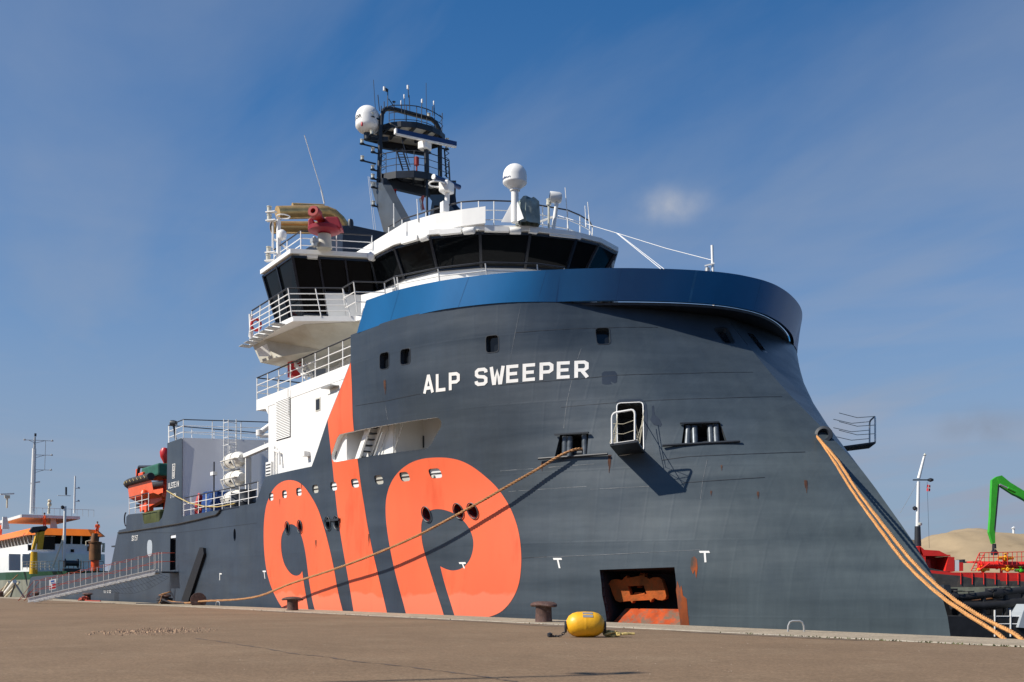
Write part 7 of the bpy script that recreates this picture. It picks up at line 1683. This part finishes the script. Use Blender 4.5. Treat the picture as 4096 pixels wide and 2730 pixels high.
# dark wheelhouse front window on the tier below and small ports
for a_ in [[(-130.5, 24.553, 5.188), (-130.5, 26.244, 5.22), (-130.5, 26.244, 6.69)], [(-130.5, 27.928, 4.943), (-130.5, 28.287, 4.949), (-130.5, 28.287, 5.294)], [(-130.5, 23.42, 5.098), (-130.5, 23.765, 5.105), (-130.5, 23.765, 5.679)], [(-130.5, 29.737, 5.114), (-130.5, 29.97, 5.118), (-130.5, 29.97, 5.675)]]:
    k = MB(); k.span(XD+.41, XD+.47, a_[0][1], a_[1][1], a_[0][2], a_[2][2]); k.build('house_window', 'glass', dr)
    k = MB(); e_ = .06
    for (y0_, y1_, z0_, z1_) in ((a_[0][1]-e_, a_[1][1]+e_, a_[0][2]-e_, a_[0][2]), (a_[0][1]-e_, a_[1][1]+e_, a_[2][2], a_[2][2]+e_)): k.span(XD+.4, XD+.5, y0_, y1_, z0_, z1_)
    k.build('window_frame', 'dr_white', dr)
pf = [(-129.7, 21.303, 2.81), (-129.7, 22.471, 2.82), (-129.7, 22.471, 4.624), (-129.7, 22.687, 3.156), (-129.7, 23.526, 3.165), (-129.7, 23.464, 4.641)]
k = MB(); k.span(XD+1.2, XD+1.5, pf[0][1], pf[1][1], pf[0][2], pf[2][2]); k.build('deck_locker', 'steel_grey', dr)
k = MB(); k.span(XD+1.2, XD+1.6, pf[3][1], pf[4][1], pf[3][2], pf[5][2]); k.build('deck_locker', 'steel_grey', dr)
# mooring rope of the dredger and leaning fender tubes on the quay
k = MB(); mr_ = [(-119.5, 20.504, 2.245), (-121.765, 19.2, 0.767)]; k.tube(mr_[0], (mr_[1][0], 19.0, .4), .05, 6); tag(k.build('mooring_rope', 'rope'), 'taut brown rope from the green bow of the dredger to the quay', 'mooring rope')
tb = [[(-118.456, 18.9, 0.168), (-114.249, 18.9, 1.542)], [(-116.91, 18.9, 0.178), (-111.851, 18.9, 1.445)], [(-119.862, 18.9, 0.832), (-117.25, 18.9, 1.494)]]
for v_, r_, lb_ in zip(tb, (.2, .1, .14), ('thick rusty white tube leaning at the left edge of the quay by the dredger bow', 'thin pale pole leaning rightmost at the left edge of the quay', 'grey pole leaning leftmost at the left edge of the quay')):
    k = MB(); k.tube((v_[0][0], 18.9, .02), (v_[1][0], 19.3, v_[1][2]), r_, 12); tag(k.build('leaning_tube', 'dr_cream' if r_ < .2 else 'raft_white'), lb_, 'tube', 'tubes leaning at the dredger bow')
tr_ = [(-114.69, 19, 0.191), (-112.285, 19, 1.332), (-107.593, 19, 0.236)]
k = MB(); k.beam((tr_[0][0], 19, 0), tr_[1], .12, .12); k.beam(tr_[1], (tr_[2][0], 19.0, 0), .12, .12); tag(k.build('trestle', 'rail_dark'), 'dark triangular trestle standing on the quay below the green bow', 'trestle')

# people on the dredger
def person(loc, yaw, pose, label):
    t = thing('person', loc, label, 'person')
    sit = pose == 'sit'
    hip = .47 if sit else .92
    J = {'pelvis': (0, 0, hip), 'waist': (.02, 0, hip+.22), 'chest': (.06 if sit else .0, 0, hip+.45), 'neck': (.1 if sit else .02, 0, hip+.6),
         'shl': (.06, .19, hip+.5), 'shr': (.06, -.19, hip+.5), 'ell': (.16, .25, hip+.24), 'elr': (.16, -.25, hip+.24), 'wrl': (.36, .2, hip+.16), 'wrr': (.36, -.2, hip+.16),
         'hl': (0, .1, hip-.04), 'hr': (0, -.1, hip-.04)}
    if sit: J.update(kl=(.44, .13, hip), kr=(.44, -.13, hip), al=(.46, .13, hip-.42), ar=(.46, -.13, hip-.42), fl=(.62, .14, hip-.46), fr=(.62, -.14, hip-.46))
    else: J.update(kl=(.03, .11, .48), kr=(.05, -.12, .48), al=(0, .12, .08), ar=(-.02, -.13, .08), fl=(.17, .14, .04), fr=(.15, -.15, .04))
    E = [('pelvis', 'waist'), ('waist', 'chest'), ('chest', 'neck'), ('chest', 'shl'), ('chest', 'shr'), ('shl', 'ell'), ('shr', 'elr'), ('ell', 'wrl'), ('elr', 'wrr'), ('pelvis', 'hl'), ('pelvis', 'hr'), ('hl', 'kl'), ('hr', 'kr'), ('kl', 'al'), ('kr', 'ar'), ('al', 'fl'), ('ar', 'fr')]
    Rad = dict(pelvis=.15, waist=.14, chest=.17, neck=.06, shl=.075, shr=.075, ell=.055, elr=.055, wrl=.04, wrr=.04, hl=.105, hr=.105, kl=.075, kr=.075, al=.05, ar=.05, fl=.045, fr=.045)
    names = list(J); me = bpy.data.meshes.new('person_body'); me.from_pydata([J[n] for n in names], [(names.index(a), names.index(b)) for a, b in E], [])
    me.materials.append(M['coverall']); o = bpy.data.objects.new('body', me); COL.objects.link(o); o.parent = t
    sk = o.modifiers.new('skin', 'SKIN'); o.modifiers.new('smooth', 'SUBSURF').levels = 1
    for i, n in enumerate(names):
        me.skin_vertices[0].data[i].radius = (Rad[n], Rad[n]); me.skin_vertices[0].data[i].use_root = n == 'pelvis'
    hd_ = Vector(J['neck'])+Vector((.03, 0, .16)); base = Vector(loc)
    k = MB(); k.lathe([(.02, -.13), (.06, -.12), (.085, -.05), (.095, .02), (.085, .08), (.05, .115), (.001, .125)], base+hd_, 14); k.lathe([(.02, -.02), (.015, .02), (.001, .03)], base+hd_+Vector((.095, 0, -.01)), 6, axis=(1, 0, .2)); k.build('head', 'skin', t)
    k = MB(); k.lathe([(.1, .0), (.105, .04), (.09, .1), (.05, .135), (.001, .14)], base+hd_+Vector((-.012, 0, .005)), 14); k.build('hair', 'dark_hair', t)
    for s_ in ('wrl', 'wrr'):
        w_ = Vector(J[s_])+base; k = MB()
        k.box(w_+Vector((.06, 0, -.01)), (.09, .075, .03)); k.build('palm', 'skin', t)
        k = MB()
        for f2 in range(4): k.tube(w_+Vector((.1, -.028+.019*f2, -.01)), w_+Vector((.16+.008*(f2 % 3), -.03+.02*f2, -.035)), .009, 5)
        k.tube(w_+Vector((.05, .035, 0)), w_+Vector((.1, .06, -.02)), .01, 5); k.build('finger', 'skin', t)
    t.rotation_euler = (0, 0, yaw)
    return t
pq = [(-131.2, 25.451, 7.654), (-130.8, 30.942, 7.488), (-156.196, 24.6, 8.509)]
person((XD-1.0, pq[0][1], zt['or1']), R(-60), 'stand', 'person in orange coveralls standing on the canopy behind the yellow crane head')
person((XD+.1, pq[1][1], zt['or1']-.42), R(-20), 'sit', 'person in orange coveralls sitting on the right end of the orange canopy')
person((pq[2][0]+.2, 24.7, zt['or1']), R(-70), 'stand', 'person in orange coveralls at the left edge of the photo on the canopy')

# ------------------------------------------------------------------ far side of the harbour on the right: sand, ridge, red ship, excavator, dark barge
M['sand'] = mat('sand', (0.34, 0.255, 0.155), 0.95, var=0.12, scale=0.12, wear=(0.23, 0.165, 0.095), wscale=0.09, wpos=(0.55, 0.72), bump=0.4, bscale=1.5, spec=0.2)
M['ridge'] = mat('heath', (0.11, 0.085, 0.045), 0.95, var=0.4, scale=0.15)
M['sh_red'] = mat('ship_red', (0.74, 0.028, 0.018), 0.45, var=0.12, scale=1)
M['sh_hull'] = mat('worn_black_hull', (0.055, 0.05, 0.045), 0.7, var=0.4, scale=0.8, wear=(0.14, 0.11, 0.08), wscale=1.2, wpos=(0.5, 0.7))
M['sh_boot'] = mat('chalky_hull_band', (0.24, 0.24, 0.17), 0.8, var=0.2, scale=1.5)
M['ex_green'] = mat('excavator_green', (0.045, 0.42, 0.022), 0.4, var=0.1, scale=2)
fw = Vector((-math.sin(phi_), math.cos(phi_), 0)); rt = Vector((math.cos(phi_), math.sin(phi_), 0))
def cp_(r, Z, z): return tuple(rt*r+fw*Z+Vector((0, 0, z)))
# sand hill: height field
dn = [(95.53, 11.45), (97.41, 12.18), (99.44, 13.33), (101.18, 13.77), (103.78, 13.91), (106.39, 14.49), (109, 14.55), (111.31, 14.49), (113.05, 14.12), (115.37, 13.77), (117.69, 13.48), (122.41, 13.42)]
def dh(r):
    if r <= dn[0][0]: return max(2.0, dn[0][1]+(r-dn[0][0])*.35)
    for a_, b_ in zip(dn, dn[1:]):
        if r <= b_[0]: return a_[1]+(b_[1]-a_[1])*(r-a_[0])/(b_[0]-a_[0])
    return dn[-1][1]
from mathutils import noise as mn
rows = []
for i in range(50):
    Z_ = 205+i*1.9; row = []
    f2 = min(1, max(0, (Z_-206)/54)); f2 = f2*f2*(3-2*f2)
    back = 1.0 if Z_ < 262 else max(.0, 1-(Z_-262)/40)
    for j in range(110):
        r_ = 70+j*1.3; b_ = max(.6, 2+(dh(r_)-2)*f2*back)
        n_ = mn.fractal(Vector((r_*.09, Z_*.09, 0)), 1.0, 2.0, 5); g_ = abs(mn.noise(Vector((r_*.25, Z_*.05, 3))))
        row.append(cp_(r_, Z_, b_*(1+.05*n_)-.5*g_*f2*(1-f2)*4))
    rows.append(row)
k = MB(); k.loft(rows, smooth=True); tag(k.build('sand_dune', 'sand', fix=False), kind='structure')
k = MB(); rows = []
for Z_, zf in ((330, .6), (345, .95), (360, 1.0), (420, .8)):
    rows.append([cp_(60+j*5, Z_, -3+(zf*(12+4.5*(1+.35*mn.noise(Vector((j*.5, 0, 7)))))+3)) for j in range(60)])
k.loft(rows, smooth=True); tag(k.build('heath_ridge', 'ridge', fix=False), kind='structure')
k = MB(); k.add([cp_(60, 196, -.5), cp_(300, 196, -.5), cp_(330, 500, 1.0), cp_(60, 500, 1.0)], [(0, 1, 2, 3)]); k.add([cp_(60, 196, -4), cp_(300, 196, -4), cp_(300, 196, -.5), cp_(60, 196, -.5)], [(0, 1, 2, 3)]); tag(k.build('far_shore', 'sand'), kind='structure')
tq = [(-193.264, 320.742, 17.897), (-193.37, 320.585, 19.299), (-193.519, 320.366, 19.602)]
k = MB(); k.tube((tq[0][0], tq[0][1], 10), tq[1], .5, 8, r1=.35); k.beam(tq[1], tq[2], .9, .8); tag(k.build('white_post', 'white'), 'small white post on the heath ridge at the far right', 'post')

# red ship, broadside
ZR = 110.0
def RD(v): return v
rs_ = {'hulltop': [(-68.65, 94.743, 3.419), (-67.481, 96.466, 2.978), (-66.106, 98.494, 2.47), (-64.868, 100.318, 2.072), (-63.355, 102.548, 1.735), (-63.286, 102.65, 1.582), (-61.956, 104.611, 1.643), (-59.71, 107.921, 1.704)], 'red_t': [(-66.243, 98.291, 2.488), (-65.556, 99.305, 2.47), (-64.524, 100.825, 2.47), (-61.956, 104.611, 2.427), (-59.71, 107.921, 2.427)], 'hull_m': [(-68.65, 94.743, 1.827), (-66.931, 97.277, 0.969), (-64.868, 100.318, 1.0), (-63.321, 102.599, 1.092), (-61.956, 104.611, 1.031), (-59.71, 107.921, 1.031)], 'box': [(-67.67, 96.188, 2.99), (-67.67, 96.188, 4.338), (-66.174, 98.392, 4.154), (-66.106, 98.494, 2.5)], 'roof': [(-67.859, 95.909, 5.134), (-67.619, 96.264, 4.767), (-66.793, 97.48, 4.675), (-66.312, 98.19, 4.246), (-66.174, 98.392, 4.123), (-67.653, 96.213, 4.154)], 'fore': [(-68.117, 95.529, 5.012), (-67.894, 95.858, 5.134), (-67.859, 95.909, 4.399), (-67.653, 96.213, 4.032), (-67.653, 96.213, 2.99), (-68.134, 95.503, 3.419)], 'inn': [(-67.55, 96.365, 2.99), (-67.55, 96.365, 4.093), (-66.14, 98.443, 4.093), (-66.14, 98.443, 2.562)], 'cab2': [(-66.174, 98.392, 2.5), (-66.174, 98.392, 4.032), (-65.917, 98.772, 4.032), (-65.917, 98.772, 2.562)], 'wcab': [(-65.882, 98.823, 2.611), (-65.882, 98.823, 3.725), (-65.652, 99.163, 3.725), (-65.652, 99.163, 2.611)], 'dk': [(-65.642, 99.178, 2.611), (-65.642, 99.178, 3.48), (-65.418, 99.507, 3.48), (-65.418, 99.507, 2.611)], 'chim': [(-65.452, 99.457, 3.419), (-65.452, 99.457, 3.787), (-65.308, 99.67, 3.787), (-65.308, 99.67, 3.419)], 'stair': [(-64.971, 100.166, 2.623), (-64.49, 100.876, 4.46), (-64.197, 101.307, 4.46), (-64.73, 100.521, 2.623)], 'plat': [(-64.352, 101.079, 3.664), (-59.71, 107.921, 3.603)], 'railt': [(-64.49, 100.876, 4.46), (-61.956, 104.611, 4.552), (-59.71, 107.921, 4.583)], 'pipe': [(-64.352, 101.079, 3.235), (-61.956, 104.611, 3.205), (-59.71, 107.921, 3.205)], 'door': [(-67.24, 96.821, 2.868), (-67.24, 96.821, 3.787), (-66.965, 97.227, 3.787), (-66.931, 97.277, 2.807)], 'yv1': [(-62.908, 103.207, 3.94)], 'yv2': [(-62.805, 103.359, 2.807)], 'yv3': [(-64.18, 101.332, 2.776)], 'gv': [(-62.048, 104.474, 2.684)]}
rs = thing('red_ship', rs_['hulltop'][2], 'red decked hopper ship with worn black hull lying beyond the bow of the tug', 'ship')
ht = rs_['hulltop']; hm = rs_['hull_m']
k = MB(); pl_ = [ht[0]]+ht[1:]+hm[::-1]; k.extrude(pl_, fw*12); k.build('upper_hull', 'sh_hull', rs)
low = [tuple(Vector(p)-Vector((0, 0, 0.01))) for p in hm]; k = MB(); k.extrude(low+[tuple(Vector((p[0], p[1], -1.3))) for p in hm[::-1]], fw*11.9); k.build('chalky_band', 'sh_boot', rs)
k = MB(); k.extrude([(p[0], p[1], -1.31) for p in hm]+[(p[0], p[1], -3.2) for p in hm[::-1]], fw*11.8); k.build('lower_hull', 'black', rs)
rt_ = rs_['red_t']; k = MB(); k.extrude(rt_+[tuple(Vector(ht[-1])+Vector((0, 0, .005))), tuple(Vector(ht[5])+Vector((0, 0, .005))), tuple(Vector(ht[4])+Vector((0, 0, .02))), tuple(Vector(ht[3])+Vector((0, 0, .02))), tuple(Vector(ht[2])+Vector((0, 0, .02)))], fw*.3); rbw = k.build('red_bulwark', 'sh_red', rs)
for j in range(9):
    a_ = Vector(lerp(rt_[1], rt_[4], j/9)); k = MB(); k.beam(a_-fw*.05, a_-fw*.05-Vector((0, 0, 1.2)), .07, .05); k.build('bulwark_rib', 'sh_red', rbw)
k = MB(); k.extrude([tuple(Vector(p)-Vector((0, 0, .5))) for p in (ht[0], ht[2])]+[tuple(Vector(ht[-1])-Vector((0, 0, .3)))]+[tuple(Vector(ht[-1])-Vector((0, 0, .5))), tuple(Vector(ht[0])-Vector((0, 0, .8)))], fw*11); k.build('ship_deck', 'sh_red', rs)
k = MB(); k.extrude(rs_['fore'], fw*6); k.build('forecastle', 'sh_red', rs)
bx_ = rs_['box']
k = MB(); k.extrude([tuple(Vector(p)+fw*3) for p in rs_['inn']], fw*3); k.build('shelter_back', 'sh_red', rs)
k = MB(); a_, b_, c_, d_ = [Vector(p) for p in rs_['inn']]
k.extrude([b_+Vector((0, 0, .05)), c_+Vector((0, 0, .05)), c_+fw*6+Vector((0, 0, .05)), b_+fw*6+Vector((0, 0, .05))], (0, 0, .12)); k.extrude([d_-rt*.55, d_+rt*.05, c_+rt*.05, c_-rt*.2], fw*6); k.extrude([a_-rt*.3, a_, b_, b_-rt*.3], fw*6); k.build('shelter_frame', 'sh_red', rs)
k = MB(); k.extrude(rs_['roof'], fw*6.2); k.build('shelter_roof', 'sh_red', rs)
k = MB(); k.extrude([tuple(Vector(p)+fw*1.5) for p in rs_['door']], fw*.3); k.build('shelter_door', 'sh_red', rs)
for n_, m_ in (('cab2', 'sh_red'), ('wcab', 'white'), ('dk', 'sh_red'), ('chim', 'rail_dark')):
    k = MB(); k.extrude(rs_[n_], fw*1.5); k.build({'cab2': 'side_locker', 'wcab': 'white_cabinet', 'dk': 'deck_box', 'chim': 'vent_stack'}[n_], m_, rs)
st_ = rs_['stair']; k = MB()
k.tube(st_[0], st_[1], .05, 6); k.tube(st_[3], st_[2], .05, 6); k.tube(tuple(Vector(st_[3])+rt*.3), tuple(Vector(st_[2])+rt*.5-Vector((0, 0, 1.0))), .09, 6)
for j in range(7): k.tube(lerp(st_[0], st_[1], j/7), lerp(st_[3], st_[2], j/7), .03, 5)
k.build('deck_stair', 'sh_red', rs)
pp = rs_['plat']; k = MB(); k.extrude([tuple(Vector(p_)+fw*2.2) for p_ in (pp[0], pp[1], tuple(Vector(pp[1])-Vector((0, 0, .15))), tuple(Vector(pp[0])-Vector((0, 0, .15))))], fw*2); k.build('pipe_deck', 'sh_red', rs)
rl = rs_['railt']; k = MB(); k.path(rl, .04, 5); k.path([tuple(Vector(p)-Vector((0, 0, .5))) for p in rl], .03, 5)
for j in range(19): q_ = Vector(lerp(rl[0], rl[2], j/18)); k.tube(q_, q_-Vector((0, 0, 1.25)), .035, 5)
k.build('pipe_deck_rail', 'sh_red', rs)
pi = rs_['pipe']; k = MB(); k.path([Vector(p)+fw*.8 for p in pi], .36, 16)
for j in (0.02, .22, .3, .6): k.tube(Vector(lerp(pi[0], pi[2], j))+fw*.8, Vector(lerp(pi[0], pi[2], j+.008))+fw*.8, .45, 16)
for j in (.05, .28, .55): q_ = Vector(lerp(pi[0], pi[2], j))+fw*.8; k.tube(q_, q_-Vector((0, 0, .9)), .14, 8)
k.build('cargo_pipe', 'sh_red', rs)
for q_, m_, s_ in ((rs_['yv1'][0], 'yellow', .38), (rs_['yv2'][0], 'yellow', .3), (rs_['yv3'][0], 'yellow', .3), (rs_['gv'][0], 'ex_green', .3)):
    k = MB(); c_ = Vector(q_)+fw*.4; k.lathe([(.05, -s_), (s_*.9, -s_*.5), (s_, 0), (s_*.6, s_*.4), (.12, s_*.6), (.1, s_*1.1), (s_*.8, s_*1.15), (s_*.8, s_*1.3), (.02, s_*1.32)], c_, 12); k.tube(c_-rt*s_*2, c_+rt*s_*2, s_*.45, 8); k.build('valve', m_, rs)
ms = [(-69.233, 97.447, 5.194), (-69.247, 97.426, 7.252), (-69.198, 97.499, 11.869), (-69.184, 97.519, 12.181), (-68.861, 97.994, 14.427), (-68.826, 98.046, 14.589), (-69.513, 97.034, 12.019), (-68.497, 98.531, 12.019), (-68.693, 98.242, 11.844), (-68.693, 98.242, 11.495), (-69.408, 97.189, 9.124), (-69.142, 97.581, 7.477), (-68.623, 98.345, 10.871), (-68.567, 98.428, 5.006)]
k = MB(); k.tube(ms[0], ms[1], .36, 10, r1=.3); k.build('mast_foot', 'rail_dark', rs)
k = MB(); k.tube(ms[1], ms[2], .19, 10, r1=.16); k.tube(ms[3], ms[4], .17, 10, r1=.12); k.build('ship_mast', 'white', rs)
k = MB(); k.beam(ms[6], ms[7], .16, .12); k.lathe([(.05, -.2), (.3, -.1), (.3, .1), (.05, .2)], ms[7], 8); k.lathe([(.05, -.25), (.22, -.1), (.22, .1), (.05, .2)], ms[10], 8); k.build('mast_yard', 'rail_dark', rs)
k = MB(); k.lathe([(.05, -.2), (.28, -.1), (.28, .1), (.05, .2)], ms[11], 10); k.lathe([(.02, -.15), (.15, 0), (.02, .2)], ms[5], 8); k.build('mast_lamp', 'lamp_glass', rs)
k = MB(); k.tube(ms[8], ms[13], .018, 4); k.tube(ms[2], (-70.248, 95.95, 8.625), .015, 4); k.build('stay_wire', 'rail_dark', rs)
fl = thing('flag', ms[9], 'small red flag with a white cross flying from the yard of the red ship', 'flag')
fv = [(-68.571, 98.067, 11.538), (-68.361, 98.376, 11.451), (-68.41, 98.304, 10.828), (-68.592, 98.036, 10.853)]
k = MB(); rows = [[Vector(lerp(lerp(fv[0], fv[1], i/6), lerp(fv[3], fv[2], i/6), j/4))+fw*.08*math.sin(i*1.4+j*.5) for j in range(5)] for i in range(7)]; k.loft(rows, smooth=True); k.build('flag_cloth', 'flag_red', fl)
k = MB()
for p0, p1, p2, p3 in (((.0, .42), (1, .42), (1, .58), (0, .58)), ((.3, 0), (.42, 0), (.42, 1), (.3, 1))):
    k.add([Vector(lerp(lerp(fv[0], fv[1], a_), lerp(fv[3], fv[2], a_), b_))-fw*.12 for a_, b_ in (p0, p1, p2, p3)], [(0, 1, 2, 3)])
k.build('flag_cross', 'flag_white', fl)

# green excavator with its stick hanging over the red ship
ZX = 118.0
ex_ = {'stick': [(-68.462, 109.271, 12.583), (-68.181, 109.684, 12.951), (-67.997, 109.956, 12.32), (-68.181, 109.684, 9.033), (-68.292, 109.521, 7.324), (-68.27, 109.554, 5.747), (-68.425, 109.325, 5.681), (-68.639, 109.01, 6.93), (-68.565, 109.119, 8.508)], 'edge': [(-68.107, 109.793, 12.123), (-68.019, 109.924, 12.057), (-68.284, 109.532, 6.799), (-68.343, 109.445, 7.324)], 'boom': [(-68.181, 109.684, 12.951), (-67.886, 110.12, 13.083), (-67.369, 110.881, 12.32), (-66.461, 112.219, 11.334), (-65.303, 113.927, 9.954), (-65.303, 113.927, 8.508), (-66.461, 112.219, 10.348), (-66.926, 111.534, 10.808), (-67.148, 111.208, 10.979), (-67.96, 110.011, 11.926)], 'cyl': [(-68.107, 109.793, 12.057), (-67.148, 111.208, 11.268)], 'grab': [(-68.292, 109.521, 5.681), (-68.27, 109.554, 5.155)], 'pod': [(-68.403, 109.358, 4.827), (-68.292, 109.521, 5.089), (-68.144, 109.739, 4.761), (-68.181, 109.684, 4.458), (-68.388, 109.38, 4.458)], 'knee': [(-68.329, 109.467, 12.32)]}
exv = thing('excavator', ex_['boom'][4], 'bright green long reach excavator arm hanging its grab over the red ship', 'excavator')
k = MB(); k.extrude([tuple(Vector(p)-fw*.2) for p in ex_['stick']], fw*.5); k.build('stick', 'ex_green', exv)
k = MB(); k.extrude([tuple(Vector(p)-fw*.25) for p in ex_['boom']], fw*.55); k.build('boom', 'ex_green', exv)
k = MB(); k.extrude([tuple(Vector(p)-fw*.24) for p in ex_['edge']], fw*.3); k.build('hose_run', 'rail_dark', exv)
k = MB(); c_ = ex_['cyl']; k.tube(Vector(c_[0])-fw*.6, Vector(lerp(c_[0], c_[1], .55))-fw*.6, .1, 8); k.build('ram', 'galv', exv)
k = MB(); k.tube(Vector(lerp(c_[0], c_[1], .5))-fw*.6, Vector(c_[1])-fw*.6, .17, 10); k.build('ram_cylinder', 'ex_green', exv)
k = MB(); g_ = ex_['grab']; k.tube(g_[0], g_[1], .2, 8); k.tube(tuple(Vector(g_[0])-rt*.1), tuple(Vector(g_[1])-rt*.15-Vector((0, 0, .2))), .12, 8); k.extrude([tuple(Vector(p)-fw*.4) for p in ex_['pod']], fw*.8); k.build('grab', 'rail_dark', exv)
be = Vector(ex_['boom'][4]); bz = 0.0
k = MB(); k.extrude([tuple(be-fw*.45+Vector((0, 0, .2))), tuple(be-fw*.45-Vector((0, 0, 1.4))), tuple(be+rt*7-fw*.45-Vector((0, 0, be.z-4.6))), tuple(be+rt*8.5-fw*.45-Vector((0, 0, be.z-4.6)))], fw*1.0); k.build('boom_root', 'ex_green', exv)
bc = be+rt*9.5; bc.z = 0
k = MB(); k.box((bc.x, bc.y, 4.2), (5.5, 3.2, 2.2), phi_); k.build('engine_house', 'ex_green', exv, bevel=.15)
k = MB(); q_ = bc-rt*2.3-fw*1.2; k.box((q_.x, q_.y, 5.0), (1.8, 1.5, 2.2), phi_); k.build('cab', 'glass', exv, bevel=.1)
for s_ in (-1.4, 1.4):
    k = MB(); q_ = bc+fw*s_; k.box((q_.x, q_.y, 2.5), (5.2, .8, 1.1), phi_); k.build('track', 'rubber', exv, bevel=.3)
k = MB(); k.box((bc.x, bc.y, -.6), (12, 9, 5.0), phi_); tag(k.build('work_pontoon', 'sh_hull'), 'dark pontoon carrying the green excavator just outside the right edge', 'pontoon')

# dark barge with pipework close beyond the bow
M['bg_black'] = mat('barge_black', (0.012, 0.012, 0.014), 0.6, var=0.4, scale=2)
ZB_ = 62.0
bg_ = {'deck': [(-37.802, 54.715, -0.674), (-33.267, 61.399, -0.674)], 'p1': [(-36.95, 55.972, 0.396), (-36.368, 56.829, 0.43), (-35.496, 58.114, 0.637), (-34.92, 58.963, 0.776), (-34.043, 60.257, 0.914)], 'p2': [(-36.988, 55.915, -0.053), (-35.981, 57.4, -0.087), (-34.92, 58.963, 0.085), (-34.043, 60.257, 0.154)], 'box': [(-37.26, 55.515, 0.396), (-37.26, 55.515, 1.121), (-37.056, 55.815, 1.121), (-37.017, 55.872, 0.396)], 'v1': [(-36.785, 56.215, 0.43), (-36.794, 56.2, 0.758)], 'v2': [(-36.407, 56.772, 0.499), (-36.417, 56.757, 0.741)], 'v3': [(-35.661, 57.871, 0.637), (-35.67, 57.857, 0.845)], 'v4': [(-35.225, 58.514, 0.776), (-35.234, 58.5, 0.983)], 'bl1': [(-35.981, 57.4, -0.295), (-35.981, 57.4, -1.227)], 'bl2': [(-36.484, 56.657, 0.292), (-36.484, 56.657, -0.674)], 'rail0': [(-35.845, 57.6, -1.227), (-35.845, 57.6, -0.312)], 'rail1': [(-35.864, 57.571, -0.674), (-33.849, 60.542, -0.674)], 'rail2': [(-35.845, 57.6, -1.106), (-33.849, 60.542, -1.106)], 'fun': [(-35.186, 58.571, -1.296), (-35.041, 58.786, -0.433), (-34.92, 58.963, 0.016), (-34.236, 59.971, 0.016), (-34.236, 59.971, -1.434)], 'ppl': [(-36.174, 57.114, 0.223), (-35.535, 58.057, 0.361), (-35.535, 58.057, 0.223)]}
bg2 = thing('pipe_barge', bg_['deck'][0], 'black barge crowded with pipes and valves lying low between the bow and the red ship', 'barge')
zd = bg_['deck'][0][2]
k = MB(); a_ = Vector((*bg_['deck'][0][:2], 0))-rt*.5; b_ = Vector((*bg_['deck'][1][:2], 0)); k.extrude([(a_.x, a_.y, -3), (b_.x, b_.y, -3), (b_.x, b_.y, zd), (a_.x, a_.y, zd)], fw*14); k.build('barge_hull', 'bg_black', bg2)
for n_, r_ in (('p1', .2), ('p2', .27)):
    k = MB(); P_2 = [Vector(p)+fw*1.2 for p in bg_[n_]]; k.path(P_2, r_, 14)
    for j in (.1, .35, .6, .8):
        q_ = Vector(lerp(P_2[0], P_2[-1], j)); q2 = Vector(lerp(P_2[0], P_2[-1], j+.01)); 
        k.tube((q_.x, q_.y, zd), q_, .14, 8)
    k.build('deck_pipe', 'bg_black', bg2)
for q_ in (bg_['p1'][0], bg_['p1'][2]):
    k = MB(); k.lathe([(.02, -.35), (.28, -.28), (.33, 0), (.28, .28), (.02, .35)], Vector(q_)+fw*1.2, 14, axis=rt); k.build('pipe_elbow', 'bg_black', bg2)
k = MB(); k.extrude([tuple(Vector(p)+fw*1) for p in bg_['box']], fw*1.2); k.build('winch_box', 'hull_dark', bg2)
for n_ in ('v1', 'v2', 'v3', 'v4'):
    a_, b_ = [Vector(p)+fw*1.2 for p in bg_[n_]]; k = MB(); k.tube(a_, b_, .035, 6); k.path([b_+rt*.28*math.cos(R(t))+fw*.28*math.sin(R(t)) for t in range(0, 360, 24)], .04, 6, closed=True); k.tube(b_-rt*.28, b_+rt*.28, .025, 5); k.build('hand_wheel', 'bg_black', bg2)
k = MB()
for n_ in ('bl1', 'bl2'): k.tube(Vector(bg_[n_][0])+fw*2, (bg_[n_][1][0]+fw.x*2, bg_[n_][1][1]+fw.y*2, zd-.5), .18, 8)
for j in range(7):
    q_ = Vector(lerp(bg_['deck'][0], bg_['deck'][1], .12+j*.12))+fw*3; k.box((q_.x, q_.y, zd+.7), (.9, .9, 1.4+.4*math.sin(j*2)), phi_)
k.build('deck_machinery', 'bg_black', bg2)
k = MB(); k.extrude([tuple(Vector(p)+fw*1.5) for p in bg_['ppl']], fw*.4); k.build('rusty_plate', 'pipe_rust', bg2)
k = MB(); zb2 = zd
for j in range(5):
    q_ = Vector(lerp(bg_['rail1'][0], bg_['rail1'][1], j/4)); k.tube((q_.x, q_.y, bg_['rail0'][0][2]-.6), (q_.x, q_.y, bg_['rail0'][1][2]), .05, 6)
k.tube(bg_['rail1'][0], bg_['rail1'][1], .035, 6); k.tube(bg_['rail2'][0], bg_['rail2'][1], .03, 6); k.build('barge_rail', 'white', bg2)
k = MB(); k.extrude([tuple(Vector(p)-fw*.3) for p in bg_['fun']], fw*2.5); k.build('barge_cabin', 'steel_grey', bg2)
bq = (-38.221, 57.659, 0.376)
k = MB(); k.tube((-39.142, 56.303, 1.481), bq, .03, 5); k.build('barge_stay', 'bg_black', bg2)
